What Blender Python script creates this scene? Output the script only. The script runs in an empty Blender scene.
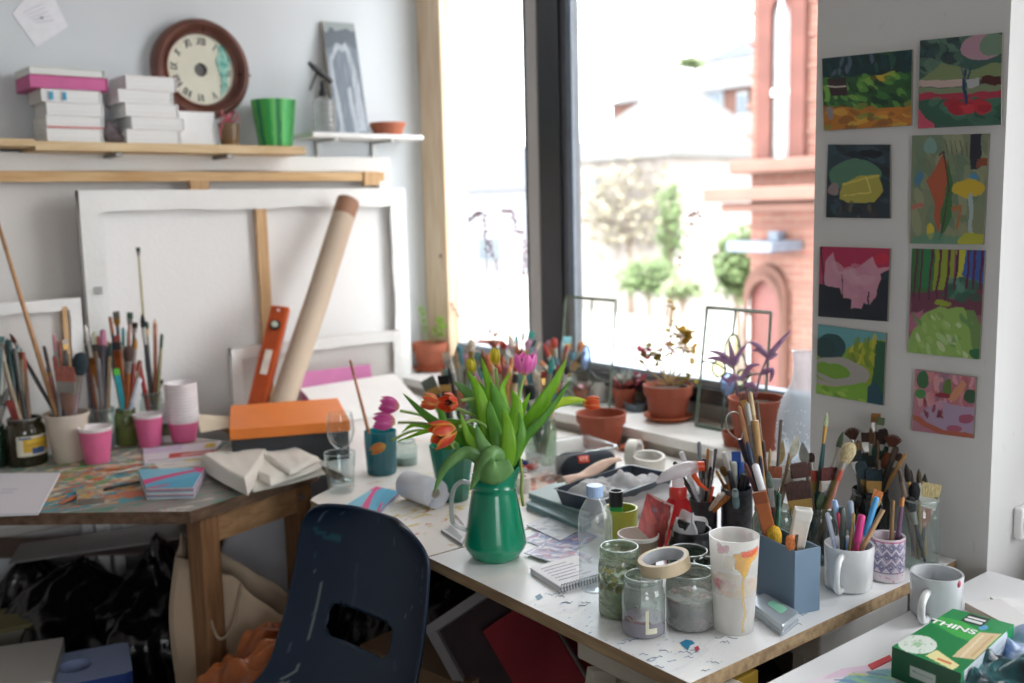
import bpy, bmesh, math, random
import numpy as np
from mathutils import Vector, Matrix, noise as mnoise
R = math.radians; PI = math.pi
SC = bpy.context.scene
COL = SC.collection

# ------------------------------------------------------------------ camera
F, EYE = 990.0, 1.40
down = Vector((683-512, 7646-341, F)).normalized()
def hor(u): return -((u-512)*down.x + F*down.z)/down.y
wx = Vector((1784-512, hor(1784), F)).normalized()      # the left wall's direction, seen from the camera
wy = (-down).cross(wx)
if wy.z < 0: wy = -wy
wz = -down
ORG = Vector((0, 0, EYE))
def ray(u, v):
    c = Vector((u-512, v-341, F)); return Vector((wx.dot(c), wy.dot(c), wz.dot(c)))
def pz(u, v, z=.75): d = ray(u, v); return ORG + d*((z-EYE)/d.z)
def px(u, v, x): d = ray(u, v); return ORG + d*(x/d.x)
def py(u, v, y): d = ray(u, v); return ORG + d*(y/d.y)
def pd(u, v, dep): return ORG + ray(u, v)*(dep/F)
def proj(p):
    p = Vector(p)-ORG; c = wx*p.x + wy*p.y + wz*p.z
    return 512+F*c.x/c.z, 341+F*c.y/c.z, c.z
FW = ray(512, 341).normalized(); FWH = Vector((FW.x, FW.y, 0)).normalized(); RT = Vector((FWH.y, -FWH.x, 0))

cd = bpy.data.cameras.new('camera'); cam = bpy.data.objects.new('camera', cd); COL.objects.link(cam)
ax, ay, az = (Vector((wx[i], wy[i], wz[i])) for i in range(3))
cx_ = ax; cy_ = -ay; cz_ = -az
m4 = Matrix.Identity(4)
for i, (vec) in enumerate((0, 1, 2)):
    w = (wx, wy, wz)[i]
    m4[i][0] = w.x; m4[i][1] = -w.y; m4[i][2] = -w.z
m4[2][3] = EYE
cam.matrix_world = m4
cd.sensor_width = 36; cd.lens = 36*F/1024; cd.clip_start = .05; cd.clip_end = 400
cd.dof.use_dof = True; cd.dof.focus_distance = 1.55; cd.dof.aperture_fstop = 3.2
SC.camera = cam

# ------------------------------------------------------------------ world, lights, exposure
wd = bpy.data.worlds.new('overcast_sky'); SC.world = wd; wd.use_nodes = True
nt = wd.node_tree; bg = nt.nodes['Background']
tc = nt.nodes.new('ShaderNodeTexCoord'); nz = nt.nodes.new('ShaderNodeTexNoise'); nz.inputs['Scale'].default_value = 2.2; nz.inputs['Detail'].default_value = 5
cr = nt.nodes.new('ShaderNodeValToRGB'); cr.color_ramp.elements[0].color = (.86, .92, 1, 1); cr.color_ramp.elements[1].color = (1, 1, 1, 1)
nt.links.new(tc.outputs['Generated'], nz.inputs['Vector']); nt.links.new(nz.outputs['Fac'], cr.inputs['Fac']); nt.links.new(cr.outputs['Color'], bg.inputs['Color'])
bg.inputs['Strength'].default_value = 5.8
def area(name, loc, rot, sx, sy, power, color=(1, 1, 1), portal=False):
    l = bpy.data.lights.new(name, 'AREA'); l.shape = 'RECTANGLE'; l.size = sx; l.size_y = sy; l.energy = power; l.color = color
    if portal: l.cycles.is_portal = True
    o = bpy.data.objects.new(name, l); COL.objects.link(o); o.location = loc; o.rotation_euler = rot; return o
# daylight: through the big window (portal), through the next bay of the same wall, through an unseen window added in the end wall for fill
area('daylight_main_window', (2.16, 2.1, 1.76), (0, R(90), 0), 1.7, 1.9, 1, portal=True)
area('daylight_next_bay', (2.24, -.6, 1.75), (0, R(90), 0), 1.7, 2.7, 1, portal=True)
area('fill_added_window', (-1.0, -3.06, 1.6), (R(90), 0, 0), 1.5, 1.4, 1, portal=True)
vs = SC.view_settings; vs.view_transform = 'Standard'; vs.look = 'None'; vs.gamma = 1; vs.exposure = .6; vs.use_curve_mapping = False
SC.cycles.use_denoising = True
SC.cycles.max_bounces = 8; SC.cycles.transparent_max_bounces = 24; SC.cycles.caustics_reflective = False; SC.cycles.caustics_refractive = False
SC.cycles.sample_clamp_indirect = 6

# ------------------------------------------------------------------ materials
def lin(c):
    if isinstance(c, str):
        c = c.lstrip('#'); c = [int(c[i:i+2], 16)/255 for i in (0, 2, 4)]
    return tuple(((x/12.92) if x <= .04045 else ((x+.055)/1.055)**2.4) for x in c[:3])
_mats = {}
def newmat(name):
    m = bpy.data.materials.new(name); m.use_nodes = True; return m, m.node_tree.nodes, m.node_tree.links, m.node_tree.nodes['Principled BSDF']
def mat(hexc, rough=.55, var=.12, scale=18, bump=0, metal=0, col2=None, coat=0, spec=.5, stretch=None, bscale=None, detail=4, sss=0):
    key = (hexc, rough, var, scale, bump, metal, col2, coat, spec, stretch, bscale)
    if key in _mats: return _mats[key]
    m, N, L, b = newmat('mat_'+hexc.strip('#'))
    c = lin(hexc)
    b.inputs['Roughness'].default_value = rough; b.inputs['Metallic'].default_value = metal; b.inputs['Specular IOR Level'].default_value = spec
    if coat: b.inputs['Coat Weight'].default_value = coat; b.inputs['Coat Roughness'].default_value = .12
    if sss:
        b.inputs['Subsurface Weight'].default_value = sss; b.inputs['Subsurface Radius'].default_value = (.01, .01, .01)
    tcn = N.new('ShaderNodeTexCoord'); mp = N.new('ShaderNodeMapping'); L.new(tcn.outputs['Object'], mp.inputs['Vector'])
    if stretch: mp.inputs['Scale'].default_value = stretch
    n = N.new('ShaderNodeTexNoise'); n.inputs['Scale'].default_value = scale; n.inputs['Detail'].default_value = detail; L.new(mp.outputs['Vector'], n.inputs['Vector'])
    r = N.new('ShaderNodeValToRGB'); L.new(n.outputs['Fac'], r.inputs['Fac']); e = r.color_ramp.elements; e[0].position = .35; e[1].position = .65
    if col2: e[0].color = (*c, 1); e[1].color = (*lin(col2), 1)
    else:
        e[0].color = tuple(x*(1-var) for x in c)+(1,); e[1].color = tuple(min(1, x*(1+var)) for x in c)+(1,)
    L.new(r.outputs['Color'], b.inputs['Base Color'])
    if bump:
        n2 = N.new('ShaderNodeTexNoise'); n2.inputs['Scale'].default_value = bscale or scale*3; L.new(mp.outputs['Vector'], n2.inputs['Vector'])
        bp = N.new('ShaderNodeBump'); bp.inputs['Strength'].default_value = bump; bp.inputs['Distance'].default_value = .01
        L.new(n2.outputs['Fac'], bp.inputs['Height']); L.new(bp.outputs['Normal'], b.inputs['Normal'])
    _mats[key] = m; return m
def wood(hexc, hex2, rough=.6, axis=2, scale=14):
    s = [6, 6, 6]; s[axis] = .6
    return mat(hexc, rough, 0, scale, .15, 0, hex2, 0, .4, tuple(s), None)
def glass(name, tint='#f4faf8', base=.05, edge=.55, rough=.03, haze=None, hazefac=0.0, stain=None, stainfac=0, sscale=12):
    key = ('g', name)
    if key in _mats: return _mats[key]
    m, N, L, b = newmat(name); N.remove(b); out = N['Material Output']
    tr = N.new('ShaderNodeBsdfTransparent'); tr.inputs['Color'].default_value = (*lin(tint), 1)
    gl = N.new('ShaderNodeBsdfGlossy'); gl.inputs['Roughness'].default_value = rough; gl.inputs['Color'].default_value = (.9, .93, .93, 1)
    lw = N.new('ShaderNodeLayerWeight'); lw.inputs['Blend'].default_value = .35
    mr = N.new('ShaderNodeMapRange'); L.new(lw.outputs['Facing'], mr.inputs['Value']); mr.inputs['From Min'].default_value = .2; mr.inputs['To Min'].default_value = base; mr.inputs['To Max'].default_value = edge
    mx = N.new('ShaderNodeMixShader'); L.new(mr.outputs['Result'], mx.inputs['Fac']); L.new(tr.outputs[0], mx.inputs[1]); L.new(gl.outputs[0], mx.inputs[2])
    cur = mx
    if haze:
        df = N.new('ShaderNodeBsdfDiffuse'); df.inputs['Color'].default_value = (*lin(haze), 1)
        tl = N.new('ShaderNodeBsdfTranslucent'); tl.inputs['Color'].default_value = (*lin(haze), 1)
        dd = N.new('ShaderNodeMixShader'); dd.inputs['Fac'].default_value = .5; L.new(df.outputs[0], dd.inputs[1]); L.new(tl.outputs[0], dd.inputs[2])
        m2 = N.new('ShaderNodeMixShader'); m2.inputs['Fac'].default_value = hazefac
        L.new(cur.outputs[0], m2.inputs[1]); L.new(dd.outputs[0], m2.inputs[2]); cur = m2
    if stain:
        tcn = N.new('ShaderNodeTexCoord')
        for k, (sc_, col_, lo) in enumerate(stain):
            n = N.new('ShaderNodeTexNoise'); n.inputs['Scale'].default_value = sc_; n.inputs['Detail'].default_value = 6; n.noise_dimensions = '4D'; n.inputs['W'].default_value = k*3.7
            L.new(tcn.outputs['Object'], n.inputs['Vector'])
            r = N.new('ShaderNodeMapRange'); r.inputs['From Min'].default_value = lo; r.inputs['From Max'].default_value = lo+.08; r.inputs['To Max'].default_value = .92; L.new(n.outputs['Fac'], r.inputs['Value'])
            df = N.new('ShaderNodeBsdfDiffuse'); df.inputs['Color'].default_value = (*lin(col_), 1)
            m3 = N.new('ShaderNodeMixShader'); L.new(r.outputs['Result'], m3.inputs['Fac']); L.new(cur.outputs[0], m3.inputs[1]); L.new(df.outputs[0], m3.inputs[2]); cur = m3
    L.new(cur.outputs[0], out.inputs['Surface'])
    _mats[key] = m; return m
def colmat(rough=.6, bump=.25, name='painted_pattern', bscale=60, transl=0):
    key = ('c', name, rough, bump)
    if key in _mats: return _mats[key]
    m, N, L, b = newmat(name); a = N.new('ShaderNodeAttribute'); a.attribute_name = 'Col'
    L.new(a.outputs['Color'], b.inputs['Base Color']); b.inputs['Roughness'].default_value = rough
    if bump:
        n2 = N.new('ShaderNodeTexNoise'); n2.inputs['Scale'].default_value = bscale; n2.inputs['Detail'].default_value = 6
        bp = N.new('ShaderNodeBump'); bp.inputs['Strength'].default_value = bump; bp.inputs['Distance'].default_value = .003
        L.new(n2.outputs['Fac'], bp.inputs['Height']); L.new(bp.outputs['Normal'], b.inputs['Normal'])
    _mats[key] = m; return m

# ------------------------------------------------------------------ geometry
class Geo:
    def __init__(s): s.v = []; s.f = []; s.m = []; s.c = None
    def add(s, vs, fs, m=0):
        o = len(s.v); s.v += [tuple(p) for p in vs]; s.f += [tuple(i+o for i in f) for f in fs]; s.m += [m]*len(fs); return s
    def box(s, c, d, rot=None, m=0):
        x, y, z = d[0]/2, d[1]/2, d[2]/2
        p = [Vector(q) for q in ((-x,-y,-z),(x,-y,-z),(x,y,-z),(-x,y,-z),(-x,-y,z),(x,-y,z),(x,y,z),(-x,y,z))]
        if rot is not None:
            if isinstance(rot, (int, float)): rot = Matrix.Rotation(rot, 3, 'Z')
            p = [rot @ q for q in p]
        c = Vector(c)
        return s.add([q+c for q in p], [(0,3,2,1),(4,5,6,7),(0,1,5,4),(1,2,6,5),(2,3,7,6),(3,0,4,7)], m)
    def lathe(s, prof, n=32, c=(0,0,0), m=0, cap0=False, cap1=False, sq=None, wob=0):
        o = []; c = Vector(c)
        for k, (r, z) in enumerate(prof):
            for i in range(n):
                a = 2*PI*i/n; rr = r
                if wob: rr = r*(1+wob*math.sin(3*a+k*.9)+wob*.6*math.sin(7*a-k))
                o.append(c+Vector((rr*math.cos(a), rr*math.sin(a), z)))
        fs = [(k*n+i, k*n+(i+1) % n, (k+1)*n+(i+1) % n, (k+1)*n+i) for k in range(len(prof)-1) for i in range(n)]
        if cap0: fs.append(tuple(range(n))[::-1])
        if cap1: fs.append(tuple((len(prof)-1)*n+i for i in range(n)))
        return s.add(o, fs, m)
    def tube(s, pts, r, n=8, m=0, caps=True, flat=None, up=None):
        pts = [Vector(p) for p in pts]; k = len(pts); rs = r if isinstance(r, (list, tuple)) else [r]*k
        o = []; prev = None
        for i, p in enumerate(pts):
            t = (pts[min(i+1, k-1)]-pts[max(i-1, 0)]).normalized()
            if prev is None:
                u = Vector(up) if up is not None else (Vector((0, 0, 1)) if abs(t.z) < .9 else Vector((1, 0, 0)))
            else: u = prev
            u = (u - t*u.dot(t)).normalized(); prev = u; w = t.cross(u)
            fl = flat[i] if flat else 1
            for j in range(n):
                a = 2*PI*j/n; o.append(p + (u*math.cos(a)*fl + w*math.sin(a))*rs[i])
        fs = [(i*n+j, i*n+(j+1) % n, (i+1)*n+(j+1) % n, (i+1)*n+j) for i in range(k-1) for j in range(n)]
        if caps: fs += [tuple(range(n))[::-1], tuple((k-1)*n+j for j in range(n))]
        return s.add(o, fs, m)
    def prism(s, pts, z0, z1, m=0):
        n = len(pts); o = [(p[0], p[1], z0) for p in pts]+[(p[0], p[1], z1) for p in pts]
        return s.add(o, [tuple(range(n))[::-1], tuple(range(n, 2*n))]+[(i, (i+1) % n, n+(i+1) % n, n+i) for i in range(n)], m)
    def grid(s, fn, nu, nv, m=0, close=False):
        o = [fn(i/(nu-1), j/(nv-1)) for j in range(nv) for i in range(nu)]
        return s.add(o, [(j*nu+i, j*nu+i+1, (j+1)*nu+i+1, (j+1)*nu+i) for j in range(nv-1) for i in range(nu-1)], m)
    def ball(s, c, r, n=12, m=0):
        prof = [(max(1e-4, math.sin(PI*k/8)), -math.cos(PI*k/8)) for k in range(9)]
        rr = r if isinstance(r, (tuple, list)) else (r, r, r); o = []; c = Vector(c)
        for q, z in prof:
            for i in range(n): a = 2*PI*i/n; o.append(c+Vector((q*math.cos(a)*rr[0], q*math.sin(a)*rr[1], z*rr[2])))
        return s.add(o, [(k*n+i, k*n+(i+1) % n, (k+1)*n+(i+1) % n, (k+1)*n+i) for k in range(8) for i in range(n)], m)
    def xf(s, M4): s.v = [tuple(M4 @ Vector(p)) for p in s.v]; return s

def M(g, name, mats, parent=None, loc=None, rot=None, smooth=False, bevel=0, solid=0, sub=0, cols=None, label=None, cat=None, group=None, kind=None, auto=None):
    me = bpy.data.meshes.new(name); me.from_pydata(g.v, [], g.f)
    if not isinstance(mats, (list, tuple)): mats = [mats]
    for q in mats: me.materials.append(q)
    me.polygons.foreach_set('material_index', g.m)
    if smooth: me.polygons.foreach_set('use_smooth', [True]*len(me.polygons))
    cols = cols if cols is not None else g.c
    if cols is not None:
        a = me.color_attributes.new('Col', 'FLOAT_COLOR', 'POINT'); arr = np.ones((len(g.v), 4)); arr[:, :3] = np.asarray(cols)[:len(g.v)]; arr[:, 3] = g.al if getattr(g, 'al', None) is not None else 1; a.data.foreach_set('color', arr.ravel())
    me.update(); me.validate()
    if smooth and auto is not None: me.set_sharp_from_angle(angle=R(auto))
    o = bpy.data.objects.new(name, me); COL.objects.link(o)
    if parent: o.parent = parent
    if loc is not None: o.location = loc
    if rot is not None: o.rotation_euler = rot if isinstance(rot, (tuple, list, Vector)) else (0, 0, rot)
    if bevel:
        b = o.modifiers.new('bevel', 'BEVEL'); b.width = bevel; b.segments = 2; b.limit_method = 'ANGLE'
    if solid: b = o.modifiers.new('solid', 'SOLIDIFY'); b.thickness = solid; b.offset = 0
    if sub: b = o.modifiers.new('sub', 'SUBSURF'); b.levels = b.render_levels = sub
    return tag(o, label, cat, group, kind)
def tag(o, label=None, cat=None, group=None, kind=None):
    if label: o['label'] = label
    if cat: o['category'] = cat
    if group: o['group'] = group
    if kind: o['kind'] = kind
    return o
def T(name, label, cat, loc=(0, 0, 0), rot=0, group=None):
    o = bpy.data.objects.new(name, None); COL.objects.link(o); o.empty_display_size = .05; o.location = loc
    o.rotation_euler = rot if isinstance(rot, (tuple, list)) else (0, 0, rot); return tag(o, label, cat, group)
def S(g, name, mats, **k): return M(g, name, mats, kind='structure', **k)
def copy_tree(o, parent=None):
    c = o.copy(); COL.objects.link(c)
    if parent: c.parent = parent
    for ch in [x for x in bpy.data.objects if x.parent == o]: copy_tree(ch, c)
    return c

# numpy painter: colours a board's own pattern onto a fine grid of its vertices
class Paint:
    def __init__(s, bg, n=70, m=None, seed=1, warp=.02):
        m = m or n; s.n, s.m = n, m; rs = np.random.RandomState(seed); s.rs = rs
        u, v = np.meshgrid(np.linspace(0, 1, n), np.linspace(0, 1, m)); s.u0, s.v0 = u, v
        du = np.zeros_like(u); dv = np.zeros_like(u)
        for k in range(7):
            fr = 4+5*k; a = rs.rand(6)*6.28
            du += np.sin(fr*(u*math.cos(a[0])+v*math.sin(a[0]))+a[1])/(1+k*.7); dv += np.sin(fr*(u*math.cos(a[2])+v*math.sin(a[2]))+a[3])/(1+k*.7)
        s.al = np.zeros((m, n)); s.u = u+du*warp; s.v = v+dv*warp; s.c = np.empty((m, n, 3)); s.c[:] = lin(bg)
    def put(s, mask, col, a=1.0): c = np.array(lin(col)); s.c[mask] = s.c[mask]*(1-a)+c*a; s.al[mask] = np.maximum(s.al[mask], a); return s
    def rect(s, u0, v0, u1, v1, col, a=1.0): return s.put((s.u >= u0) & (s.u <= u1) & (s.v >= v0) & (s.v <= v1), col, a)
    def ell(s, cu, cv, ru, rv, col, a=1.0): return s.put(((s.u-cu)/ru)**2+((s.v-cv)/rv)**2 < 1, col, a)
    def poly(s, pts, col, a=1.0):
        ins = np.zeros(s.u.shape, bool); k = len(pts)
        for i in range(k):
            x0, y0 = pts[i]; x1, y1 = pts[(i+1) % k]
            c = ((y0 > s.v) != (y1 > s.v)); xi = (x1-x0)*(s.v-y0)/((y1-y0) if y1 != y0 else 1e-9)+x0; ins ^= c & (s.u < xi)
        return s.put(ins, col, a)
    def line(s, pts, w, col, a=1.0):
        msk = np.zeros(s.u.shape, bool)
        for (x0, y0), (x1, y1) in zip(pts, pts[1:]):
            dx, dy = x1-x0, y1-y0; t = np.clip(((s.u-x0)*dx+(s.v-y0)*dy)/(dx*dx+dy*dy+1e-12), 0, 1)
            msk |= (s.u-x0-t*dx)**2+(s.v-y0-t*dy)**2 < w*w
        return s.put(msk, col, a)
    def dabs(s, n, box, cols, r=(.02, .05), ang=None, asp=2.5, a=.8):
        for _ in range(n):
            cu = box[0]+s.rs.rand()*(box[2]-box[0]); cv = box[1]+s.rs.rand()*(box[3]-box[1]); rr = r[0]+s.rs.rand()*(r[1]-r[0])
            an = (s.rs.rand()*PI if ang is None else ang+s.rs.randn()*.25); x = s.u-cu; y = s.v-cv
            p = x*math.cos(an)+y*math.sin(an); q = -x*math.sin(an)+y*math.cos(an)
            s.put((p/(rr*asp))**2+(q/rr)**2 < 1, cols[s.rs.randint(len(cols))], a)
        return s
    def board(s, g, fn, m=0):   # fn(u, v) -> point; v runs down
        base = len(g.v)
        g.grid(lambda a, b: fn(a, b), s.n, s.m, m)
        if g.c is None: g.c = np.zeros((0, 3))
        c = np.full((len(g.v), 3), .8); c[:len(g.c)] = g.c; c[base:] = s.c.reshape(-1, 3); g.c = c
        return g
def setcol(g, start, col):
    c = np.full((len(g.v), 3), .8)
    if g.c is not None: c[:len(g.c)] = g.c
    c[start:] = lin(col); g.c = c

def filmmat():
    if 'film' in _mats: return _mats['film']
    m, N, L, b = newmat('dried_paint_film'); a = N.new('ShaderNodeAttribute'); a.attribute_name = 'Col'; L.new(a.outputs['Color'], b.inputs['Base Color']); b.inputs['Roughness'].default_value = .45
    tr = N.new('ShaderNodeBsdfTransparent'); mx = N.new('ShaderNodeMixShader'); n = N.new('ShaderNodeTexNoise'); n.inputs['Scale'].default_value = 90; n.inputs['Detail'].default_value = 5
    mr = N.new('ShaderNodeMapRange'); mr.inputs['From Min'].default_value = .3; mr.inputs['From Max'].default_value = .55; L.new(n.outputs['Fac'], mr.inputs['Value'])
    mu = N.new('ShaderNodeMath'); mu.operation = 'MULTIPLY'; mu.use_clamp = True; L.new(a.outputs['Alpha'], mu.inputs[0]); L.new(mr.outputs['Result'], mu.inputs[1])
    L.new(mu.outputs[0], mx.inputs['Fac']); L.new(tr.outputs[0], mx.inputs[1]); L.new(b.outputs[0], mx.inputs[2]); L.new(mx.outputs[0], N['Material Output'].inputs['Surface']); _mats['film'] = m; return m
def film_on(parent, P, rad, h, z0=.02, z1=.98, name='paint_film', a0=0):
    g = Geo(); P.board(g, lambda a, b: (rad(z1+(z0-z1)*b)*math.cos(a0+2*PI*a), rad(z1+(z0-z1)*b)*math.sin(a0+2*PI*a), h*(z1+(z0-z1)*b)))
    al = P.al.copy()
    for _ in range(2): al = (al+np.roll(al, 1, 0)+np.roll(al, -1, 0)+np.roll(al, 1, 1)+np.roll(al, -1, 1))/5
    g.al = al.ravel(); return M(g, name, filmmat(), parent, smooth=True)
def crv(pts, n=6):      # smooth path through points
    p = [Vector(q) for q in pts]; o = []
    for i in range(len(p)-1):
        a, b, c, d = p[max(0, i-1)], p[i], p[i+1], p[min(len(p)-1, i+2)]
        for k in range(n): t = k/n; o.append(.5*(2*b+(c-a)*t+(2*a-5*b+4*c-d)*t*t+(3*b-a-3*c+d)*t**3))
    return o+[p[-1]]
def splatter(name, c1, c2, layers, rough=.5, scale=6):
    m, N, L, b = newmat(name); b.inputs['Roughness'].default_value = rough
    tcn = N.new('ShaderNodeTexCoord'); n = N.new('ShaderNodeTexNoise'); n.inputs['Scale'].default_value = scale; n.inputs['Detail'].default_value = 6; L.new(tcn.outputs['Object'], n.inputs['Vector'])
    r = N.new('ShaderNodeMix'); r.data_type = 'RGBA'; L.new(n.outputs['Fac'], r.inputs['Factor']); r.inputs[6].default_value = (*lin(c1), 1); r.inputs[7].default_value = (*lin(c2), 1); cur = r.outputs[2]
    for k, (sc_, col_, lo, cen, rad) in enumerate(layers):
        mp = N.new('ShaderNodeMapping'); L.new(tcn.outputs['Object'], mp.inputs['Vector']); mp.inputs['Rotation'].default_value = (0, 0, k*.9); mp.inputs['Scale'].default_value = (1, 2.2, 1)
        n = N.new('ShaderNodeTexNoise'); n.inputs['Scale'].default_value = sc_; n.inputs['Detail'].default_value = 3; n.inputs['Distortion'].default_value = .6; n.noise_dimensions = '4D'; n.inputs['W'].default_value = 1.3+k*2.9; L.new(mp.outputs['Vector'], n.inputs['Vector'])
        val = n.outputs['Fac']
        if cen:
            vm = N.new('ShaderNodeVectorMath'); vm.operation = 'DISTANCE'; L.new(tcn.outputs['Object'], vm.inputs[0]); vm.inputs[1].default_value = cen
            q = N.new('ShaderNodeMapRange'); L.new(vm.outputs['Value'], q.inputs['Value']); q.inputs['From Min'].default_value = rad*.5; q.inputs['From Max'].default_value = rad; q.inputs['To Min'].default_value = .08; q.inputs['To Max'].default_value = -.25
            ad = N.new('ShaderNodeMath'); ad.operation = 'ADD'; L.new(val, ad.inputs[0]); L.new(q.outputs['Result'], ad.inputs[1]); val = ad.outputs[0]
        mr = N.new('ShaderNodeMapRange'); mr.inputs['From Min'].default_value = lo; mr.inputs['From Max'].default_value = lo+.03; L.new(val, mr.inputs['Value'])
        x = N.new('ShaderNodeMix'); x.data_type = 'RGBA'; L.new(mr.outputs['Result'], x.inputs['Factor']); L.new(cur, x.inputs[6]); x.inputs[7].default_value = (*lin(col_), 1); cur = x.outputs[2]
    L.new(cur, b.inputs['Base Color']); return m
# ------------------------------------------------------------------ the room
XW, YW, ZC = 2.1, 3.2, 2.75
XI, YB = -2.3, -3.0
wallm = mat('#d8dde0', .75, .025, 2.5, .05, bscale=30)
dimm = mat('#b0aca6', .9, .1, 3)
pillm = splatter('pillar_paint', '#cbcbc9', '#d3d3d1', [(55, '#8f8f8c', .755, None, 0), (30, '#c6c6c4', .70, None, 0), (80, '#5a5c5c', .775, None, 0)], .8, 3)
whitem = mat('#eeeeec', .5, .03, 6)
S(Geo().box(((XI+XW)/2, (YB+YW)/2, -.05), (XW-XI+.6, YW-YB+.6, .1)), 'floor', wood('#4c4038', '#2e2723', .7, 0, 6))
S(Geo().box(((XI+XW)/2, (YB+YW)/2, ZC+.05), (XW-XI+.6, YW-YB+.6, .1)), 'ceiling', mat('#cfcdca', .8, .03, 3))
S(Geo().box(((XI+XW)/2, YW+.1, ZC/2), (XW-XI+.4, .2, ZC)), 'wall_far', wallm)
S(Geo().box((XI-.1, (YB+YW)/2, ZC/2), (.2, YW-YB+.4, ZC)), 'wall_inner', dimm)
g = Geo(); g.box((-2.1, YB-.1, ZC/2), (.7, .2, ZC)); g.box((.99, YB-.1, ZC/2), (2.48, .2, ZC)); g.box((-1.0, YB-.1, .45), (1.5, .2, .9)); g.box((-1.0, YB-.1, 2.525), (1.5, .2, .45))
S(g, 'wall_end', dimm)
# window wall: below the sill, above the glass, the pillar between the bays
PY0, PY1, PX = .81, 1.18, 1.69
g = Geo(); g.box((XW+.10, (YB+YW)/2, .385), (.40, YW-YB, .77)); g.box((XW+.16, (YB+YW)/2, .81), (.28, YW-YB, .085)); g.box((XW+.15, (YB+YW)/2, 2.68), (.3, YW-YB, .14))
g.box((XW+.15, -2.5, ZC/2), (.3, 1.0, ZC)); g.box((XW+.12, .62, ZC/2), (.36, .36, ZC))  # hidden block by the pillar, added to cut grazing light on its side
S(g, 'wall_window', mat('#cfccc6', .8, .04, 4))
S(Geo().box(((PX+XW+.3)/2, (PY0+PY1)/2, ZC/2), (XW+.3-PX, PY1-PY0, ZC)), 'wall_pillar', pillm)
sill = mat('#e6e5e1', .45, .05, 9, .05)
S(Geo().box(((1.868+XW)/2, (PY1+YW)/2, .786), (XW-1.868, YW-PY1-.004, .028)), 'trim_1', sill, bevel=.003)
S(Geo().box(((1.86+XW)/2, (-2+PY0)/2, .786), (XW-1.86, PY0+2-.004, .028)), 'trim_3', sill, bevel=.003)
S(Geo().box((1.888, (PY1+YW)/2, .745), (.024, YW-PY1-.004, .052)), 'trim_2', mat('#b5afa6', .8, .05, 5))
# window 1
alu = mat('#8d99a6', .4, .04, 4, metal=.35); blk = mat('#24262c', .35, .1, 5); gry = mat('#b9b6b4', .5, .04, 6)
W1 = T('window_1', None, None); W1['kind'] = 'structure'
def upright(u0, u1, m, label, xf=2.08, dp=.06):
    y0, y1 = px(u1, 200, xf).y, px(u0, 200, xf).y; M(Geo().box((xf+dp/2, (y0+y1)/2, 1.785), (dp, y1-y0, 1.87)), 'window_frame', m, W1, bevel=.0015, label=label)
upright(528.3, 539.3, gry, 'pale grey upright beside the black post'); upright(539.7, 560.5, blk, 'black upright post between the two panes', 2.075, .075)
upright(560.9, 567, mat('#55585e', .4), 'dark grey frame strip', 2.085); upright(567.2, 573, mat('#67727f', .45), 'blue grey aluminium frame strip', 2.085, .012)
g = Geo(); g.box((2.10, 1.76, .872), (.06, 1.15, .044), m=1); g.box((2.105, 1.76, .905), (.045, 1.15, .022)); g.box((2.10, 2.77, .88), (.05, .42, .06)); g.box((2.11, 1.76, 2.62), (.05, 1.15, .05)); g.box((2.11, 2.77, 2.62), (.05, .42, .05)); g.box((2.105, 1.20, 1.77), (.05, .035, 1.75))
M(g, 'window_frame', [alu, blk], W1, bevel=.003)
upright(525.6, 528, mat('#2f3d3b', .4), 'thin dark edge strip of the narrow pane', 2.09, .04)
pg = glass('window_glass', '#fbfdfd', .02, .25)
M(Geo().add([(2.115, 1.2, .9), (2.115, 2.36, .9), (2.115, 2.36, 2.62), (2.115, 1.2, 2.62)], [(0, 1, 2, 3)]), 'pane', pg, W1)
M(Geo().add([(2.115, 2.57, .9), (2.115, 3.0, .9), (2.115, 3.0, 2.62), (2.115, 2.57, 2.62)], [(0, 1, 2, 3)]), 'pane', pg, W1)
S(Geo().box((2.115, 3.125, 1.79), (.05, .15, 1.89)), 'trim_4', wood('#ecd9bd', '#dfc3a0', .6, 2, 8), bevel=.003)
# next bay, round the pillar
W2 = T('window_2', None, None); W2['kind'] = 'structure'
g = Geo(); g.box((2.2, -.6, .88), (.05, 2.75, .06)); g.box((2.2, -.6, 2.6), (.05, 2.75, .06)); g.box((2.2, .42, 1.75), (.05, .05, 1.7)); g.box((2.2, -1.98, 1.75), (.05, .05, 1.7)); g.box((2.2, -.6, 1.75), (.05, .06, 1.7))
M(g, 'window_frame', blk, W2)
W3 = T('added_window', None, None); W3['kind'] = 'structure'  # unseen window, added and sized to light the sides facing the camera
g = Geo(); g.box((-1.0, YB-.05, .93), (1.5, .06, .06)); g.box((-1.0, YB-.05, 2.27), (1.5, .06, .06)); g.box((-1.0, YB-.05, 1.6), (.06, .06, 1.4)); M(g, 'window_frame', whitem, W3)
# white plastic socket on the pillar's bright side
t = px(1017, 522, 1.79); g = Geo().box((1.805, PY0-.008, t.z), (.05, .016, .06))
o = M(g, 'wall_socket', whitem, bevel=.004, label='white plastic socket at the edge of the bright pillar side', cat='socket')
g = Geo(); g.box((-.01, PY0-.018, 0), (.012, .004, .02)); g.box((.012, PY0-.018, 0), (.012, .004, .02)); M(g, 'switch', mat('#dcdcda', .4), o, loc=(1.805, 0, t.z))

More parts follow.
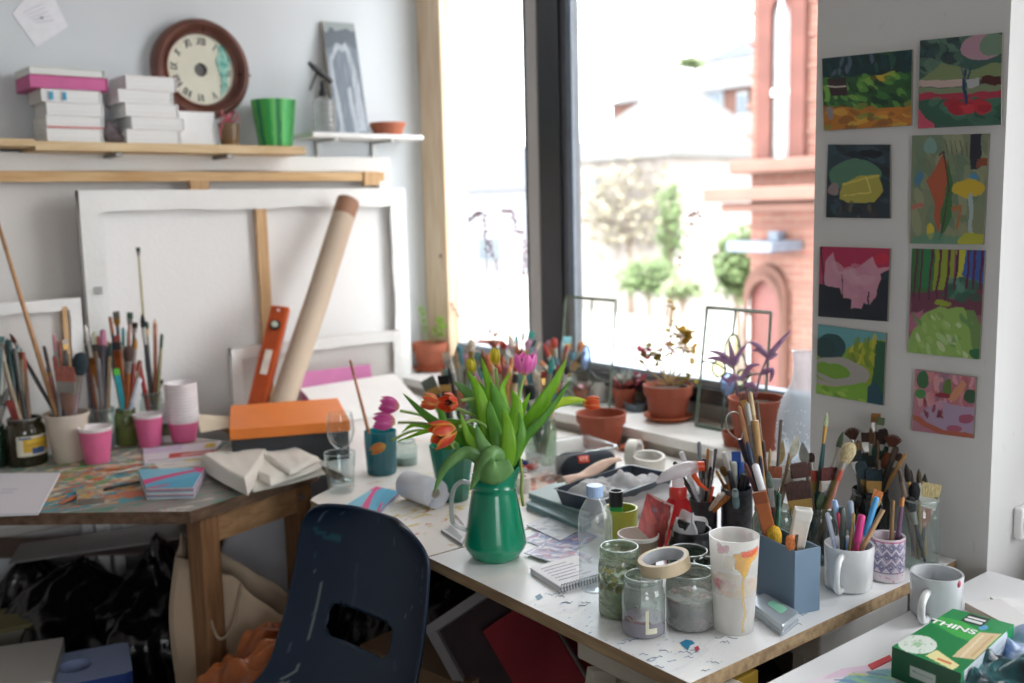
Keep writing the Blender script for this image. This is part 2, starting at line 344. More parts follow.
# ------------------------------------------------------------------ the street outside
def brickm(name, c1, c2, mortar, scale=1.0):
    m, N, L, b = newmat(name); tcn = N.new('ShaderNodeTexCoord'); sp = N.new('ShaderNodeSeparateXYZ'); cb = N.new('ShaderNodeCombineXYZ'); ad = N.new('ShaderNodeMath')
    L.new(tcn.outputs['Object'], sp.inputs[0]); L.new(sp.outputs['X'], ad.inputs[0]); L.new(sp.outputs['Y'], ad.inputs[1]); L.new(ad.outputs[0], cb.inputs['X']); L.new(sp.outputs['Z'], cb.inputs['Y'])
    br = N.new('ShaderNodeTexBrick'); br.inputs['Scale'].default_value = scale; br.inputs['Brick Width'].default_value = .23; br.inputs['Row Height'].default_value = .075; br.inputs['Mortar Size'].default_value = .008
    br.inputs['Color1'].default_value = (*lin(c1), 1); br.inputs['Color2'].default_value = (*lin(c2), 1); br.inputs['Mortar'].default_value = (*lin(mortar), 1)
    L.new(cb.outputs[0], br.inputs['Vector']); L.new(br.outputs['Color'], b.inputs['Base Color']); b.inputs['Roughness'].default_value = .9; return m
ZG = -2.3
asph = mat('#bcb9b4', .9, .06, .5)
S(Geo().box((60, 25, ZG-.1), (114, 160, .2)), 'ground', asph)
bk = brickm('red_brick', '#8a5c50', '#7c5248', '#86705f')
stone = mat('#7c5a4e', .85, .08, 2)
XB = 8.5
e0 = px(752, 100, XB).y
bt = T('brick_church', 'tall red brick building with arched windows beyond the glass by the pillar', 'building', (XB, e0, ZG))
hz = lambda v: px(780, v, XB).z-ZG
def Yb(u): return px(u, 200, XB).y-e0
g = Geo(); g.box((2.5, -4, 5.5), (5, 8, 11)); M(g, 'wall', bk, bt)
c1, c2 = hz(158), hz(200)
g = Geo(); g.box((-.05, -3.95, (c1+hz(172))/2), (.3, 8.2, c1-hz(172))); g.box((-.16, -3.9, (hz(186)+hz(200))/2), (.55, 8.4, hz(186)-hz(200))); g.box((-.07, -3.93, hz(206)), (.35, 8.3, .09)); M(g, 'cornice', stone, bt, bevel=.03)
g = Geo()
for k in range(34): g.box((-.012, -3.9, .35+k*.31), (.03, 7.9, .035))
M(g, 'stone_course', stone, bt)
def archwin(name, uc, wid, vt, vb, fm, gm, fr=1.6, mul=True):
    yc = Yb(uc); zt, zb = hz(vt), hz(vb); r = wid/2; pts = [(yc-r, zb), (yc+r, zb)]+[(yc+r*math.cos(a*PI/12), zt-r*1.6+1.6*r*math.sin(a*PI/12)) for a in range(13)]
    k = len(pts)
    def ring(s): 
        return [(yc+(p[0]-yc)*s, zb+(p[1]-zb)*(1+(s-1)*.35)) for p in pts]
    g = Geo(); A = ring(1); B = ring(fr)
    g.add([(-.08, *p) for p in A]+[(-.08, *p) for p in B], [(i, (i+1) % k, k+(i+1) % k, k+i) for i in range(1, k)]); g.add([(-.08, *p) for p in B]+[(0, *p) for p in B], [(i, (i+1) % k, k+(i+1) % k, k+i) for i in range(k)])
    g.add([(-.12, *p) for p in ring(1.0)]+[(-.12, *p) for p in ring(1.12)], [(i, (i+1) % k, k+(i+1) % k, k+i) for i in range(1, k)], 0)
    w = M(g, name, fm, bt)
    g = Geo(); g.add([(-.03, *p) for p in A], [tuple(range(k))]); M(g, 'pane', gm, w)
    if not mul: return
    g = Geo(); g.box((-.05, yc, (zt+zb)/2), (.05, .05, zt-zb)); g.box((-.05, yc, zb+(zt-zb)*.45), (.05, wid, .07)); M(g, 'mullion', mat('#e9e9e9', .6), w)
arch = mat('#6c463c', .8, .1, 4)
archwin('arched_window', 783, .22, 0, 166, mat('#633c33', .85, .12, 5), mat('#a4a8aa', .3), 2.6)
archwin('arched_doorway', 770, .42, 280, 430, mat('#634236', .8, .1, 4), mat('#6c3a34', .5), 1.3, False)
g = Geo(); g.box((-.3, Yb(783), hz(244)), (.5, .55, .1)); g.box((-.1, Yb(783), hz(240)), (.12, .12, .2)); M(g, 'wall_lamp', mat('#6b7480', .5), bt)
# houses over the road, far behind
def house(name, label, X, u0, u1, vr, vw, vb, depth, wm, rm, wins=(), chim=None, ztop=None):
    a = px(u0, vw, X); b = px(u1, vw, X); y0, y1 = b.y, a.y; ze = (a.z+b.z)/2; zr = px((u0+u1)/2, vr, X+depth/2).z; zb = ZG
    t = T(name, label, 'house', (X, (y0+y1)/2, ZG)); hw = (y1-y0)/2; he = ze-ZG; hr = zr-ZG
    g = Geo(); g.box((depth/2, 0, he/2), (depth, 2*hw, he)); M(g, 'wall', wm, t)
    o = .35; g = Geo(); g.add([(-o, -hw-o, he), (-o, hw+o, he), (depth+o, hw+o, he), (depth+o, -hw-o, he), (depth/2, -hw*.55, hr), (depth/2, hw*.55, hr)], [(0, 1, 5, 4), (1, 2, 5), (2, 3, 4, 5), (3, 0, 4), (3, 2, 1, 0)]); M(g, 'roof', rm, t)
    for (ua, va, ub, vb_) in wins:
        p, q = px(ua, va, X), px(ub, vb_, X); w = M(Geo().box((-.05, (p.y+q.y)/2-(y0+y1)/2, (p.z+q.z)/2-ZG), (.14, abs(p.y-q.y), abs(p.z-q.z))), 'window', mat('#7c8082', .5), t)
        M(Geo().box((-.13, (p.y+q.y)/2-(y0+y1)/2, (p.z+q.z)/2-ZG), (.04, abs(p.y-q.y)*.8, abs(p.z-q.z)*.8)), 'pane', mat('#4e5862', .2), w)
    if chim: M(Geo().box((depth/2, -hw*.3, hr+.4), (.7, .9, 1.8)), 'chimney', wm, t)
hb = brickm('pale_brick', '#5e3c32', '#56362c', '#655249'); roof = mat('#5c5a5a', .9, .06, 1.5); roof2 = mat('#a9a6a8', .9, .06, 1.5); cream = mat('#948c86', .85, .05, 1)
house('terrace_house', 'long pale brick terrace with white windows and grey roof in the distance', 46, 612, 752, 72, 96, 200, 9, hb, roof, [(640, 98, 676, 112), (706, 92, 724, 106), (738, 92, 748, 120)])
house('hillside_house', 'distant house with blue grey roof on the hill behind the terrace', 75, 700, 765, 42, 58, 120, 9, cream, mat('#4c5364', .9, .05, 1))
house('corner_house', 'white roofed corner house with blank pale gable below the terrace', 30, 640, 752, 118, 152, 250, 7, mat('#8a786a', .85, .05, 1), mat('#62605e', .9, .05, 1.5), [(655, 156, 663, 190)])
house('shed_roof_house', 'low house with wide white hipped roof beside the black window post', 24, 560, 668, 104, 160, 260, 6, cream, mat('#63625f', .9, .05, 1.5), [(590, 178, 600, 200)])
house('street_end_house', 'faint white house seen through the narrow pane', 34, 430, 530, 150, 190, 260, 6, mat('#84848a', .85), mat('#62626a', .9), [(478, 235, 500, 262)])
a, b = px(574, 262, 30), px(652, 262, 30); S(Geo().box((30, (a.y+b.y)/2, (ZG+a.z)/2), (.4, abs(a.y-b.y), a.z-ZG)), 'wall_street', hb)
def leafcloud(name, label, c, r, n, leaf, m, seed, cat='tree', trunk=None, group=None):
    rs = random.Random(seed); t = T(name, label, cat, (c[0], c[1], ZG), 0, group); g = Geo(); h = c[2]-ZG
    for _ in range(n):
        while True:
            q = Vector((rs.uniform(-1, 1), rs.uniform(-1, 1), rs.uniform(-1, 1)))
            if q.length < 1: break
        q = q*(.55+.45*rs.random()) if q.length > .1 else q
        p = Vector((q.x*r[0], q.y*r[1], h+q.z*r[2])); a = Vector((rs.gauss(0, 1), rs.gauss(0, 1), rs.gauss(0, 1))).normalized(); b = a.orthogonal().normalized(); a = a*leaf*rs.uniform(.6, 1.4); b = b*leaf*.5
        g.add([p-a, p+b, p+a, p-b], [(0, 1, 2, 3)])
    M(g, 'foliage', m, t)
    g = Geo(); g.tube([(0, 0, 0), (.05, 0, h*.5), (0, .05, h)], [.1*r[2]**.5, .07*r[2]**.5, .02], 8)
    for k in range(5): a = k*1.26; g.tube([(0, 0, h*.55+.1*k), (r[0]*.4*math.cos(a), r[1]*.4*math.sin(a), h+.1), (r[0]*.7*math.cos(a), r[1]*.7*math.sin(a), h+.4*r[2])], [.04, .03, .01], 6)
    M(g, 'trunk', wood('#8a7868', '#6d5d50'), t)
gl1 = mat('#7d8a62', .8, .2, 2); gl2 = mat('#66784c', .8, .2, 2); gl3 = mat('#8c8470', .8, .12, 2)
def tree_at(name, label, X, uc, vc, rpx, rv, n, leaf, m, seed, cat='tree'):
    c = px(uc, vc, X); s = (X/ray(uc, vc).x)
    leafcloud(name, label, c, (rpx*s*1.3, rpx*s*1.3, rv*s), n, leaf, m, seed, cat)
tree_at('street_tree', 'pale blossoming street tree with thin branches across the road', 24, 630, 205, 62, 62, 1300, .16, gl3, 3)
tree_at('young_tree', 'slender bright green tree before the corner house', 22, 670, 225, 14, 60, 420, .14, gl2, 4)
tree_at('hedge_bush', 'rounded green bush at the foot of the street tree', 20, 648, 277, 28, 24, 800, .12, gl2, 5, 'bush')
tree_at('hedge_bush', 'pale green bush spreading beside the round green one', 19, 682, 288, 20, 14, 500, .1, gl1, 8, 'bush')
tree_at('corner_bush', 'green bush beside the red brick building', 15, 738, 265, 22, 42, 1100, .12, gl2, 6, 'bush')
tree_at('roofline_tree', 'small green treetop on the far roofline', 60, 690, 62, 14, 7, 220, .35, gl1, 7)
# ------------------------------------------------------------------ tables, trestles, chair
edgew = wood('#8a6a4c', '#6e5038', .6, 1, 10)
def tabletop(name, poly, z, th, topm, em, parent):
    g = Geo(); n = len(poly); o = [(x, y, z-th) for x, y in poly]+[(x, y, z) for x, y in poly]
    g.add(o, [tuple(range(n))[::-1]]+[(i, (i+1) % n, n+(i+1) % n, n+i) for i in range(n)], 1); g.add(o, [tuple(range(n, 2*n))], 0)
    return M(g, name, [topm, em], parent, bevel=.0015)
# left table
Pc = pz(100, 480)
ltop = splatter('paint_spattered_tabletop', '#6f6864', '#a7a29c', [(14, '#5c8f7c', .56, None, 0), (9, '#b9b7b2', .57, None, 0), (20, '#d8a04a', .56, (Pc.x, Pc.y, .75), .34), (16, '#3f9aa8', .58, (Pc.x, Pc.y, .75), .42),
     (22, '#c8674a', .60, (Pc.x+.03, Pc.y, .75), .36), (26, '#d9cfb4', .60, (Pc.x, Pc.y+.1, .75), .4), (24, '#c44a78', .66, None, 0), (30, '#2f3a4a', .68, None, 0), (12, '#6ea06a', .62, (Pc.x-.05, Pc.y+.12, .75), .3)], .55)
lt = T('school_table', 'paint-spattered six-sided wooden table with plain wood legs at the canvases', 'table')
A = (.741, 2.115); B = (1.118, 2.236)
poly = [A, B, (1.10, 2.66), (1.02, 2.82), (.55, 2.93), (-.1, 2.9), (-.12, 2.85)]
tabletop('tabletop', poly, .75, .028, ltop, wood('#7d6450', '#5c4636', .6, 0, 10), lt)
lw = wood('#9c7350', '#7d5a3c', .55, 2, 12); lw2 = wood('#b08a64', '#94704c', .55, 0, 12)
for (x, y, r) in ((.785, 2.165, .3), (1.068, 2.262, .3), (.98, 2.74, 0), (.0, 2.8, 0)):
    M(Geo().box((x, y, .36), (.052, .052, .72), r), 'leg', lw, lt, bevel=.003)
a = math.atan2(B[1]-A[1], B[0]-A[0]); M(Geo().box(((.785+1.07)/2+.005, (2.165+2.262)/2-.008, .685), (.25, .022, .065), a), 'apron', lw2, lt, bevel=.002)
M(Geo().box((1.05, 2.5, .685), (.022, .40, .06), .25), 'apron', lw2, lt, bevel=.002)
M(Geo().lathe([(.0001, 0), (.008, 0), (.008, .004), (.0001, .004)], 12).xf(Matrix.Rotation(-PI/2+a*0, 4, 'X') @ Matrix.Rotation(PI, 4, 'X')), 'screw', mat('#b9b9b9', .3, metal=.8), lt, loc=(1.066, 2.2335, .69))
# main desk: two white boards on trestles
dtop = splatter('white_desk_board', '#e4e6e7', '#f0f0ef', [(11, '#e2e4e4', .62, None, 0), (60, '#a9bccd', .73, (1.06, 1.1, .75), .34), (60, '#d09a94', .76, None, 0), (100, '#7c8ca0', .755, (1.08, 1.02, .75), .3), (16, '#efeeeb', .6, None, 0)], .32, 3)
dtop2 = splatter('stained_desk_board', '#e4e2dc', '#efede8', [(9, '#d9d8c4', .60, None, 0), (14, '#d8c3b0', .64, None, 0), (22, '#c9564e', .70, (1.12, 1.72, .75), .3), (40, '#9ab0a6', .72, None, 0), (26, '#d6c46e', .66, (1.2, 1.8, .75), .35)], .35, 3)
ply = wood('#b49a76', '#8f765a', .6, 1, 12)
dk = T('trestle_desk', 'long white paint-marked desk board with bare ply edge running under the window', 'desk')
tabletop('desktop', [(.97, .862), (1.685, .862), (1.687, 1.183), (1.862, 1.185), (1.862, 1.517), (.975, 1.517)], .75, .022, dtop, ply, dk)
def deskmark(pts, m, name='paint_spot'):
    w = [pz(u, v, .7506) for u, v in pts]; M(Geo().add([tuple(p) for p in w], [tuple(range(len(w)))]), name, m, dk)
deskmark([(680, 642), (686, 639), (692, 640), (695, 643), (690, 645), (688, 650), (683, 646)], mat('#2a86b0', .5)); deskmark([(694, 647), (698, 645), (700, 649), (696, 651)], mat('#c4405a', .5)); deskmark([(535, 596), (540, 593), (543, 597), (538, 600)], mat('#5a8aa0', .5))
rs_ = random.Random(4)
for k in range(34):
    u0, v0 = rs_.choice([(630, 640), (650, 652), (660, 662), (690, 655), (720, 640), (700, 665), (545, 595), (570, 603), (740, 625), (800, 618)]); u0 += rs_.uniform(-14, 14); v0 += rs_.uniform(-5, 5)
    pp_ = [pz(u0+i*2.2, v0+rs_.uniform(-1.5, 1.5), .7506) for i in range(5)]; M(Geo().tube(pp_, .0005, 4), 'scribble', mat('#7f93ab', .6), dk)
dk2 = T('trestle_desk', 'stained white desk board reaching to the canvases in the room corner', 'desk')
tabletop('desktop', [(.975, 1.521), (1.862, 1.521), (1.862, 3.03), (1.15, 3.03), (1.145, 2.17), (1.13, 2.10), (1.0, 2.03), (.98, 2.01)], .75, .022, dtop2, ply, dk2)
for (x, y) in ((1.3, 3.0), (1.65, 3.0), (1.3, 2.35)): M(Geo().box((x, y, .36), (.045, .045, .728)), 'leg', whitem, dk2, bevel=.002)
def trestle(label, x, y, rz, ln, mm, h=.72, spread=.14, lw_=.045):
    t = T('trestle', label, 'trestle', (x, y, 0), rz, 'trestles carrying the desk')
    M(Geo().box((0, 0, h-.028), (ln, .06, .05)), 'beam', mm, t, bevel=.004)
    for sx in (-1, 1):
        for sy in (-1, 1):
            top = Vector((sx*(ln/2-.05), sy*.02, h-.055)); bot = Vector((sx*(ln/2-.02), sy*spread, 0)); d = (top-bot); q = d.to_track_quat('Z', 'X').to_matrix()
            M(Geo().box((top+bot)/2, (lw_, .022, d.length), q), 'leg', mm, t, bevel=.002)
        M(Geo().box((sx*(ln/2-.03), 0, .25), (.02, .2, .04)), 'brace', mm, t)
    return t
trestle('cream wooden trestle end showing under the desk front edge', 1.05, .98, PI/2, .34, mat('#d9d4c4', .55, .05))
trestle('white wooden trestle with splayed flat legs at the desk end by the pillar', 1.435, .915, 0, .26, mat('#dcdcd8', .5, .04), .715, .02, .075)
M(Geo().box((1.13, .90, .35), (.05, .02, .7)), 'timber_offcut', mat('#c9a23a', .5), label='yellow strip standing under the desk end', cat='timber offcut', bevel=.002)
# second white table at the lower corner of the picture
d2 = T('side_table', 'white table with colourful printed edge strips in the near corner by the pillar', 'table')
tabletop('tabletop', [(.55, -.1), (1.66, -.1), (1.675, .80), (.55, .79)], .75, .025, mat('#e4e5e6', .35, .03, 4), mat('#cfcfcc', .5), d2)
for (x, y) in ((.6, .0), (1.6, .0), (1.6, .74), (.6, .74)): M(Geo().box((x, y, .362), (.04, .04, .725)), 'leg', mat('#8b8f92', .4, metal=.4), d2, bevel=.002)

# chair
ch = T('school_chair', 'dark navy moulded plastic school chair with slot in its back', 'chair', (.862, 1.60, 0), R(9))
prof = [(.065, .850), (.06, .80), (.045, .72), (.025, .64), (0, .57), (-.03, .505), (-.075, .462), (-.14, .445), (-.24, .445), (-.34, .452), (-.40, .448), (-.425, .425)]
cum = [0]
for p, q in zip(prof, prof[1:]): cum.append(cum[-1]+math.hypot(q[0]-p[0], q[1]-p[1]))
def prf(s):
    s *= cum[-1]
    for i in range(len(prof)-1):
        if s <= cum[i+1]+1e-9:
            t = (s-cum[i])/(cum[i+1]-cum[i]); p0 = prof[max(0, i-1)]; p1 = prof[i]; p2 = prof[i+1]; p3 = prof[min(len(prof)-1, i+2)]
            f = lambda a, b, c, d: .5*(2*b+(c-a)*t+(2*a-5*b+4*c-d)*t*t+(3*b-a-3*c+d)*t**3)
            return f(p0[0], p1[0], p2[0], p3[0]), f(p0[1], p1[1], p2[1], p3[1])
    return prof[-1]
NU, NV = 81, 110
def shell_pt(u, v):
    x, z = prf(v); x2, z2 = prf(min(1, v+.01)); tx, tz = x2-x, z2-z; l = math.hypot(tx, tz) or 1; nx, nz = tz/l, -tx/l     # towards the sitter
    w = .185+.018*math.sin(min(1, v*2.2)*PI/2)+.02*max(0, v-.5)
    dv = v*cum[-1]
    if dv < .07: w *= (1-(1-dv/.07)**2.6*.42)
    db = (1-v)*cum[-1]
    if db < .07: w *= (1-(1-db/.07)**2.4*.3)
    t = (u-.5)*2; y = w*t; k = abs(t)**3*.028+(.012*t*t)
    if nx > 0: nx, nz = -nx, -nz
    return (x+nx*k, y, (z+abs(nz)*k)*.972)
P = Paint('#13283f', NU, NV, 5, .004)
P.line([(.93, .085), (.85, .10), (.76, .10)], .006, '#1f5f6e', .8); P.line([(.84, .22), (.845, .36), (.85, .46), (.90, .5)], .004, '#8d9a98', .7); P.line([(.62, .16), (.6, .3)], .012, '#33435a', .5)
P.dabs(26, (0, 0, 1, .6), ['#56657a', '#7c8896', '#3a5066'], (.003, .008), a=.6); P.ell(.7, .50, .05, .008, '#6f8f94', .7); P.line([(.92, .53), (.86, .5)], .006, '#9aa0a0', .6)
g = Geo(); P.board(g, shell_pt)
hole = lambda p: (abs(p[1]-.01) < .095) and .573 < p[2] < .634 and ((max(0, abs(p[1]-.01)-.072)/.023)**2+(max(0, abs(p[2]-.6035)-.012)/.0185)**2 < 1.0)
inh = [hole(p) for p in g.v]
def torim(p):
    dy, dz = p[1]-.01, p[2]-.6035; s = 1.0
    for _ in range(60):
        if not hole((p[0], .01+dy*s, .6035+dz*s)): break
        s *= 1.02
    return (p[0], .01+dy*s, .6035+dz*s)
keep = [(f, m_) for f, m_ in zip(g.f, g.m) if not all(hole(g.v[i]) for i in f)]
g.f = [k[0] for k in keep]; g.m = [k[1] for k in keep]
g.v = [torim(p) if q_ and (abs(p[1]-.01)+abs(p[2]-.6035) > .004) else p for p, q_ in zip(g.v, inh)]
m_, N_, L_, b_ = newmat('navy_plastic'); a_ = N_.new('ShaderNodeAttribute'); a_.attribute_name = 'Col'; L_.new(a_.outputs['Color'], b_.inputs['Base Color']); b_.inputs['Roughness'].default_value = .42
n_ = N_.new('ShaderNodeTexNoise'); n_.inputs['Scale'].default_value = 350; bp_ = N_.new('ShaderNodeBump'); bp_.inputs['Strength'].default_value = .15; bp_.inputs['Distance'].default_value = .001; L_.new(n_.outputs['Fac'], bp_.inputs['Height']); L_.new(bp_.outputs['Normal'], b_.inputs['Normal'])
M(g, 'seat_shell', m_, ch, smooth=True, solid=.007)
stl = mat('#3a3d42', .35, metal=.7)
for sy in (-1, 1):
    M(Geo().tube([(-.34, sy*.13, .425), (-.37, sy*.16, .38), (-.40, sy*.20, 0)], .011, 10), 'leg', stl, ch, smooth=True)
    M(Geo().tube([(-.10, sy*.13, .43), (-.02, sy*.16, .37), (.07, sy*.20, 0)], .011, 10), 'leg', stl, ch, smooth=True)
    M(Geo().tube([(-.34, sy*.13, .428), (-.10, sy*.13, .432)], .011, 10), 'seat_frame', stl, ch, smooth=True)

# ------------------------------------------------------------------ stretched canvases leaning on the far wall
cvs = mat('#efefec', .85, .03, 5, .12, bscale=60); sheet = mat('#dbd7d2', .9, .03, 2, .1, bscale=120); pine = wood('#e0bd8d', '#c99f6c', .6, 0, 9); pinez = wood('#dcb98c', '#c79d6e', .6, 2, 9)
def canvas(name, label, Y, x0, x1, z0, z1, bar=.06, lean=.02, th=.035, fold=cvs, mids=(), zmids=(), group=None, sheetm=sheet, wob=.0018, seed=0):
    t = T(name, label, 'canvas', ((x0+x1)/2, Y, z0), (-lean, 0, 0), group); w, h = (x1-x0)/2, z1-z0; rs = random.Random(seed)
    def strip(a, b, horizontal, sgn):      # a canvas-wrapped bar with a slightly torn inner edge
        g = Geo(); n = 40; o = []
        for i in range(n+1):
            q = a+(b-a)*i/n; e = bar+wob*(math.sin(i*.9+seed)+math.sin(i*.37+seed*2)+rs.uniform(-.4, .4))
            for (p, y) in ((0, 0), (0, -th), (e, -th-.0015), (e, -th+.004)):
                o.append((q, y, (h-p) if sgn > 0 else p) if horizontal else ((w-p)*sgn, y, q))
        g.add(o, [(4*i+j, 4*i+4+j, 4*i+5+j, 4*i+1+j) for i in range(n) for j in range(3)]+[(0, 1, 2, 3), (4*n, 4*n+1, 4*n+2, 4*n+3)]); return g
    M(Geo().box((0, -.003, h/2), (2*w, .003, h)), 'canvas_sheet', sheetm, t)
    M(strip(-w, w, True, 1), 'stretcher_bar', fold, t); M(strip(-w, w, True, -1), 'stretcher_bar', fold, t)
    M(strip(0, h, False, -1), 'stretcher_bar', fold, t); M(strip(0, h, False, 1), 'stretcher_bar', fold, t)
    for (xc, bw) in mids: M(Geo().box((xc-(x0+x1)/2, -th*.62, h/2), (bw, .02, h-2*bar+.02)), 'brace', pinez, t, bevel=.001)
    for (zc, bh, xa, xb) in zmids: M(Geo().box(((xa+xb)/2-(x0+x1)/2, -th-.012, zc-z0), (xb-xa, .022, bh)), 'brace', pine, t, bevel=.001)
    return t
Y1 = 3.165; zt = py(200, 155, Y1).z; zw0, zw1 = py(190, 181, Y1-.05).z, py(190, 171, Y1-.05).z
xr = py(386, 170, Y1).x
t = canvas('stretched_canvas', 'largest reversed canvas against the wall, bare wood bar along its top', Y1, -.5, xr, .42, zt, .05, .0, .03, zmids=[((zw0+zw1)/2, zw1-zw0, -.5, py(377, 175, Y1).x)], seed=3, group='reversed stretched canvases')
for (u0, u1, v0, v1) in ((191, 209, 180, 190), (365, 379, 171, 185)):
    p, q = py(u0, v1, Y1-.06), py(u1, v0, Y1-.06); M(Geo().box(((p.x+q.x)/2-t.location.x, -.048, (p.z+q.z)/2-t.location.z), (q.x-p.x, .024, q.z-p.z)), 'wood_block', pinez, t, bevel=.001)
Y2 = 3.09; p = py(78, 190, Y2-.035); q = py(405, 187, Y2-.035); mx = py(257, 206, Y2).x
t = canvas('stretched_canvas', 'reversed canvas with white folded edges and upright pine brace behind the tube', Y2, p.x, q.x, .40, p.z, .062, -.0, .035, mids=[(mx, .036)], sheetm=mat('#f1f0ee', .9, .02, 2, .1, bscale=120), seed=7, group='reversed stretched canvases')  # paler sheet colour holds the stronger light this far forward
g = Geo(); pp = py(98, 290, Y2-.04)
for k in range(3): g.box((pp.x-t.location.x, -.04, pp.z-t.location.z+.008*(k-1)), (.024, .003, .0025))
M(g, 'staple', mat('#3c3c40', .4, metal=.6), t)
Y3 = 2.99; p = py(-60, 306, Y3); q = py(80, 297, Y3-.03)
canvas('stretched_canvas', 'small reversed canvas with wooden inner frame behind the brush jars', Y3, p.x, q.x, .55, q.z, .032, -.02, .022, seed=11, mids=[(q.x-.045, .014)], group='reversed stretched canvases', wob=.001)
Y4 = 2.98; p = py(228, 347, Y4); q = py(398, 330, Y4)
canvas('stretched_canvas', 'small white reversed canvas behind the orange level and tube', Y4, p.x, q.x, .752, (p.z+q.z)/2, .034, 0, .022, seed=13, mids=[((p.x*.8+q.x*.2), .02)], group='reversed stretched canvases', wob=.001)
# pink and white sheets standing behind the orange box
def sheet_quad(name, label, pts, Y, m, cat='paper', th=.0012):
    w = [py(u, v, Y) for u, v in pts]; g = Geo(); n = len(w)
    g.add([tuple(x) for x in w]+[(x.x, x.y+th, x.z) for x in w], [tuple(range(n)), tuple(range(n, 2*n))[::-1]]+[(i, n+i, n+(i+1) % n, (i+1) % n) for i in range(n)])
    return M(g, name, m, label=label, cat=cat)
def standing(name, label, pts, Y, m, cat, lean=.03, th=.003):
    w = [py(u, v, Y) for u, v in pts]; zb = .752; x0 = min(p.x for p in w); x1 = max(p.x for p in w)
    w2 = [(x0, Y-lean, zb), (x1, Y-lean, zb)]; g = Geo(); a = [tuple(p) for p in w]+[w2[1], w2[0]]; n = len(a)
    g.add(a+[(x, y+th, z) for x, y, z in a], [tuple(range(n)), tuple(range(n, 2*n))[::-1]]+[(i, n+i, n+(i+1) % n, (i+1) % n) for i in range(n)])
    return M(g, name, m, label=label, cat=cat)
standing('card_sheet', 'deep pink sheet of card standing behind the white card', [(298, 372), (370, 364)], 2.93, mat('#d77fb4', .6, .05), 'card')
standing('card_sheet', 'white sheet of card standing behind the orange box', [(300, 388), (394, 373)], 2.9, mat('#f2f1ee', .7, .02), 'card', .2)
standing('painting_board', 'pale board standing behind the pink paper cups', [(196, 414), (234, 416)], 2.9, mat('#d8c8ae', .7, .05), 'board')
# cardboard tube and spirit level
top = py(348, 201, 2.99); bot = pz(277, 426, .755)
d = (top-bot); r = .038
tb = T('cardboard_tube', 'long brown cardboard postal tube leaning on the canvases', 'cardboard tube', bot)
M(Geo().tube([Vector((0, 0, .02)), d*.5, d], r, 32, caps=True), 'tube_body', mat('#c7b49e', .7, .05, 3), tb, smooth=True, auto=40)
nrm = d.normalized()
M(Geo().tube([d*.925, d*1.002], r*1.015, 32), 'end_cap', mat('#9c7258', .5, .08, 5), tb, smooth=True, auto=40)
l0 = py(281, 307, 2.93); b0 = pz(252, 428, .755); dd = l0-b0; b0 = b0+dd*.0; dd = l0-b0
lv = T('spirit_level', 'orange spirit level with round bubble window leaning beside the tube', 'spirit level', b0)
zq = dd.normalized(); xq = (RT-zq*RT.dot(zq)).normalized(); q = Matrix((xq, zq.cross(xq), zq)).transposed().to_4x4(); L0 = dd.length
orange = mat('#d2602c', .35, .06, 5); g = Geo().box((0, 0, L0/2), (.058, .026, L0)); g.xf(q); M(g, 'body', orange, lv, bevel=.003)
g = Geo().box((0, -.014, L0/2), (.040, .003, L0*.98)).xf(q); M(g, 'web', mat('#b94f22', .4), lv)
def disc_on(par, s, r, m, name, off=-.018, tube=False):
    g = Geo().lathe([(.0001, 0), (r, 0), (r, .006), (.0001, .006)], 20).xf(q @ Matrix.Translation((0, off, L0*s)) @ Matrix.Rotation(R(90), 4, 'X')); return M(g, name, m, par)
disc_on(lv, .83, .017, mat('#1c1c1e', .4), 'vial_window', -.014); disc_on(lv, .83, .010, mat('#cfd8c8', .15), 'vial', -.020); disc_on(lv, .955, .004, whitem, 'hang_hole', -.016)
g = Geo().box((0, -.0165, L0*.52), (.022, .003, L0*.20)).xf(q); M(g, 'marking', mat('#e9ded2', .5), lv)
# ------------------------------------------------------------------ shelf on the far wall and what stands on it
YF = 3.0
zs = py(170, 143, YF).z; x0 = py(35, 143, YF).x; x1 = py(306, 147, YF).x
birch = wood('#dfc69e', '#ccae82', .6, 0, 10)
sh = T('wall_shelf', 'long pine wall shelf carrying the book stacks and the clock', 'shelf', (0, 0, zs))
M(Geo().box(((x0+x1)/2, (YF+YW)/2, -.013), (x1-x0, YW-YF-.002, .026)), 'board', birch, sh, bevel=.002)
br = mat('#8d8a86', .4, metal=.6)
for u in (110, 219):
    x = py(u, 150, 3.1).x; M(Geo().box((x, 3.1, -.034), (.02, .17, .012)).box((x, 3.18, -.07), (.02, .012, .085)), 'bracket', br, sh, bevel=.001)
sh2 = T('wall_shelf', 'short end of another pine shelf board beyond the pink-topped books', 'shelf', (0, 0, zs+.004))
xe = py(36, 140, YF).x; M(Geo().box(((xe-.004+.1)/2, (YF+YW)/2, -.009), (xe-.1, YW-YF-.002, .02)), 'board', birch, sh2, bevel=.002)
M(Geo().box((.45, 3.1, -.03), (.02, .17, .014)), 'bracket', br, sh2)
def book(label, u0, u1, z, th, cov, pages, group, dep=.135, rot=0, Yf=3.02, stripe=None, hard=.0025):
    a = py(u0, 120, Yf).x; b = py(u1, 120, Yf).x; t = T('book', label, 'book', ((a+b)/2, Yf+dep/2, z), rot, group); w = b-a
    M(Geo().box((0, 0, hard/2), (w, dep, hard)).box((0, 0, th-hard/2), (w, dep, hard)).box((w/2-.002, 0, th/2), (.004, dep, th)), 'cover', cov, t, bevel=.0008)
    M(Geo().box((-.002, 0, th/2), (w-.006, dep-.006, th-2*hard)), 'pages', pages, t)
    if stripe: M(Geo().box((0, -dep/2-.0006, th*stripe[1]), (w*.99, .0012, .004)), 'ribbon', mat(stripe[0], .5), t)
    return t
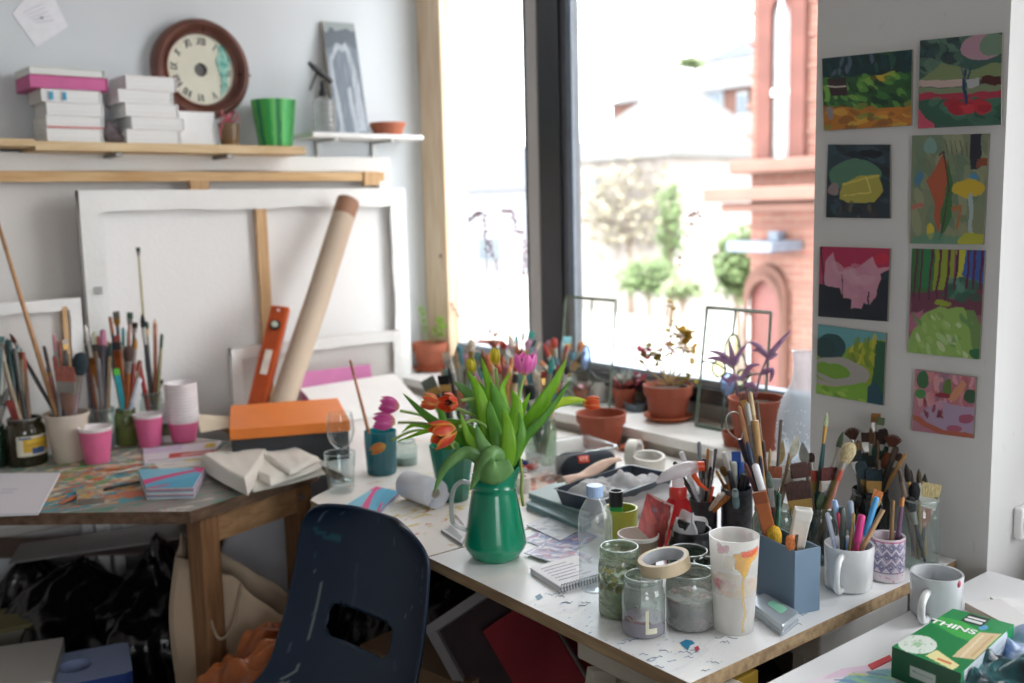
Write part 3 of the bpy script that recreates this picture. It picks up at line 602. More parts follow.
pgs = mat('#e9e9e7', .8, .04, 4, .2, stretch=(1, 1, 30)); wcov = mat('#efefee', .5, .03); ms = depth = None
ppm = F/proj((.8, 3.02, 1.65))[2]
z = zs
for i, (th, u0, u1, cov, lab, st) in enumerate([(13.5, 45.7, 102, wcov, 'thick white book at the bottom of the stack under the pink folder', None), (12.5, 45.7, 103, wcov, 'white book with a red line along its lower edge, second up in the pink-topped stack', ('#c8504e', .08)),
        (13, 48, 105, wcov, 'white book set slightly forward in the middle of the pink-topped stack', None), (12.5, 43, 103, wcov, 'white book with blue tape marks just below the pink folder', None),
        (13, 33, 111, mat('#c0588f', .6, .06), 'wide bright pink folder lying on the white books', None), (7.5, 33, 108, mat('#dfe0d8', .5, .1, 12, col2='#b9c4b4'), 'thin white sketchbook with marked cover on the pink folder', None)]):
    t = book(lab, u0, u1, z, th/ppm*.985, cov, (mat('#cf6a9c', .7, .05) if i == 4 else pgs), 'books in the pink-topped stack', dep=.15 if i < 4 else .17, Yf=3.025 if i < 4 else 3.02, rot=R((0, .8, -1, .6, 0, 1)[i]), stripe=st)
    if i == 3:
        for du in (-.055, -.02): M(Geo().box((du, -.0765, .016), (.010, .002, .022)), 'tape', mat('#3aa0c4', .5), t)
    z += th/ppm
z = zs; ppm = F/proj((1.05, 3.03, 1.65))[2]
for i, (th, u0, u1, lab) in enumerate([(14, 125.7, 179, 'white book at the bottom of the stack beside the clock'), (12.3, 132, 185, 'white book pushed out toward the clock, second up'), (13, 125.7, 179, 'white book in the middle of the stack beside the clock'),
        (12.6, 120.6, 175, 'white book shifted away from the clock, below the top one'), (14, 128, 179, 'white book with red spine edge on top of the stack by the clock')]):
    book(lab, u0, u1, z, th/ppm*.985, wcov if i < 4 else mat('#e9e2e2', .5, .03), pgs, 'white books in the stack by the clock', Yf=3.025, dep=.15, rot=R((0, -1, 1, -.6, 1.2)[i])); z += th/ppm
# small grey bundle between the stacks, white block of paper behind
p = py(113, 138, 3.08); g = Geo(); g.ball((0, 0, .03), (.024, .03, .03), 14); g.ball((.012, -.01, .016), (.026, .03, .016), 12); g.ball((-.004, 0, .055), (.012, .012, .018), 10)
M(g, 'cloth_bundle', mat('#7d7276', .8, .3, 40, .4), loc=(p.x, 3.09, zs), smooth=True, label='small grey purple crumpled bundle wedged between the two book stacks', cat='cloth bundle')
p, q = py(180, 139, 3.1), py(214, 112, 3.1); M(Geo().box((0, 0, (q.z-zs)/2), (q.x-p.x, .07, q.z-zs)), 'paper_block', mat('#eef0f1', .7, .03), loc=((p.x+q.x)/2, 3.13, zs), bevel=.003, label='white block of paper standing on the shelf below the clock', cat='paper')
# the clock
c = py(202, 69, 3.17); R0 = .158
ck = T('wall_clock', 'round wooden wall clock without hands, cream dial with peeling teal paint', 'clock', (c.x, 3.195, c.z), (R(90), R(4), 0))
oak = mat('#7e5246', .35, .25, 9, .1, 0, '#5c382e', .3)
M(Geo().lathe([(R0*.70, .012), (R0*.70, .028), (R0*.74, .032), (R0*.76, .024), (R0*.80, .03), (R0*.88, .045), (R0*.95, .042), (R0, .028), (R0, .0), (R0*.6, 0)], 64), 'rim', oak, ck, smooth=True, auto=50)
M(Geo().lathe([(R0*.13, .014), (R0*.3, .016), (R0*.72, .016)], 64), 'dial', mat('#d9d7c4', .45, .05, 8), ck, smooth=True)
M(Geo().lathe([(.0001, .006), (R0*.13, .006), (R0*.13, .016)], 24), 'centre_hole', mat('#6a6866', .6), ck)
glyph = {'I': [(.5, 0, .5, 1)], 'V': [(.1, 1, .5, 0), (.9, 1, .5, 0)], 'X': [(.1, 0, .9, 1), (.9, 0, .1, 1)]}
def roman(g, s, ang, rad, h):
    ws = {'I': .32, 'V': .62, 'X': .66}; W = sum(ws[ch_] for ch_ in s)*h; x = -W/2
    for ch_ in s:
        w = ws[ch_]*h
        for k, (a0, b0_, a1, b1) in enumerate(glyph[ch_]):
            p0 = Vector((x+a0*w, (b0_-.5)*h, 0)); p1 = Vector((x+a1*w, (b1-.5)*h, 0)); dd_ = (p1-p0).normalized(); nn = Vector((-dd_.y, dd_.x, 0))*(.0021 if (k == 0) else .0011)
            q4 = [p0-nn, p1-nn, p1+nn, p0+nn]; m3 = Matrix.Rotation(-ang, 3, 'Z'); g.add([(m3 @ (v_+Vector((0, rad, 0))))+Vector((0, 0, .0172)) for v_ in q4], [(0, 1, 2, 3)])
        x += w
for k, s in enumerate(['XII', 'I', 'II', 'III', 'IV', 'V', 'VI', 'VII', 'VIII', 'IX', 'X', 'XI']): g = Geo(); roman(g, s, k*PI/6, R0*.56, .023); M(g, 'numeral', mat('#2b2b2d', .5), ck)
pts = [(.34, .52), (.46, .56), (.52, .40), (.60, .28), (.58, .12), (.54, -.06), (.56, -.22), (.50, -.40), (.42, -.48), (.44, -.30), (.42, -.10), (.36, .02), (.30, .22), (.36, .36)]
g = Geo(); g.add([(x*R0, y*R0, .0185) for x, y in pts]+[(.44*R0, .1*R0, .0195)], [(i, (i+1) % 14, 14) for i in range(14)]); M(g, 'paint_patch', mat('#3c9a8a', .5, .3, 60, .2, 0, '#9fcfc0'), ck)
M(Geo().tube([(R0*.72, -.0*R0, .03), (R0*1.0, 0, .04)], .003, 6), 'catch', mat('#2c2624', .4, metal=.5), ck)
M(Geo().tube([(0, R0*.72, .034), (-.01*R0, R0*.99, .04)], .0018, 6), 'joint_line', mat('#2c2624', .4, metal=.5), ck)
# pinned note
def thin_poly(name, label, cat, pts, Y, mats, **k):
    w = [py(u, v, Y) for u, v in pts]; o = w[0]; g = Geo(); n = len(w)
    g.add([(p.x-o.x, 0, p.z-o.z) for p in w]+[(p.x-o.x, .001, p.z-o.z) for p in w], [tuple(range(n)), tuple(range(n, 2*n))[::-1]]+[(i, n+i, n+(i+1) % n, (i+1) % n) for i in range(n)])
    return M(g, name, mats, loc=o, label=label, cat=cat, **k)
nt_ = thin_poly('paper_note', 'tilted white paper note pinned high on the wall', 'note', [(12, 13), (29, -6), (50, -12), (68, 26), (36, 47), (33, 42)], 3.197, mat('#f0f0f5', .8, .03, 30))
g = Geo()
for k in range(5):
    p = py(24+k*3, 12+k*2.5, 3.19); q = py(42+k*3, 3+k*4, 3.19)-p; g.box((p.x-nt_.location.x+q.x/2, -.0012, p.z-nt_.location.z+q.z/2), (q.length, .0004, .0012), Matrix.Rotation(-math.atan2(q.z, q.x), 3, 'Y'))
M(g, 'handwriting', mat('#a9acb6', .7), nt_)
p = py(42, 17, 3.19)-nt_.location; M(Geo().ball((p.x, -.005, p.z), .0035, 10), 'drawing_pin', mat('#8a8c90', .3, metal=.7), nt_, smooth=True)
# jar with pink ribbon, green pot, white corner shelf
def fit(u0, u1, vt, vb, z=.75, rb=1.0):
    um = (u0+u1)/2; p = pz(um, vb, z); away = Vector((p.x, p.y, 0)).normalized(); r = .03
    for _ in range(4):
        c = p+away*r*rb*.98; r = (u1-u0)/2*proj(c)[2]/F
    c = p+away*r*rb*.98; lo, hi = 0, .8
    for _ in range(30):
        mid = (lo+hi)/2
        if proj((c.x, c.y, z+mid))[1] > vt: lo = mid
        else: hi = mid
    return c.x, c.y, r, lo
def fity(u0, u1, vt, Y, z):      # the same for a thing on a shelf whose distance from the wall is known
    c = py((u0+u1)/2, 130, Y); r = (u1-u0)/2*proj((c.x, Y, z))[2]/F; lo, hi = 0, .8
    for _ in range(30):
        mid = (lo+hi)/2
        if proj((c.x, Y, z+mid))[1] > vt: lo = mid
        else: hi = mid
    return c.x, Y, r, lo
def shell(prof, r, h, t): 
    o = [(.0001, 0)]+[(a*r, b*h) for a, b in prof]; return o+[(max(.0001, a*r-t), max(t, b*h)) for a, b in reversed(prof)]+[(.0001, t)]
def pol(prof, r, h): return [(max(.0001, a*r), b*h) for a, b in prof]
x, y, r, h = fity(218, 240, 110, 3.09, zs)
cj = T('gift_jar', 'small brown jar tied with a pink ribbon in front of the clock', 'jar', (x, y, zs))
M(Geo().lathe(shell([(.75, 0), (.85, .3), (.95, .75), (1, .8)], r, h*.8, .002), 24), 'jar', glass('jam_glass', '#e8dcc8', .1, .6, haze='#b39a7c', hazefac=.55), cj, smooth=True)
M(Geo().lathe(pol([(0, .02), (.78, .02), (.82, .35), (0, .35)], r, h), 20), 'contents', mat('#9a7a4a', .6, .2, 40), cj)
g = Geo()
for k in range(9):
    a = k*.7; g.tube([(0, -.002, h*.62), (r*.7*math.cos(a), -r*.4+.3*r*math.sin(a), h*(.85+.14*math.sin(k*2.1))), (r*1.1*math.cos(a), -r*.5, h*(.62+.3*math.sin(k)))], [.003, .006, .002], 6, flat=[.4]*3)
g.tube([(-r*.9, -.006, h*.5), (-r*1.0, -.014, h*.2)], .003, 6); M(g, 'ribbon', mat('#c9707e', .6, .2, 60), cj, smooth=True)
x, y, r, h = fity(253, 297, 100, 3.10, zs)
gp = T('plant_pot', 'green painted tapering plant pot standing at the shelf end', 'plant pot', (x, y, zs)); n = 26; cols = ['#2f9a4e', '#3bb25c', '#1f8c60', '#58bf5a', '#179068', '#2a7f4e', '#6ccc6a']
P = Paint('#2f9a4e', 120, 20, 8, .004)
for k in range(26):
    u = k/26; P.rect(u, -.1, u+.05, 1.1, cols[(k*5+k//3) % 7], .9)
g = Geo(); P.board(g, lambda a, b: ((r*(1-.26*b))*math.cos(2*PI*a), (r*(1-.26*b))*math.sin(2*PI*a), h*(1-b)))
k0 = len(g.v); g.lathe([(r, h), (r*.93, h), (r*.70, .006), (.0001, .006)], 40); setcol(g, k0, '#2b8a4c'); k0 = len(g.v); g.lathe([(.0001, 0), (r*.74, 0)], 40); setcol(g, k0, '#2b8a4c')
M(g, 'pot_body', colmat(.35, 0, 'glazed_green', 40), gp, smooth=True, auto=45)
z2 = py(370, 133, 3.05).z; xa, xb = py(313, 133, 3.05).x, py(424, 133, 3.05).x
ws = T('wall_shelf', 'small white shelf on two brackets beside the wooden window post', 'shelf', (0, 0, z2))
M(Geo().box(((xa+xb)/2, 3.125, -.008), (xb-xa, .148, .016)), 'board', whitem, ws, bevel=.002)
for u in (330, 386): xx = py(u, 140, 3.1).x; M(Geo().box((xx, 3.12, -.021), (.012, .13, .010)).box((xx, 3.192, -.055), (.012, .012, .07)), 'bracket', mat('#b9b8b4', .4, metal=.3), ws)
x, y, r, h = fity(314, 336, 66, 3.10, z2); hb_ = h*.55
sb = T('spray_bottle', 'clear ridged spray bottle with black trigger on the white shelf', 'spray bottle', (x, y, z2))
pr = [(.8, 0), (.95, .03)]
for k in range(5): pr += [(.92, .1+k*.16), (1.0, .14+k*.16), (1.0, .2+k*.16), (.9, .24+k*.16)]
pr += [(.7, .93), (.35, 1.0), (.32, 1.08)]
M(Geo().lathe(pol([(0, 0)]+pr, r, hb_), 28), 'bottle', glass('spray_glass', '#f0f3f4', .12, .6, haze='#e6e9ea', hazefac=.25), sb, smooth=True)
g = Geo(); g.lathe([(.0001, hb_*1.0), (r*.42, hb_*1.0), (r*.42, hb_*1.12), (r*.28, hb_*1.2), (r*.25, hb_*1.42), (.0001, hb_*1.42)], 16); bkp = mat('#26292c', .4)
g.tube([(r*.9, 0, hb_*1.42), (0, 0, hb_*1.62), (-r*.9, 0, hb_*1.8), (-r*1.3, 0, hb_*1.9)], [.008, .012, .009, .006], 10); M(g, 'spray_head', bkp, sb, smooth=True, auto=50)
M(Geo().tube([(-r*.5, 0, hb_*1.66), (-r*.95, 0, hb_*1.4), (-r*1.3, 0, hb_*1.16)], [.004, .004, .003], 8), 'trigger', bkp, sb, smooth=True)
# grey painted panel leaning
P = Paint('#77828c', 60, 150, 21, .02)
P.rect(-1, -1, 2, .06, '#9aa4a4'); P.rect(-.1, .06, 1.1, .2, '#5d666e', .8); P.poly([(.12, 1), (.1, .3), (.3, .17), (.6, .16), (.85, .4), (1, 1)], '#b4bcc4'); P.poly([(.25, 1), (.18, .32), (.38, .22), (.58, .22), (.7, .45), (.72, 1)], '#77828e'); P.poly([(.55, 1), (.5, .6), (.62, .55), (.72, 1)], '#aeb6be')
P.dabs(90, (0, .1, 1, 1), ['#8b96a0', '#6b7680', '#a3acb6', '#5f6a75'], (.008, .02), PI/2, 5, .45)
cn = [py(322, 21, 3.185), py(354, 23, 3.185), py(369, 131, 3.10), py(336, 131, 3.10)]
for q_ in cn[2:]: q_.z = z2
g = Geo(); f4 = lambda a, b: (cn[0]*(1-a)*(1-b)+cn[1]*a*(1-b)+cn[2]*a*b+cn[3]*(1-a)*b)-cn[3]
P.board(g, f4); k0 = len(g.v); off = Vector((0, .012, .001)); cc = [f4(0, 0), f4(1, 0), f4(1, 1), f4(0, 1)]
g.add(cc+[p_+off for p_ in cc], [(4, 7, 6, 5), (0, 4, 5, 1), (1, 5, 6, 2), (2, 6, 7, 3), (3, 7, 4, 0)]); setcol(g, k0, '#a89880')
M(g, 'painted_panel', colmat(.55, .2, 'painted_pattern'), loc=cn[3], label='tall grey brushed painting on board leaning on the white shelf', cat='painting')
x, y, r, h = fity(370, 406, 125, 3.11, z2)
M(Geo().lathe([(.0001, 0), (r*.72, 0), (r*.95, h), (r, h), (r, h*1.25), (r*.93, h*1.25), (r*.68, .004), (.0001, .004)], 32), 'plant_saucer', mat('#b4694c', .7, .06), loc=(x, y, z2), smooth=True, auto=50, label='terracotta saucer on the white shelf beside the grey panel', cat='saucer')
# ------------------------------------------------------------------ things on the school table
def cup_mesh(g, r, h, taper=.72, t=.0015, m=0, mi=1, n=32):
    g.lathe([(.0001, .004), (r*taper*.93, .004), (r*taper*.93, 0), (r*taper, 0), (r*.97, h*.96)], n, m=m)
    g.lathe([(r*.97, h*.96), (r*1.0, h*.965), (r*1.02, h*.985), (r*.99, h), (r*.955, h*.985), (r*taper*.95, .006), (.0001, .006)], n, m=mi)
pinkp = mat('#df6c98', .5, .05, 30); cupw = mat('#efe9ea', .6, .03)
def paper_cup(label, box, group='pink paper cups'):
    x, y, r, h = fit(*box, rb=.72); t = T('paper_cup', label, 'paper cup', (x, y, .75), random.Random(box[0]).uniform(0, 3), group); g = Geo(); cup_mesh(g, r, h)
    n = 32*5; body = Geo(); body.v = g.v; body.f = g.f; body.m = g.m
    b = Geo(); b.lathe([(.0001, .004), (r*.67, .004), (r*.67, 0), (r*.72, 0), (r*.97, h*.9)], 32); M(b, 'cup_wall', pinkp, t, smooth=True, auto=40)
    b = Geo(); b.lathe([(r*.97, h*.9), (r*.99, h*.965), (r*1.03, h*.985), (r*1.0, h), (r*.955, h*.985), (r*.68, .006), (.0001, .006)], 32); M(b, 'rim_lining', cupw, t, smooth=True, auto=60, label='white rolled rim and lining')
    return t
paper_cup('pink paper cup with white rim in front of the beige brush cup', (82, 114, 426, 464))
paper_cup('pink paper cup standing before the stacked cups, beside the label bottle', (136, 165, 413, 447))
x, y, r, h = fit(169, 200, 382, 443, rb=.72); n_c = 12; h1 = h*.42; step = (h-h1)/(n_c-1)
for k in range(n_c):
    b = 'bottommost' if k == 0 else 'topmost' if k == n_c-1 else None
    t = T('paper_cup', ('pink paper cup, bottommost of the tall nested stack' if k == 0 else 'empty paper cup, topmost of the tall nested stack' if k == n_c-1 else 'pink and white paper cup nested in the middle of the tall stack'), 'paper cup', (x, y, .75+k*step), k*.7, 'nested stack of pink paper cups')
    q = .76; M(Geo().lathe([(r*.70, .002), (r*(.74), .002), (r*.965, h1*.80)], 32), 'cup_wall', pinkp, t, smooth=True, auto=40)
    M(Geo().lathe([(r*.965, h1*.80), (r*.985, h1*.955), (r*1.02, h1*.98), (r*.99, h1), (r*.955, h1*.98), (r*.72, .006), (.0001, .006)], 32), 'rim_lining', cupw, t, smooth=True, auto=60, label='white rolled rim and lining')
CONT = {}
def keep(name, x, y, r, h, z=.75): CONT[name] = (x, y, r, h, z)
x, y, r, h = fit(48, 92, 412, 463, rb=.66); keep('beige', x, y, r, h)
M(Geo().lathe(shell([(.62, 0), (.66, .02), (.93, .93), (1.0, .94), (1.0, 1)], r, h, .002), 40), 'plastic_cup', mat('#cfc3b4', .45, .03), loc=(x, y, .75), smooth=True, auto=50, label='beige plastic cup full of brushes on the school table', cat='cup')
def jar(name, label, box, gm, z=.75, rb=.95, contents=None, cfrac=.4, prof=None, group=None, neck=.82, key=None, cat='jar', n=36, extra=None, ch=None):
    x, y, r, h = fit(*box, z=z, rb=rb)
    if ch: h = ch
    prof = prof or [(.9, 0), (1, .03), (1, .74), (.93, .84), (neck, .88), (neck, .9), (neck*1.04, .91), (neck*1.04, .985), (neck, 1.0)]
    t = T(name, label, cat, (x, y, z), random.Random(label).uniform(0, 6), group)
    pts = [(0, 0)]+prof; rim = prof[-1][0]*r
    M(Geo().lathe(pol(pts, r, h)+[(rim-.0022, h*.995), (rim-.0025, h*.9)], n), 'glass_body', gm, t, smooth=True)
    M(Geo().tube([((rim-.001)*math.cos(a*PI/18), (rim-.001)*math.sin(a*PI/18), h) for a in range(37)], .0016, 6, caps=False), 'rim', glass('rim_glass', '#dfe8e4', .3, .8, haze='#dfe6e2', hazefac=.35), t, smooth=True)
    if contents:
        pr = [(a*.965, b) for a, b in prof if b < cfrac]; last = pr[-1][0]
        M(Geo().lathe(pol([(0, .012)]+[(a, max(.012, b)) for a, b in pr]+[(last, cfrac), (0, cfrac)], r, h), n), 'contents', contents, t, smooth=True, auto=40)
    if key: keep(key, x, y, r*rim/r if False else rim, h, z)
    return t, r, h
clear = glass('clear_jar_glass', '#eaf2ef', .07, .55, haze='#dfe8e6', hazefac=.08)
paste = glass('murky_brown_glass', '#8a7c50', .12, .5, haze='#5a5238', hazefac=.5)
t, r, h = jar('paste_jar', 'brown glass jar with yellow label and dark base holding brushes', (10, 47, 417, 467), paste, contents=mat('#2c2a24', .5), cfrac=.2, neck=.82, key='paste')
P = Paint('#d9d4be', 60, 30, 4, .004); P.rect(.12, .12, .86, .82, '#c9a02a'); P.rect(.2, .2, .7, .34, '#e0bd3a', .8); P.rect(.3, .62, .58, .92, '#2c4c7c'); P.line([(.2, .44), (.75, .44)], .02, '#8a6a20', .7); P.rect(.05, .05, .3, .14, '#2a5a8a'); P.rect(.88, .1, .98, .8, '#8a8c80')
g = Geo(); P.board(g, lambda a, b: (r*1.012*math.cos(-2.6+a*2.5), r*1.012*math.sin(-2.6+a*2.5), h*(.66-.42*b))); t.rotation_euler.z = R(20)
M(g, 'label', colmat(.5, 0, 'printed_label'), t, smooth=True)
jar('glass_jar', 'clear glass jar of thin brushes behind the front pink paper cup', (91, 119, 408, 448), clear, contents=mat('#a9b6bb', .4), cfrac=.3, key='jarA')
jar('glass_jar', 'green tinted jar with wooden handled brushes between the pink cups', (117, 139, 408, 446), glass('olive_glass', '#b9c890', .1, .5, haze='#9aa86a', hazefac=.35), key='jarB', contents=mat('#b9b5a4', .6), cfrac=.5)
jar('glass_jar', 'clear jar with two upright pencils behind the second pink cup', (143, 166, 392, 440), clear, key='jarC')
jar('glass_jar', 'dark green glass jar cut off at the picture edge', (-16, 9, 425, 468), glass('bottle_green', '#4f7a66', .15, .5, haze='#3f6656', hazefac=.4), key='jarL', contents=mat('#2a4a42', .5), cfrac=.5)
jar('glass_jar', 'dark jar full of brushes tucked behind the beige cup', (28, 58, 400, 446), glass('dark_glass', '#3a4440', .15, .5, haze='#20262a', hazefac=.5), key='jarD')
x, y, r, h = fit(160, 177, 402, 442); bt_ = T('small_bottle', 'small white bottle with dark label behind the stacked pink cups', 'bottle', (x, y, .75))
M(Geo().lathe(pol([(0, 0), (.95, 0), (1, .03), (1, .72), (.7, .82), (.45, .88), (.45, .92)], r, h), 24), 'bottle', mat('#dfe0dc', .4), bt_, smooth=True, auto=50); M(Geo().lathe(pol([(0, .9), (.52, .9), (.52, 1.02), (0, 1.02)], r, h), 20), 'cap', mat('#e8e8e4', .4), bt_, smooth=True, auto=40)
M(Geo().lathe(pol([(1.02, .18), (1.02, .5)], r, h), 24), 'label', mat('#5a6440', .5, .4, 60), bt_, smooth=True)
# flat things
def flatq(name, label, cat, pts, z0, th, top, side=None, P=None, group=None, cover=None, bevel=0):
    w = [pz(u, v, z0+th) for u, v in pts]; o = sum(w, Vector())/len(w); o.z = z0; n = len(w); g = Geo(); loc = [p-o for p in w]
    if P is None:
        g.add([(p.x, p.y, 0) for p in loc]+[(p.x, p.y, th) for p in loc], [tuple(range(n))[::-1]]+[(i, (i+1) % n, n+(i+1) % n, n+i) for i in range(n)], 1); g.add([(p.x, p.y, th) for p in loc], [tuple(range(n))], 0)
        return M(g, name, [top, side or top], loc=o, label=label, cat=cat, group=group, bevel=bevel)
    P.board(g, lambda a, b: ((loc[0]*(1-a)*(1-b)+loc[1]*a*(1-b)+loc[2]*a*b+loc[3]*(1-a)*b)).to_tuple()[:2]+(th,)); k0 = len(g.v)
    g.add([(p.x, p.y, 0) for p in loc]+[(p.x, p.y, th-.0002) for p in loc], [tuple(range(n))[::-1]]+[(i, (i+1) % n, n+(i+1) % n, n+i) for i in range(n)], 1)
    c = np.full((len(g.v), 3), .8); c[:k0] = g.c[:k0]; g.c = c
    return M(g, name, [top, side or top], loc=o, label=label, cat=cat, group=group)
wpap = mat('#e9eaee', .75, .02); prn = colmat(.55, 0, 'printed_paper')
P = Paint('#e4e6ee', 60, 40, 2, .002)
for k in range(5): P.line([(.1, .3+.07*k), (.62-.05*(k % 2), .3+.07*k)], .005, '#b0b4c4', .7)
flatq('paper_stack', 'white sheets of paper overlapping the school table edge', 'paper', [(-30, 473), (60, 472), (38, 512), (-45, 515)], .7505, .006, prn, wpap, P)
def cardstack(label, pts, z0, th, seed, group='blue and pink postcards'):
    w = [pz(u, v, z0+th) for u, v in pts]; o = sum(w, Vector())/4; o.z = z0; loc = [p-o for p in w]; t = T('postcard_stack', label, 'postcards', o, 0, group)
    P = Paint('#4fa9c9', 70, 50, seed, .003); P.poly([(-.1, .0), (1.1, -.1), (1.1, .12), (.1, .62), (-.1, .75)], '#78bcd4'); P.poly([(-.05, .62), (.95, .04), (1.05, .1), (.0, .82)], '#cf3a7c'); P.poly([(.8, -.05), (1.05, -.05), (1.05, .3), (.93, .26)], '#d63f84'); P.poly([(.3, .75), (1.05, .45), (1.05, 1.05), (.2, 1.05)], '#3f9fc2'); P.line([(.05, 1), (.45, .84)], .03, '#c93a74')
    g = Geo(); P.board(g, lambda a, b: tuple((loc[0]*(1-a)*(1-b)+loc[1]*a*(1-b)+loc[2]*a*b+loc[3]*(1-a)*b).xy)+(th+.0004,)); M(g, 'printed_card', prn, t)
    n = max(2, int(th/.003)); g = Geo(); rs = random.Random(seed)
    cs = [mat('#d9e3e8', .6), mat('#8fb4c8', .6), mat('#c9809f', .6), mat('#d9dfe4', .6)]
    for k in range(n):
        j = Vector((rs.uniform(-.001, .001), rs.uniform(-.001, .001), 0)); q = [p+j for p in loc]; z = th*k/n
        g.add([(p.x, p.y, z) for p in q]+[(p.x, p.y, z+th/n*.92) for p in q], [(0, 3, 2, 1), (4, 5, 6, 7), (0, 1, 5, 4), (1, 2, 6, 5), (2, 3, 7, 6), (3, 0, 4, 7)], k % 4)
    M(g, 'card_edges', cs, t); return t
cardstack('thick stack of blue and pink cards on the school table', [(138, 469), (205, 467), (193, 487), (146, 488)], .7505, .026, 5)
P = Paint('#e6e2ea', 60, 30, 9, .002); P.rect(.35, .55, 1.1, .85, '#cf4a3c'); P.rect(.0, -.1, .5, .4, '#d6cbe4'); P.rect(.8, .1, .95, .4, '#e0c23a'); P.line([(.55, .7), (.9, .7)], .04, '#e9dfe0', .9); P.line([(.08, .86), (.32, .86)], .02, '#4a4a58')
flatq('booklet', 'white and red printed booklet beside the folded cloth', 'booklet', [(143, 448), (222, 440), (212, 456), (144, 463)], .7505, .004, prn, wpap, P)
P = Paint('#e9e6e0', 60, 30, 19, .002); P.rect(.5, .1, .9, .5, '#e8d27a'); P.line([(.1, .6), (.45, .6)], .02, '#b9b9c0')
flatq('booklet', 'cream leaflet with yellow mark under the red booklet', 'booklet', [(152, 461), (215, 452), (212, 464), (160, 469)], .7503, .002, prn, wpap, P)
P = Paint('#a7a48c', 50, 30, 29, .05); P.dabs(60, (0, 0, 1, 1), ['#5b9ba8', '#d9a04a', '#e0ddd0', '#c46a54', '#4a7a9a', '#9ab06a'], (.03, .08))
flatq('paint_swatch_pad', 'small paint-spotted pad near the school table edge', 'pad', [(76, 489), (101, 487), (104, 497), (77, 499)], .7505, .012, colmat(.5, .2, 'painted_pattern'), mat('#8b7f74', .6), P)
g = Geo(); a, b = pz(104, 489, .757), pz(150, 479, .757); g.tube([a, (a+b)/2, b], [.004, .0035, .003], 8); M(g, 'handle', mat('#2c2f30', .4), smooth=True, label='dark handle of a palette knife lying among the dried paint', cat='palette knife')
for (p0, p1, w_, cm, lb) in (((112, 473), (150, 464), .008, '#cfcdc6', 'pale bladed palette knife lying on the dried paint'), ((95, 470), (132, 466), .006, '#c87a4a', 'orange painted wooden stick lying on the dried paint'), ((60, 503), (92, 488), .010, '#c9785a', 'flat salmon painted offcut at the school table edge'), ((66, 497), (83, 486), .007, '#3a9ab8', 'short blue painted stick near the white sheets')):
    a, b = pz(*p0, .755), pz(*p1, .755); M(Geo().tube([a, a*.6+b*.4, b], [w_*.6, w_, w_*.5], 8, flat=[.3]*3, up=(0, 0, 1)), 'paint_stick', mat(cm, .5, .15, 60), smooth=True, label=lb, cat='paint tool')
# folded cloth
cl = mat('#e6e2d8', .9, .05, 6, .25, bscale=260)
t = T('folded_cloth', 'folded off-white canvas cloth with frayed edge on the table end', 'cloth', pz(262, 462, .75), 0)
def quadfn(pts, z): return [pz(u, v, z)-t.location for u, v in pts]
def clothlayer(pts, z0, th, seed, fray=0):
    q = [pz(u, v, .75+z0+th)-t.location for u, v in pts]; rs = random.Random(seed); ph = [rs.uniform(0, 6) for _ in range(6)]; n = 46
    def top(a, b):
        p = q[0]*(1-a)*(1-b)+q[1]*a*(1-b)+q[2]*a*b+q[3]*(1-a)*b; e = min(a, 1-a, b, 1-b); edge = min(1, e/.06)
        z = z0+th*(edge**.5)+(.0022*math.sin(5*a+3*b+ph[0])+.0012*math.sin(9*b-4*a+ph[1])+.0004*math.sin(19*a+11*b+ph[2]))*edge
        f = (.004*math.sin(60*b+ph[3])+.003*math.sin(97*b+ph[4]))*fray*(a > .97)
        c_ = math.sin(5*b+ph[5])*.004*(1 if a in (0, 1) else a)
        return (p.x+f+c_, p.y+.003*math.sin(7*a+ph[3]), max(z0, z))
    g = Geo(); g.grid(top, n, n); k = n*n
    g.v += [(x, y, z0) for (x, y, z) in (top(a, b) for a, b in ((0, 0), (1, 0), (1, 1), (0, 1)))]; g.f.append((k+3, k+2, k+1, k)); g.m.append(0); return g
M(clothlayer([(203, 450), (292, 454), (325, 468), (252, 486)], .001, .016, 1), 'fold', cl, t, smooth=True, sub=1)
M(clothlayer([(214, 447), (280, 448), (323, 462), (270, 480)], .0175, .014, 2, 1), 'fold', cl, t, smooth=True, sub=1)
M(clothlayer([(248, 444), (292, 446), (322, 456), (290, 470)], .032, .010, 3, 1), 'fold', cl, t, smooth=True, sub=1)
M(clothlayer([(198, 454), (246, 440), (268, 447), (247, 482)], .013, .034, 4), 'fold', cl, t, smooth=True, sub=1)
# orange lidded box
ob = T('lidded_box', 'black box with bright orange lid beside the folded cloth', 'box', (0, 0, 0))
HT = .855; q = [pz(*a, HT) for a in ((228, 404), (329, 397), (352, 421), (240, 430))]
o = sum(q, Vector())/4; u_ = ((q[1]-q[0])+(q[2]-q[3])).normalized(); w_ = Vector((-u_.y, u_.x, 0)); L_ = max(abs((p-o).dot(u_)) for p in q)*.96; W_ = max(abs((p-o).dot(w_)) for p in q)*.9
ob.location = (o.x, o.y, .7505); ob.rotation_euler.z = math.atan2(u_.y, u_.x)
M(Geo().box((0, 0, HT-.7505-.014), (2*L_, 2*W_, .028)), 'lid', mat('#ee8228', .45, .03), ob, bevel=.002, label='bright orange lid'); M(Geo().box((0, 0, (HT-.7505-.028)/2), (2*L_-.008, 2*W_-.008, HT-.7505-.029)), 'box_base', mat('#22262a', .5), ob, bevel=.002, label='black box base')
print('orange', L_, W_, o)
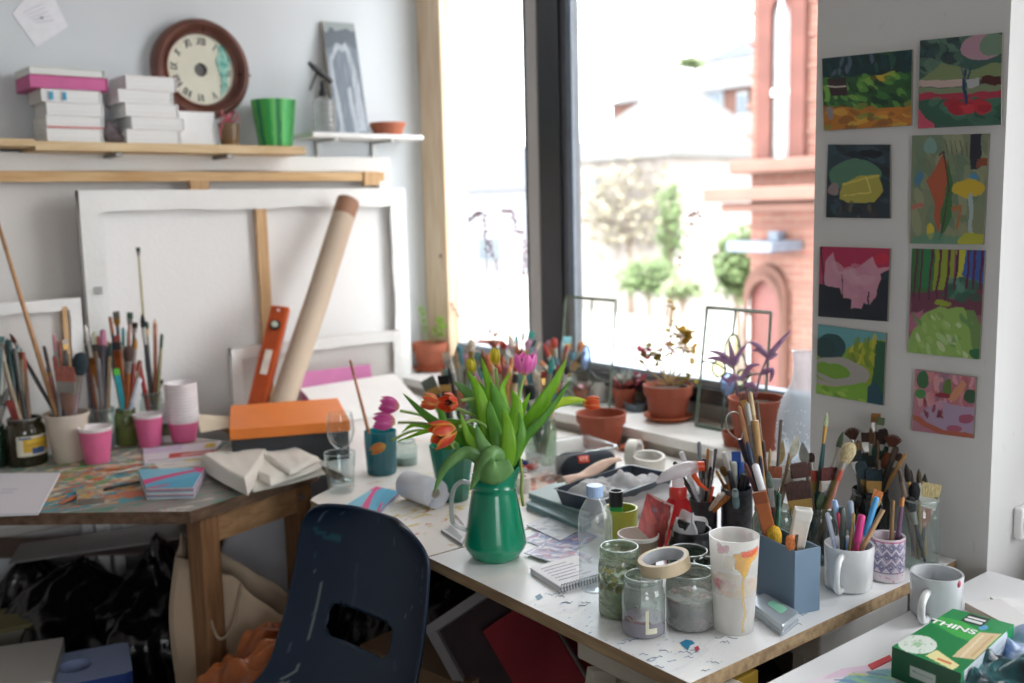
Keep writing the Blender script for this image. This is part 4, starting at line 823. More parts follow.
# ------------------------------------------------------------------ things on the desk
drink = glass('drinking_glass', '#f4f8f8', .06, .6, .02)
x, y, r, h = fit(326, 357, 452, 494, rb=.8)
t = T('tumbler', 'clear faceted glass tumbler standing in front of the wine glass', 'glass', (x, y, .75)); g = Geo(); n = 40
pr = [(.76, 0), (.80, .02), (.86, .3), (.90, .62), (.95, .66), (1, 1)]
def facet(a, k): return 1+.03*math.cos(10*a)*(k < 4)
o = []
full = [(0.01, 0)]+pr+[(.95, 1), (.9, .66), (.84, .6), (.78, .14), (.01, .12)]
for k, (a_, b_) in enumerate(full):
    for i in range(n): an = 2*PI*i/n; f_ = facet(an, k) if k < 5 else 1; o.append((a_*r*f_*math.cos(an), a_*r*f_*math.sin(an), b_*h))
g.add(o, [(k*n+i, k*n+(i+1) % n, (k+1)*n+(i+1) % n, (k+1)*n+i) for k in range(len(full)-1) for i in range(n)]); M(g, 'glass_body', drink, t, smooth=True, auto=50)
M(Geo().tube([(r*.975*math.cos(a*PI/18), r*.975*math.sin(a*PI/18), h) for a in range(37)], .001, 6, caps=False), 'rim', glass('rim_glass', ''), t, smooth=True)
x, y, r, h = fit(329, 357, 412, 484, rb=.9)
t = T('wine_glass', 'stemmed wine glass standing behind the tumbler by the orange box', 'glass', (x, y, .75))
M(Geo().lathe(pol([(0, .46), (.35, .48), (.8, .58), (1, .72), (.98, .85), (.86, 1.0)], r, h), 40), 'bowl', drink, t, smooth=True)
M(Geo().lathe(pol([(.10, .47), (.08, .3), (.10, .06)], r, h), 16), 'stem', drink, t, smooth=True); M(Geo().lathe(pol([(.10, .06), (.3, .025), (.85, .008), (.85, 0), (0, 0)], r, h), 32), 'foot', drink, t, smooth=True)
tealg = glass('teal_glass', '#58b4b8', .12, .5, haze='#2391a0', hazefac=.5)
x, y, r, h = fit(366, 398, 430, 476, rb=.88); keep('teal', x, y, r, h)
t = T('tumbler', 'deep teal glass tumbler with a single brush standing in it', 'glass', (x, y, .75)); g = Geo(); n = 48; full = [(.01, 0), (.86, 0), (.9, .04), (.98, .7), (1, 1), (.94, 1), (.82, .1), (.01, .08)]; o = []
for k, (a_, b_) in enumerate(full):
    for i in range(n): an = 2*PI*i/n; f_ = 1+.022*math.cos(14*an)*(1 < k < 4); o.append((a_*r*f_*math.cos(an), a_*r*f_*math.sin(an), b_*h))
g.add(o, [(k*n+i, k*n+(i+1) % n, (k+1)*n+(i+1) % n, (k+1)*n+i) for k in range(len(full)-1) for i in range(n)]); M(g, 'glass_body', tealg, t, smooth=True, auto=50)
jar('glass_jar', 'faint clear glass jar between the teal tumbler and the teal vase', (396, 418, 440, 466), clear, contents=mat('#b8c8c4', .5), cfrac=.35)
cardstack('loose stack of blue and pink cards lying behind the chair', [(334, 512), (376, 486), (400, 491), (376, 514)], .7505, .010, 8)
# rolled paper
a, b = pz(408, 497, .751), pz(432, 506, .751); ctr = pz(430, 506, .751); d = (b-a).normalized(); R1 = .034
t = T('paper_roll', 'white roll of paper lying beside the teal vase, spiral end showing', 'paper roll', (a.x, a.y, .7505+R1), math.atan2(d.y, d.x))
g = Geo(); n = 150; o = []; Lr = .115
for i in range(n):
    an = i/n*2*PI*4.0; rr = .011+(R1-.011)*(i/n)**.9; o += [(0, rr*math.cos(an), rr*math.sin(an)), (Lr, rr*math.cos(an), rr*math.sin(an))]
g.add(o, [(2*i, 2*i+2, 2*i+3, 2*i+1) for i in range(n-1)]); M(g, 'rolled_sheet', mat('#e3e6ee', .55, .02), t, smooth=True, solid=.0012)
g = Geo(); g.lathe([(.0105, .002), (.0105, Lr-.004)], 24).xf(Matrix.Rotation(R(90), 4, 'Y')); M(g, 'core', mat('#b9b2a8', .7), t, smooth=True, solid=.001)
# green jug
x, y, r, h = fit(465, 527, 474, 564, rb=.76); JUG = (x, y, r, h); ang = math.atan2(RT.y, RT.x)
t = T('enamel_jug', 'glossy emerald green jug holding the tulips at the desk edge', 'jug', (x, y, .7505), ang); gj = mat('#058a66', .2, .08, 7, 0, 0, None, .6); n = 64
pr = [(.70, 0), (.76, .01), (.80, .035), (.96, .12), (1, .16), (1, .20), (.965, .27), (.72, .80), (.70, .845), (.735, .86), (.70, .875), (.70, .92), (.74, 1.0)]
o = []
def spout(an, b_): 
    k = max(0, (b_-.86)/.14); c = max(0, math.cos(an)); return 1+.30*k*c**6, .17*k*c**4
for k, (a_, b_) in enumerate([(.01, .0)]+pr+[(.71, 1.0), (.67, .9), (.67, .84), (.01, .6)]):
    for i in range(n):
        an = 2*PI*i/n; s_, dz = spout(an, b_) if (k < 15 or b_ > .86) else (1, 0); o.append((a_*r*s_*math.cos(an), a_*r*s_*math.sin(an), (b_+dz)*h))
g = Geo().add(o, [(k*n+i, k*n+(i+1) % n, (k+1)*n+(i+1) % n, (k+1)*n+i) for k in range(17) for i in range(n)]); M(g, 'jug_body', gj, t, smooth=True, auto=60)
hp = crv([(-r*.70, 0, h*.88), (-r*.98, 0, h*.92), (-r*1.24, 0, h*.86), (-r*1.36, 0, h*.72), (-r*1.38, 0, h*.5), (-r*1.30, 0, h*.40), (-r*.92, 0, h*.33)]); g = Geo().tube(hp, [.006]*len(hp), 12, flat=[.7]*len(hp))
M(g, 'handle', glass('clear_handle', '#e8efee', .25, .7, haze='#dfe6ea', hazefac=.35), t, smooth=True, label='clear handle')
# teal vase behind
x, y, r, h = fit(431, 476, 444, 503, rb=.7); VASE = (x, y, r, h)
t = T('glass_vase', 'teal green tapering vase standing behind the emerald jug', 'vase', (x, y, .7505)); M(Geo().lathe(shell([(.68, 0), (.70, .03), (.78, .4), (1, 1)], r, h, .003), 12), 'vase_body', glass('vase_teal', '#6cc4ae', .12, .6, haze='#3aa48e', hazefac=.6), t, smooth=False)
# plastic tub, speaker, terracotta pot
tubm = glass('tub_plastic', '#eef1f2', .10, .5, .15, haze='#e3e7ea', hazefac=.22)
q = [pz(*a, .81) for a in ((532, 444), (594, 434), (602, 447), (546, 464))]; o = sum(q, Vector())/4
o = o+FWH*.012
t = T('plastic_tub', 'clear rectangular plastic tub behind the round dark speaker', 'tub', (o.x, o.y, .7505), math.atan2((q[1]-q[0]).y, (q[1]-q[0]).x))
w_, d_ = ((q[1]-q[0]).length+(q[2]-q[3]).length)/4, min(.075, ((q[2]-q[1]).length+(q[3]-q[0]).length)/4)
def rr_loop(a, b, r, z, n=6):
    o = []
    for k, (sx, sy) in enumerate(((1, 1), (-1, 1), (-1, -1), (1, -1))):
        for i in range(n+1): an = k*PI/2+i/n*PI/2; o.append((sx*(a-r)+r*math.cos(an), sy*(b-r)+r*math.sin(an), z))
    return o
def rr_vessel(loops):
    g = Geo(); k = len(loops[0]); v = [p for L in loops for p in L]; g.add(v, [(j*k+i, j*k+(i+1) % k, (j+1)*k+(i+1) % k, (j+1)*k+i) for j in range(len(loops)-1) for i in range(k)]+[tuple(range(k))[::-1]]); return g
M(rr_vessel([rr_loop(w_*.82, d_*.8, .012, 0), rr_loop(w_*.86, d_*.84, .016, .004), rr_loop(w_*.98, d_*.97, .02, .056), rr_loop(w_*1.04, d_*1.04, .022, .058), rr_loop(w_*1.04, d_*1.04, .022, .061), rr_loop(w_*.97, d_*.96, .019, .061)]), 'tub_body', tubm, t, smooth=True, auto=40)
a, b = pz(562, 476, .752), pz(606, 473, .752); d = (b-a).normalized(); RS = .030
t = T('portable_speaker', 'dark blue cylindrical speaker with red badge lying by the plastic tub', 'speaker', (a.x, a.y, .7505+RS), math.atan2(d.y, d.x)-.0); Ls = .12
spk = mat('#1d2a36', .75, .15, 300, .4); g = Geo().lathe([(.0001, -.012), (.018, -.010), (.026, -.002), (RS, .012), (RS, Ls-.012), (.026, Ls+.002), (.018, Ls+.01), (.0001, Ls+.012)], 36).xf(Matrix.Rotation(R(90), 4, 'Y')); M(g, 'body', spk, t, smooth=True)
def onspk(s, half_w, half_a, rad, a0):
    return Geo().grid(lambda u, v: (s+(u-.5)*2*half_w, rad*math.sin(a0+(v-.5)*2*half_a)*-1, rad*math.cos(a0+(v-.5)*2*half_a)), 8, 8)
M(onspk(.048, .0135, .30, RS+.0008, .95), 'badge', mat('#d8402c', .4), t, smooth=True, solid=.001); 
g = Geo()
for (s, hw, ha, da) in ((.048, .002, .12, -.05), (.048, .002, .03, .18), (.041, .002, .16, 0), (.055, .002, .16, 0)): q_ = onspk(s, hw, ha, RS+.0018, .95+da); g.add(q_.v, q_.f)
M(g, 'badge_mark', mat('#f0b8a8', .4), t)
M(Geo().lathe([(.0001, -.014), (.022, -.013), (.024, -.008)], 30).xf(Matrix.Rotation(R(90), 4, 'Y')), 'end_membrane', mat('#141c24', .5), t, smooth=True)
terra = mat('#9c4f38', .75, .12, 14, .08); terra2 = mat('#b5623f', .8, .1, 14, .08); soil = mat('#4a3a30', .95, .4, 60, .6)
def pot(name, label, box, m, z=.75, soilm=None, saucer=None, rb=.72, sbox=1.28, cat='plant pot', group=None, empty=False):
    x, y, r, h = fit(*box, z=z, rb=rb); t = T(name, label, cat, (x, y, z), 0, group); zz = 0
    if saucer:
        M(Geo().lathe([(.0001, 0), (r*sbox*.76, 0), (r*sbox*.96, h*.12), (r*sbox, h*.12), (r*sbox, h*.15), (r*sbox*.93, h*.15), (r*sbox*.72, h*.03), (.0001, h*.03)], 36), 'saucer', saucer, t, smooth=True, auto=50); zz = h*.035
    hh = h-zz
    M(Geo().lathe([(.0001, zz), (r*.68, zz), (r*.70, zz+.003), (r*.88, zz+hh*.70), (r*.955, zz+hh*.71), (r*.985, zz+hh*.965), (r*1.0, zz+hh*.97), (r*1.0, zz+hh), (r*.93, zz+hh), (r*.86, zz+hh*.7), (r*.70, zz+hh*.12), (.0001, zz+hh*.1)], 44), 'pot_body', m, t, smooth=True, auto=35)
    if soilm: 
        g = Geo(); g.grid(lambda a, b: (r*.89*b*math.cos(2*PI*a), r*.89*b*math.sin(2*PI*a), zz+hh*.86+.003*math.sin(17*a+9*b)*b), 30, 8); M(g, 'soil', soilm, t, smooth=True)
    return t, x, y, r, h
pot('plant_pot', 'empty brown plastic plant pot on the desk below the sill', (576, 627, 412, 450), terra, soilm=None)
x, y, r, h = fit(606, 632, 446, 453, rb=.9); M(Geo().lathe([(.0001, 0), (r*.8, 0), (r, .008), (r, .010), (r*.9, .010), (.0001, .003)], 30), 'plant_saucer', terra2, loc=(x+.03, y-.02, .7505), smooth=True, label='small terracotta saucer beside the empty pot on the desk', cat='saucer')
# small clutter behind the jug
for (u, v, c, lb, ln) in ((524, 469, '#c93a30', 'small red paint tube lying behind the jug', .05), (537, 466, '#c24a38', 'small red and pink tube end beside the plastic tub', .04), (531, 463, '#3a4f9a', 'small blue paint tube lying behind the jug', .04), (514, 462, '#2a2c30', 'small black tube lying behind the tulip jug', .05)):
    p = pz(u, v, .76); tt = T('paint_tube', lb, 'paint tube', (p.x, p.y, .7605), R(u*7 % 180)); M(Geo().tube([(0, 0, 0), (ln*.5, 0, 0), (ln, 0, -.002)], [.009, .009, .006], 12, flat=[1, .8, .3]), 'tube', mat(c, .4), tt, smooth=True); M(Geo().tube([(-.01, 0, 0), (0, 0, 0)], [.006, .006], 10), 'cap', mat('#e6e6e4', .4), tt)
x, y, r, h = fit(514, 531, 476, 494, rb=1); g = Geo().lathe([(r*.6, 0), (r, 0), (r, h), (r*.6, h), (r*.6, 0)], 32); M(g, 'tape_roll', mat('#e6e2da', .6), loc=(x, y, .7505), smooth=True, auto=40, label='white roll of tape just behind the jug spout', cat='tape')
P = Paint('#d9b8a4', 50, 30, 77, .03); P.dabs(40, (0, 0, 1, 1), ['#e0cfc2', '#c47a6c', '#8f5a50', '#e8dcd4', '#a8695c'], (.04, .1)); flatq('printed_sheet', 'pinkish brown printed sheet lying between the jug and the plastic tub', 'paper', [(519, 484), (545, 470), (568, 478), (540, 494)], .7502, .002, prn, wpap, P)
# blue-grey notebooks, tray, plastic sleeves, tape
def slab(name, label, pts, z0, th, cm, pm, cat='notebook', group=None):
    w = [pz(u, v, z0+th) for u, v in pts]; o = sum(w, Vector())/4; o.z = z0; t = T(name, label, cat, o, 0, group); q = [((p-o).x, (p-o).y) for p in w]; n = 4
    M(Geo().prism(q, 0, .0025).prism(q, th-.0025, th), 'cover', cm, t); q2 = [(x*.985, y*.985) for x, y in q]; M(Geo().prism(q2, .0025, th-.0025), 'pages', pm, t); return t
bluec = mat('#a9c2c8', .5, .06, 6); slab('notebook', 'pale blue green notebook, lower of the two beside the jug', [(526, 502), (552, 490), (606, 512), (582, 526)], .7505, .014, bluec, mat('#6f8c94', .7), group='pale blue notebooks')
slab('notebook', 'pale blue green notebook lying on top of the other by the dark tray', [(528, 492), (560, 480), (612, 500), (588, 513)], .7655, .014, mat('#b5cacb', .5, .06, 6), mat('#7d959a', .7), group='pale blue notebooks')
q = [pz(*a, .82) for a in ((557, 486), (632, 462), (672, 474), (598, 500))]; o = sum(q, Vector())/4
t = T('tray', 'shallow dark blue plastic tray under the crumpled plastic sleeves', 'tray', (o.x, o.y, .782), math.atan2((q[1]-q[0]).y, (q[1]-q[0]).x)); w_, d_ = (q[1]-q[0]).length/2, (q[3]-q[0]).length/2*.95
M(rr_vessel([rr_loop(w_*.9, d_*.85, .006, 0), rr_loop(w_*.92, d_*.88, .008, .002), rr_loop(w_, d_, .01, .034), rr_loop(w_+.004, d_+.004, .012, .036), rr_loop(w_*.985, d_*.975, .01, .036), rr_loop(w_*.9, d_*.86, .007, .004), rr_loop(w_*.05, d_*.05, .002, .004)]), 'tray_body', mat('#2c3a48', .45), t, smooth=True, auto=40)
M(Geo().box((o.x+.02, o.y+.01, .766), (.20, .13, .030), math.atan2((q[1]-q[0]).y, (q[1]-q[0]).x)), 'sketchbook', mat('#cdd2d2', .6, .05), bevel=.002, label='grey sketchbook under the dark tray', cat='sketchbook')
film = glass('plastic_film', '#f6f8fa', .10, .5, .25, haze='#f6f8fa', hazefac=.82)
def crumple(name, label, cat, c, w, d, h, rz, m, seed, lo=.002, n=60, solid=0, parent=None, fr=1):
    off = Vector((seed*3.1, seed*1.7, 0)); g = Geo()
    def f(a, b):
        x, y = (a-.5)*w, (b-.5)*d; e = min(a, 1-a, b, 1-b); en = min(1, e/.18)**.6
        nz = mnoise.ridged_multi_fractal(Vector((x, y, 0))*14+off, 1.0, 2.1, 4, 1.0, 2.0) if False else abs(mnoise.noise(Vector((x, y, 0))*13*fr+off))*1.1+abs(mnoise.noise(Vector((x, y, 0))*31*fr+off))*.5
        z = lo+h*en*(.42+.75*nz)
        return (x+.012*mnoise.noise(Vector((x, y, 5))*20+off), y+.012*mnoise.noise(Vector((x, y, 9))*20+off), z)
    g.grid(f, n, n); return M(g, name, m, parent, loc=c, rot=(0, 0, rz), smooth=True, label=label, cat=cat, solid=solid)
crumple('plastic_sleeve', 'crumpled clear plastic sleeves heaped in the dark tray', 'plastic sleeve', (o.x, o.y, .787), .21, .13, .045, math.atan2((q[1]-q[0]).y, (q[1]-q[0]).x), film, 3)
p = pz(585, 484, .84); pp = pz(618, 469, .84); g = Geo()
a0, b0 = pz(562, 484, .815), pz(618, 460, .83); dr = (b0-a0); sd = Vector((-dr.y, dr.x, 0)).normalized()
g.grid(lambda a, b: a0+dr*a+sd*(b-.5)*.03*(1-.2*a)+Vector((0, 0, .012*math.sin(b*PI)+.004*math.sin(a*9+b*3))), 30, 10); M(g, 'paper_wrapper', mat('#e2c4b0', .6, .1, 20), smooth=True, solid=.001, label='long pinkish paper wrapper lying on the plastic sleeves', cat='wrapper')
def ringroll(name, label, c, ro, ri, w, rot, mo, mi, cat='tape', parent=None):
    t = T(name, label, cat, c, rot); M(Geo().lathe([(ri, 0), (ro, 0), (ro, w), (ri, w)], 48), 'tape', mo, t, smooth=True, auto=40); M(Geo().lathe([(ri, w), (ri*.96, w), (ri*.96, 0), (ri, 0)], 48), 'core', mi, t, smooth=True, auto=40); return t
tw = mat('#e2e0d6', .6, .03); ti = mat('#d8d6d2', .7)
p = pz(655, 480, .751); ringroll('tape_roll', 'wide cream tape roll lying flat by the sill behind the spray bottle', (p.x+.05, p.y+.07, .7515), .040, .034, .040, (R(6), R(-4), 0), tw, ti)
p = pz(641, 478, .751); ringroll('tape_roll', 'cream tape roll standing on edge behind the plastic sleeves', (p.x+.05, p.y+.09, .7515+.036), .036, .029, .026, (R(90), 0, R(25)), tw, ti)
a, b = pz(612, 514, .772), pz(706, 478, .772); d = (b-a); t = T('paper_roll', 'white tube of rolled paper lying behind the red spray bottle', 'paper roll', a, math.atan2(d.y, d.x)); M(Geo().tube([(0, 0, 0), (d.length, 0, 0)], .021, 24).xf(Matrix.Identity(4)), 'roll', mat('#e8e9ea', .6, .02), t, smooth=True, auto=40); M(Geo().tube([(-.001, 0, 0), (.001, 0, 0)], .012, 18), 'core_hole', mat('#8f9294', .7), t)
# magazines and notebook
for i, (pts, sd_, lb, base_) in enumerate((([(523, 539), (562, 520), (598, 536), (566, 556)], 31, 'glossy magazine page with blue and violet print, nearest the jug', '#8c98c0'), ([(526, 524), (556, 512), (590, 524), (560, 540)], 33, 'white and grey magazine sheet under the pale notebooks', '#d5d9e0'), ([(524, 552), (548, 541), (592, 556), (575, 569)], 35, 'printed sheet with pink and white photographs above the wire-bound pad', '#a8a6c8'))):
    P = Paint(base_, 60, 60, sd_, .03); P.dabs(90, (0, 0, 1, 1), ['#e8e8ee', '#6f80b8', '#c9a0b4', '#4f6a9c', '#dcdce8', '#9a8fb0', '#b86f86', '#eef0f2', '#5f5f80'] if i != 1 else ['#eef0f2', '#c9ccd4', '#9fa8b8', '#e4e6ec'], (.02, .05), .6, 3); P.line([(.05, .1), (.95, .05)], .012, '#eceef4'); P.line([(.1, .95), (.9, .9)], .015, '#e8eaf0')
    flatq('magazine_page', lb, 'magazine', pts, .7503+.0022*i, .002, colmat(.3, 0, 'glossy_print'), wpap, P, group='scattered magazine pages')
t = slab('wire_bound_notebook', 'small white wire-bound notebook with faint writing near the water bottle', [(530, 567), (577, 554), (605, 573), (560, 586)], .7505, .010, mat('#e9e9ec', .6, .02), mat('#d4d6dc', .7, .05), 'notebook')
a, b = pz(561, 586, .76)-t.location, pz(604, 573.5, .76)-t.location; g = Geo()
for k in range(15): p = a+(b-a)*((k+.5)/15); g.tube([(p.x+.004*math.cos(q_), p.y+.004*math.sin(q_)*.3, .005+.0075*math.sin(q_)) for q_ in [i_*PI/4 for i_ in range(9)]], .0007, 5)
M(g, 'wire_binding', mat('#5d6068', .3, metal=.8), t)
g = Geo(); q = [pz(*z_, .7605)-t.location for z_ in ((530, 567), (577, 554), (605, 573), (560, 586))]
for k in range(6):
    s_ = .18+.12*k; p0 = q[0]*(1-s_)+q[3]*s_; p1 = q[1]*(1-s_)+q[2]*s_; p0 = p0+(p1-p0)*.12; p1 = p0+(p1-p0)*(.6+.1*(k % 3)); g.tube([(p0.x, p0.y, .0103), (p1.x, p1.y, .0103)], .0006, 4)
M(g, 'handwriting', mat('#9a9fb0', .7), t)
P = Paint('#d5d7da', 40, 30, 3, .01); P.rect(.1, .1, .5, .9, '#9fa3a8'); P.line([(.6, .2), (.9, .8)], .03, '#f2f2f4')
flatq('metal_clip_board', 'small grey clip plate lying at the jug handle', 'clip', [(441, 529), (458, 518), (467, 533), (462, 543)], .7505, .006, prn, mat('#8f9398', .4), P)
flatq('paper_scrap', 'white torn paper scraps lying behind the jug handle', 'paper', [(455, 513), (470, 507), (482, 520), (466, 527)], .7505, .004, wpap)
# bottle of water
pet = glass('pet_plastic', '#f6fafc', .07, .5, .04, haze='#eef4f8', hazefac=.14)
x, y, r, h = fit(579, 613, 485, 594, rb=.92); t = T('water_bottle', 'clear plastic water bottle with pale blue cap', 'bottle', (x, y, .7505))
pr = [(0, .012), (.5, 0), (.9, .0), (1, .03)]
for k in range(6): pr += [(.98, .07+k*.055), (.93, .085+k*.055), (.98, .10+k*.055)]
pr += [(1, .42), (.97, .46), (1, .5), (1, .64), (.97, .70), (.82, .78), (.6, .845), (.42, .885), (.40, .90)]
M(Geo().lathe(pol(pr, r, h), 44), 'bottle_body', pet, t, smooth=True)
g = Geo(); n = 48; o = []
for k, b_ in enumerate((.895, .9, .985, 1.0, 1.0)):
    for i in range(n): rr = r*(.47 if k < 4 else .01)*(1+(.04 if i % 2 else 0)*(0 < k < 3)); o.append((rr*math.cos(2*PI*i/n), rr*math.sin(2*PI*i/n), b_*h))
g.add(o, [(k*n+i, k*n+(i+1) % n, (k+1)*n+(i+1) % n, (k+1)*n+i) for k in range(4) for i in range(n)]); M(g, 'cap', mat('#a9c4ea', .35, .03), t)
# green mug with glue stick
def mug(label, box, m, rb=.95, hang=None, z=.75, taper=1.0, hsize=1.0, inner=None, name='mug', key=None, t_=.004, hz=(.30, .82)):
    x, y, r, h = fit(*box, z=z, rb=rb); t = T(name, label, 'mug', (x, y, z+.0005)); n = 48
    M(Geo().lathe([(.0001, .004), (r*rb*.8, .004), (r*rb*.84, 0), (r*rb*.96, .003), (r*rb, h*.06), (r, h*.97), (r*.99, h), (r*.97, h*1.003), (r-t_, h*.99), (r*rb-t_, .012), (.0001, .008)], n), 'mug_body', m, t, smooth=True, auto=60)
    if hang is not None:
        a0 = hang; cx, sy = math.cos(a0), math.sin(a0); pts = []
        for k in range(11): th = -PI/2+k*PI/10; rad = r*.96+math.cos(th)*.026*hsize; zz = h*(hz[0]+hz[1])/2+math.sin(th)*h*(hz[1]-hz[0])/2; pts.append((rad*cx, rad*sy, zz))
        M(Geo().tube(pts, [.0055*hsize]*11, 10, flat=[1.0]*11), 'handle', m, t, smooth=True)
    if inner: M(Geo().lathe([(.0001, 0), (r*.9*rb, 0)], 30), 'contents', inner, t, loc=(0, 0, h*.5))
    if key: keep(key, x, y, r, h, z)
    return t, x, y, r, h
camang = lambda x, y, off=0: math.atan2(-y, -x)+R(off)
t, gx, gy, gr, gh = mug('lime green mug holding a glue stick with black cap', (604, 638, 507, 545), mat('#b8c24a', .35, .08, 8), key='green', hang=None)
g = Geo().tube([(-RT.x*(gr+math.sin(k*PI/8)*.02)*1, -RT.y*(gr+math.sin(k*PI/8)*.02), gh*(.8-.07*k)) for k in range(9)], .005, 10); M(g, 'handle', mat('#d9d8c8', .35), t, smooth=True)
p = pd(616, 490, proj((gx, gy, .9))[2]-.01); t = T('glue_stick', 'white glue stick with black cap and green band standing in the lime mug', 'glue stick', (p.x, p.y, .765)); H_ = p.z-.765
M(Geo().lathe([(.0001, 0), (.0125, 0), (.0125, H_-.04)], 24), 'tube', mat('#e4ebe2', .4), t, smooth=True); M(Geo().lathe([(.0128, H_-.045), (.0128, H_-.028), (.0001, H_-.028)], 24), 'band', mat('#1f9a4a', .4), t, smooth=True, auto=40); M(Geo().lathe([(.0136, H_-.03), (.0136, H_), (.011, H_), (.010, H_-.006), (.0001, H_-.006)], 24), 'cap', mat('#141618', .35), t, smooth=True, auto=40)
# spray bottle with orange trigger
x, y, r, h = fit(664, 692, 486, 560, rb=1.0); t = T('spray_bottle', 'red bottle with clear spray head and bright orange trigger', 'spray bottle', (x, y, .7505), math.atan2(RT.y, RT.x))
rp = mat('#d8332c', .3, .06, 6, coat=.3); M(Geo().lathe(pol([(0, 0), (.95, 0), (1, .03), (1, .62), (.8, .78), (.52, .86), (.5, .9)], r, h), 32), 'bottle_body', glass('red_plastic', '#e05050', .15, .5, haze='#d93a44', hazefac=.7), t, smooth=True)
M(Geo().lathe(pol([(.58, .84), (.62, .86), (.62, .97), (.5, 1.0), (0, 1.0)], r, h), 28), 'collar', rp, t, smooth=True, auto=40)
M(Geo().lathe(pol([(.42, .99), (.44, 1.06), (.34, 1.15), (.28, 1.22)], r, h), 24), 'neck', film, t, smooth=True)
M(Geo().tube([(-.040, 0, h*1.06), (-.025, 0, h*1.14), (0, 0, h*1.215), (.022, 0, h*1.26), (.036, 0, h*1.275)], [.003, .009, .014, .013, .011], 14), 'spray_head', glass('head_plastic', '#f2f0f2', .15, .6, haze='#ecebee', hazefac=.55), t, smooth=True)
M(Geo().lathe([(.0001, 0), (.009, 0), (.009, .014), (.0001, .014)], 16).xf(Matrix.Rotation(R(90), 4, 'Y')), 'nozzle', mat('#ef5a28', .35), t, loc=(.034, 0, h*1.28), smooth=True, auto=40)
M(Geo().tube([(.030, 0, h*1.25), (.030, 0, h*1.14), (.040, 0, h*1.02), (.056, 0, h*.93)], [.007, .007, .006, .003], 10, flat=[.7]*4), 'trigger', mat('#ef5a28', .35), t, smooth=True)
# red picture card leaning on it
dp = proj((x, y, .8))[2]-.04; q = [pd(647, 492, dp+.012), pd(674, 505, dp+.012), pd(663, 551, dp-.02), pd(638, 527, dp-.02)]
P = Paint('#9a2c2e', 40, 60, 41, .03); P.dabs(50, (.05, .05, .95, .95), ['#b03a34', '#8a2428', '#a84a40', '#7a2a34', '#c24a3c'], (.03, .09), 1.2); P.ell(.45, .3, .07, .04, '#5a5a6a', .8); P.rect(.965, -.1, 1.1, 1.1, '#e2d4d0'); P.rect(-.1, -.1, 1.1, .03, '#c9a8a0')
g = Geo(); P.board(g, lambda a, b: q[0]*(1-a)*(1-b)+q[1]*a*(1-b)+q[2]*a*b+q[3]*(1-a)*b-q[2]); M(g, 'picture_card', colmat(.4, .1, 'printed_card'), loc=q[2], solid=.0015, label='dark red picture card leaning on the red spray bottle', cat='card')
# ribbed empty cup
x, y, r, h = fit(618, 659, 533, 572, rb=.85); n = 96; o = []
for k, (a_, b_) in enumerate([(.01, 0), (.82, 0), (.84, .02), (.965, .86), (1.0, .88), (1.01, 1), (.95, 1.0), (.80, .02), (.01, .02)]):
    for i in range(n): rr = a_*r*(1-.02*(i % 4 > 1)*(2 <= k <= 3)); o.append((rr*math.cos(2*PI*i/n), rr*math.sin(2*PI*i/n), b_*h))
g = Geo(); f_ = lambda lo, hi: [(k*n+i, k*n+(i+1) % n, (k+1)*n+(i+1) % n, (k+1)*n+i) for k in range(lo, hi) for i in range(n)]; g.add(o, f_(0, 4), 1); g.f += f_(4, 8); g.m += [0]*(4*n)
M(g, 'ribbed_cup', [mat('#e9e4dc', .5), mat('#a08f7c', .7, .06)], loc=(x, y, .7505), smooth=True, auto=60, label='empty ribbed brown paper cup with white rim in front of the red card', cat='cup')
# jars of murky paint water
Z = .7505
g1 = glass('jar_green_stained', '#e2eae0', .1, .55, .06, haze='#a8ba9e', hazefac=.28)
JP = [(.9, 0), (1, .03), (1, .70), (.96, .80), (.88, .84), (.88, .87), (.93, .88), (.93, .97), (.90, 1.0)]
t, r, h = jar('glass_jar', 'tall green stained jar of old paint water beside the water bottle', (599, 641, 546, 620), g1, z=Z, rb=.95, contents=mat('#a3b694', .4, .2, 30, col2='#c2d0b2'), cfrac=.55, prof=JP, n=44)
def radp(prof, r, k=1.004):
    def f(z):
        for (a, b), (c, d) in zip(prof, prof[1:]):
            if b <= z <= d and d > b: return r*k*(a+(c-a)*(z-b)/(d-b))
        return r*k*prof[-1][0]
    return f
P = Paint('#ffffff', 120, 70, 91, .02); P.dabs(120, (0, .22, 1, .6), ['#8c8436', '#5a5a2c', '#6f7f4a', '#a89a44', '#3f4f34', '#9aa86a'], (.008, .03), PI/2, 2.2, .95); P.dabs(60, (0, .0, 1, .24), ['#56685e', '#8a7a3c', '#3f6a70', '#6a7a50'], (.01, .025), a=.7); P.dabs(50, (0, .6, 1, 1), ['#7d9470', '#5f7a4c', '#a8b07a'], (.006, .02), a=.6)
film_on(t, P, radp(JP, r), h)
g2 = glass('jar_clear_purple', '#dde6e2', .1, .6, .05, haze='#dbe3df', hazefac=.25, stain=[(30, '#b0b4ae', .64)])
t, r, h = jar('glass_jar', 'small jar with lilac paint water and red smears, nearest the desk edge', (622, 665, 575, 639), g2, z=Z, rb=.92, contents=mat('#b096b4', .4, .08, 10), cfrac=.27, prof=[(.9, 0), (1, .04), (1, .66), (.93, .78), (.86, .82), (.86, .86), (.9, .87), (.9, .97), (.87, 1.0)], n=44)
t.rotation_euler.z = camang(*t.location.xy)-R(90) if False else camang(t.location.x, t.location.y)
g = Geo()
def patch(g, a0, a1, z0, z1, rad): g.grid(lambda a, b: (rad*math.cos(a0+(a1-a0)*a), rad*math.sin(a0+(a1-a0)*a), z0+(z1-z0)*b), 10, 6)
patch(g, .10, .25, h*.10, h*.52, r*1.006); patch(g, .10, .66, h*.10, h*.20, r*1.006); M(g, 'letter_mark', mat('#e3e0c8', .5), t, smooth=True)
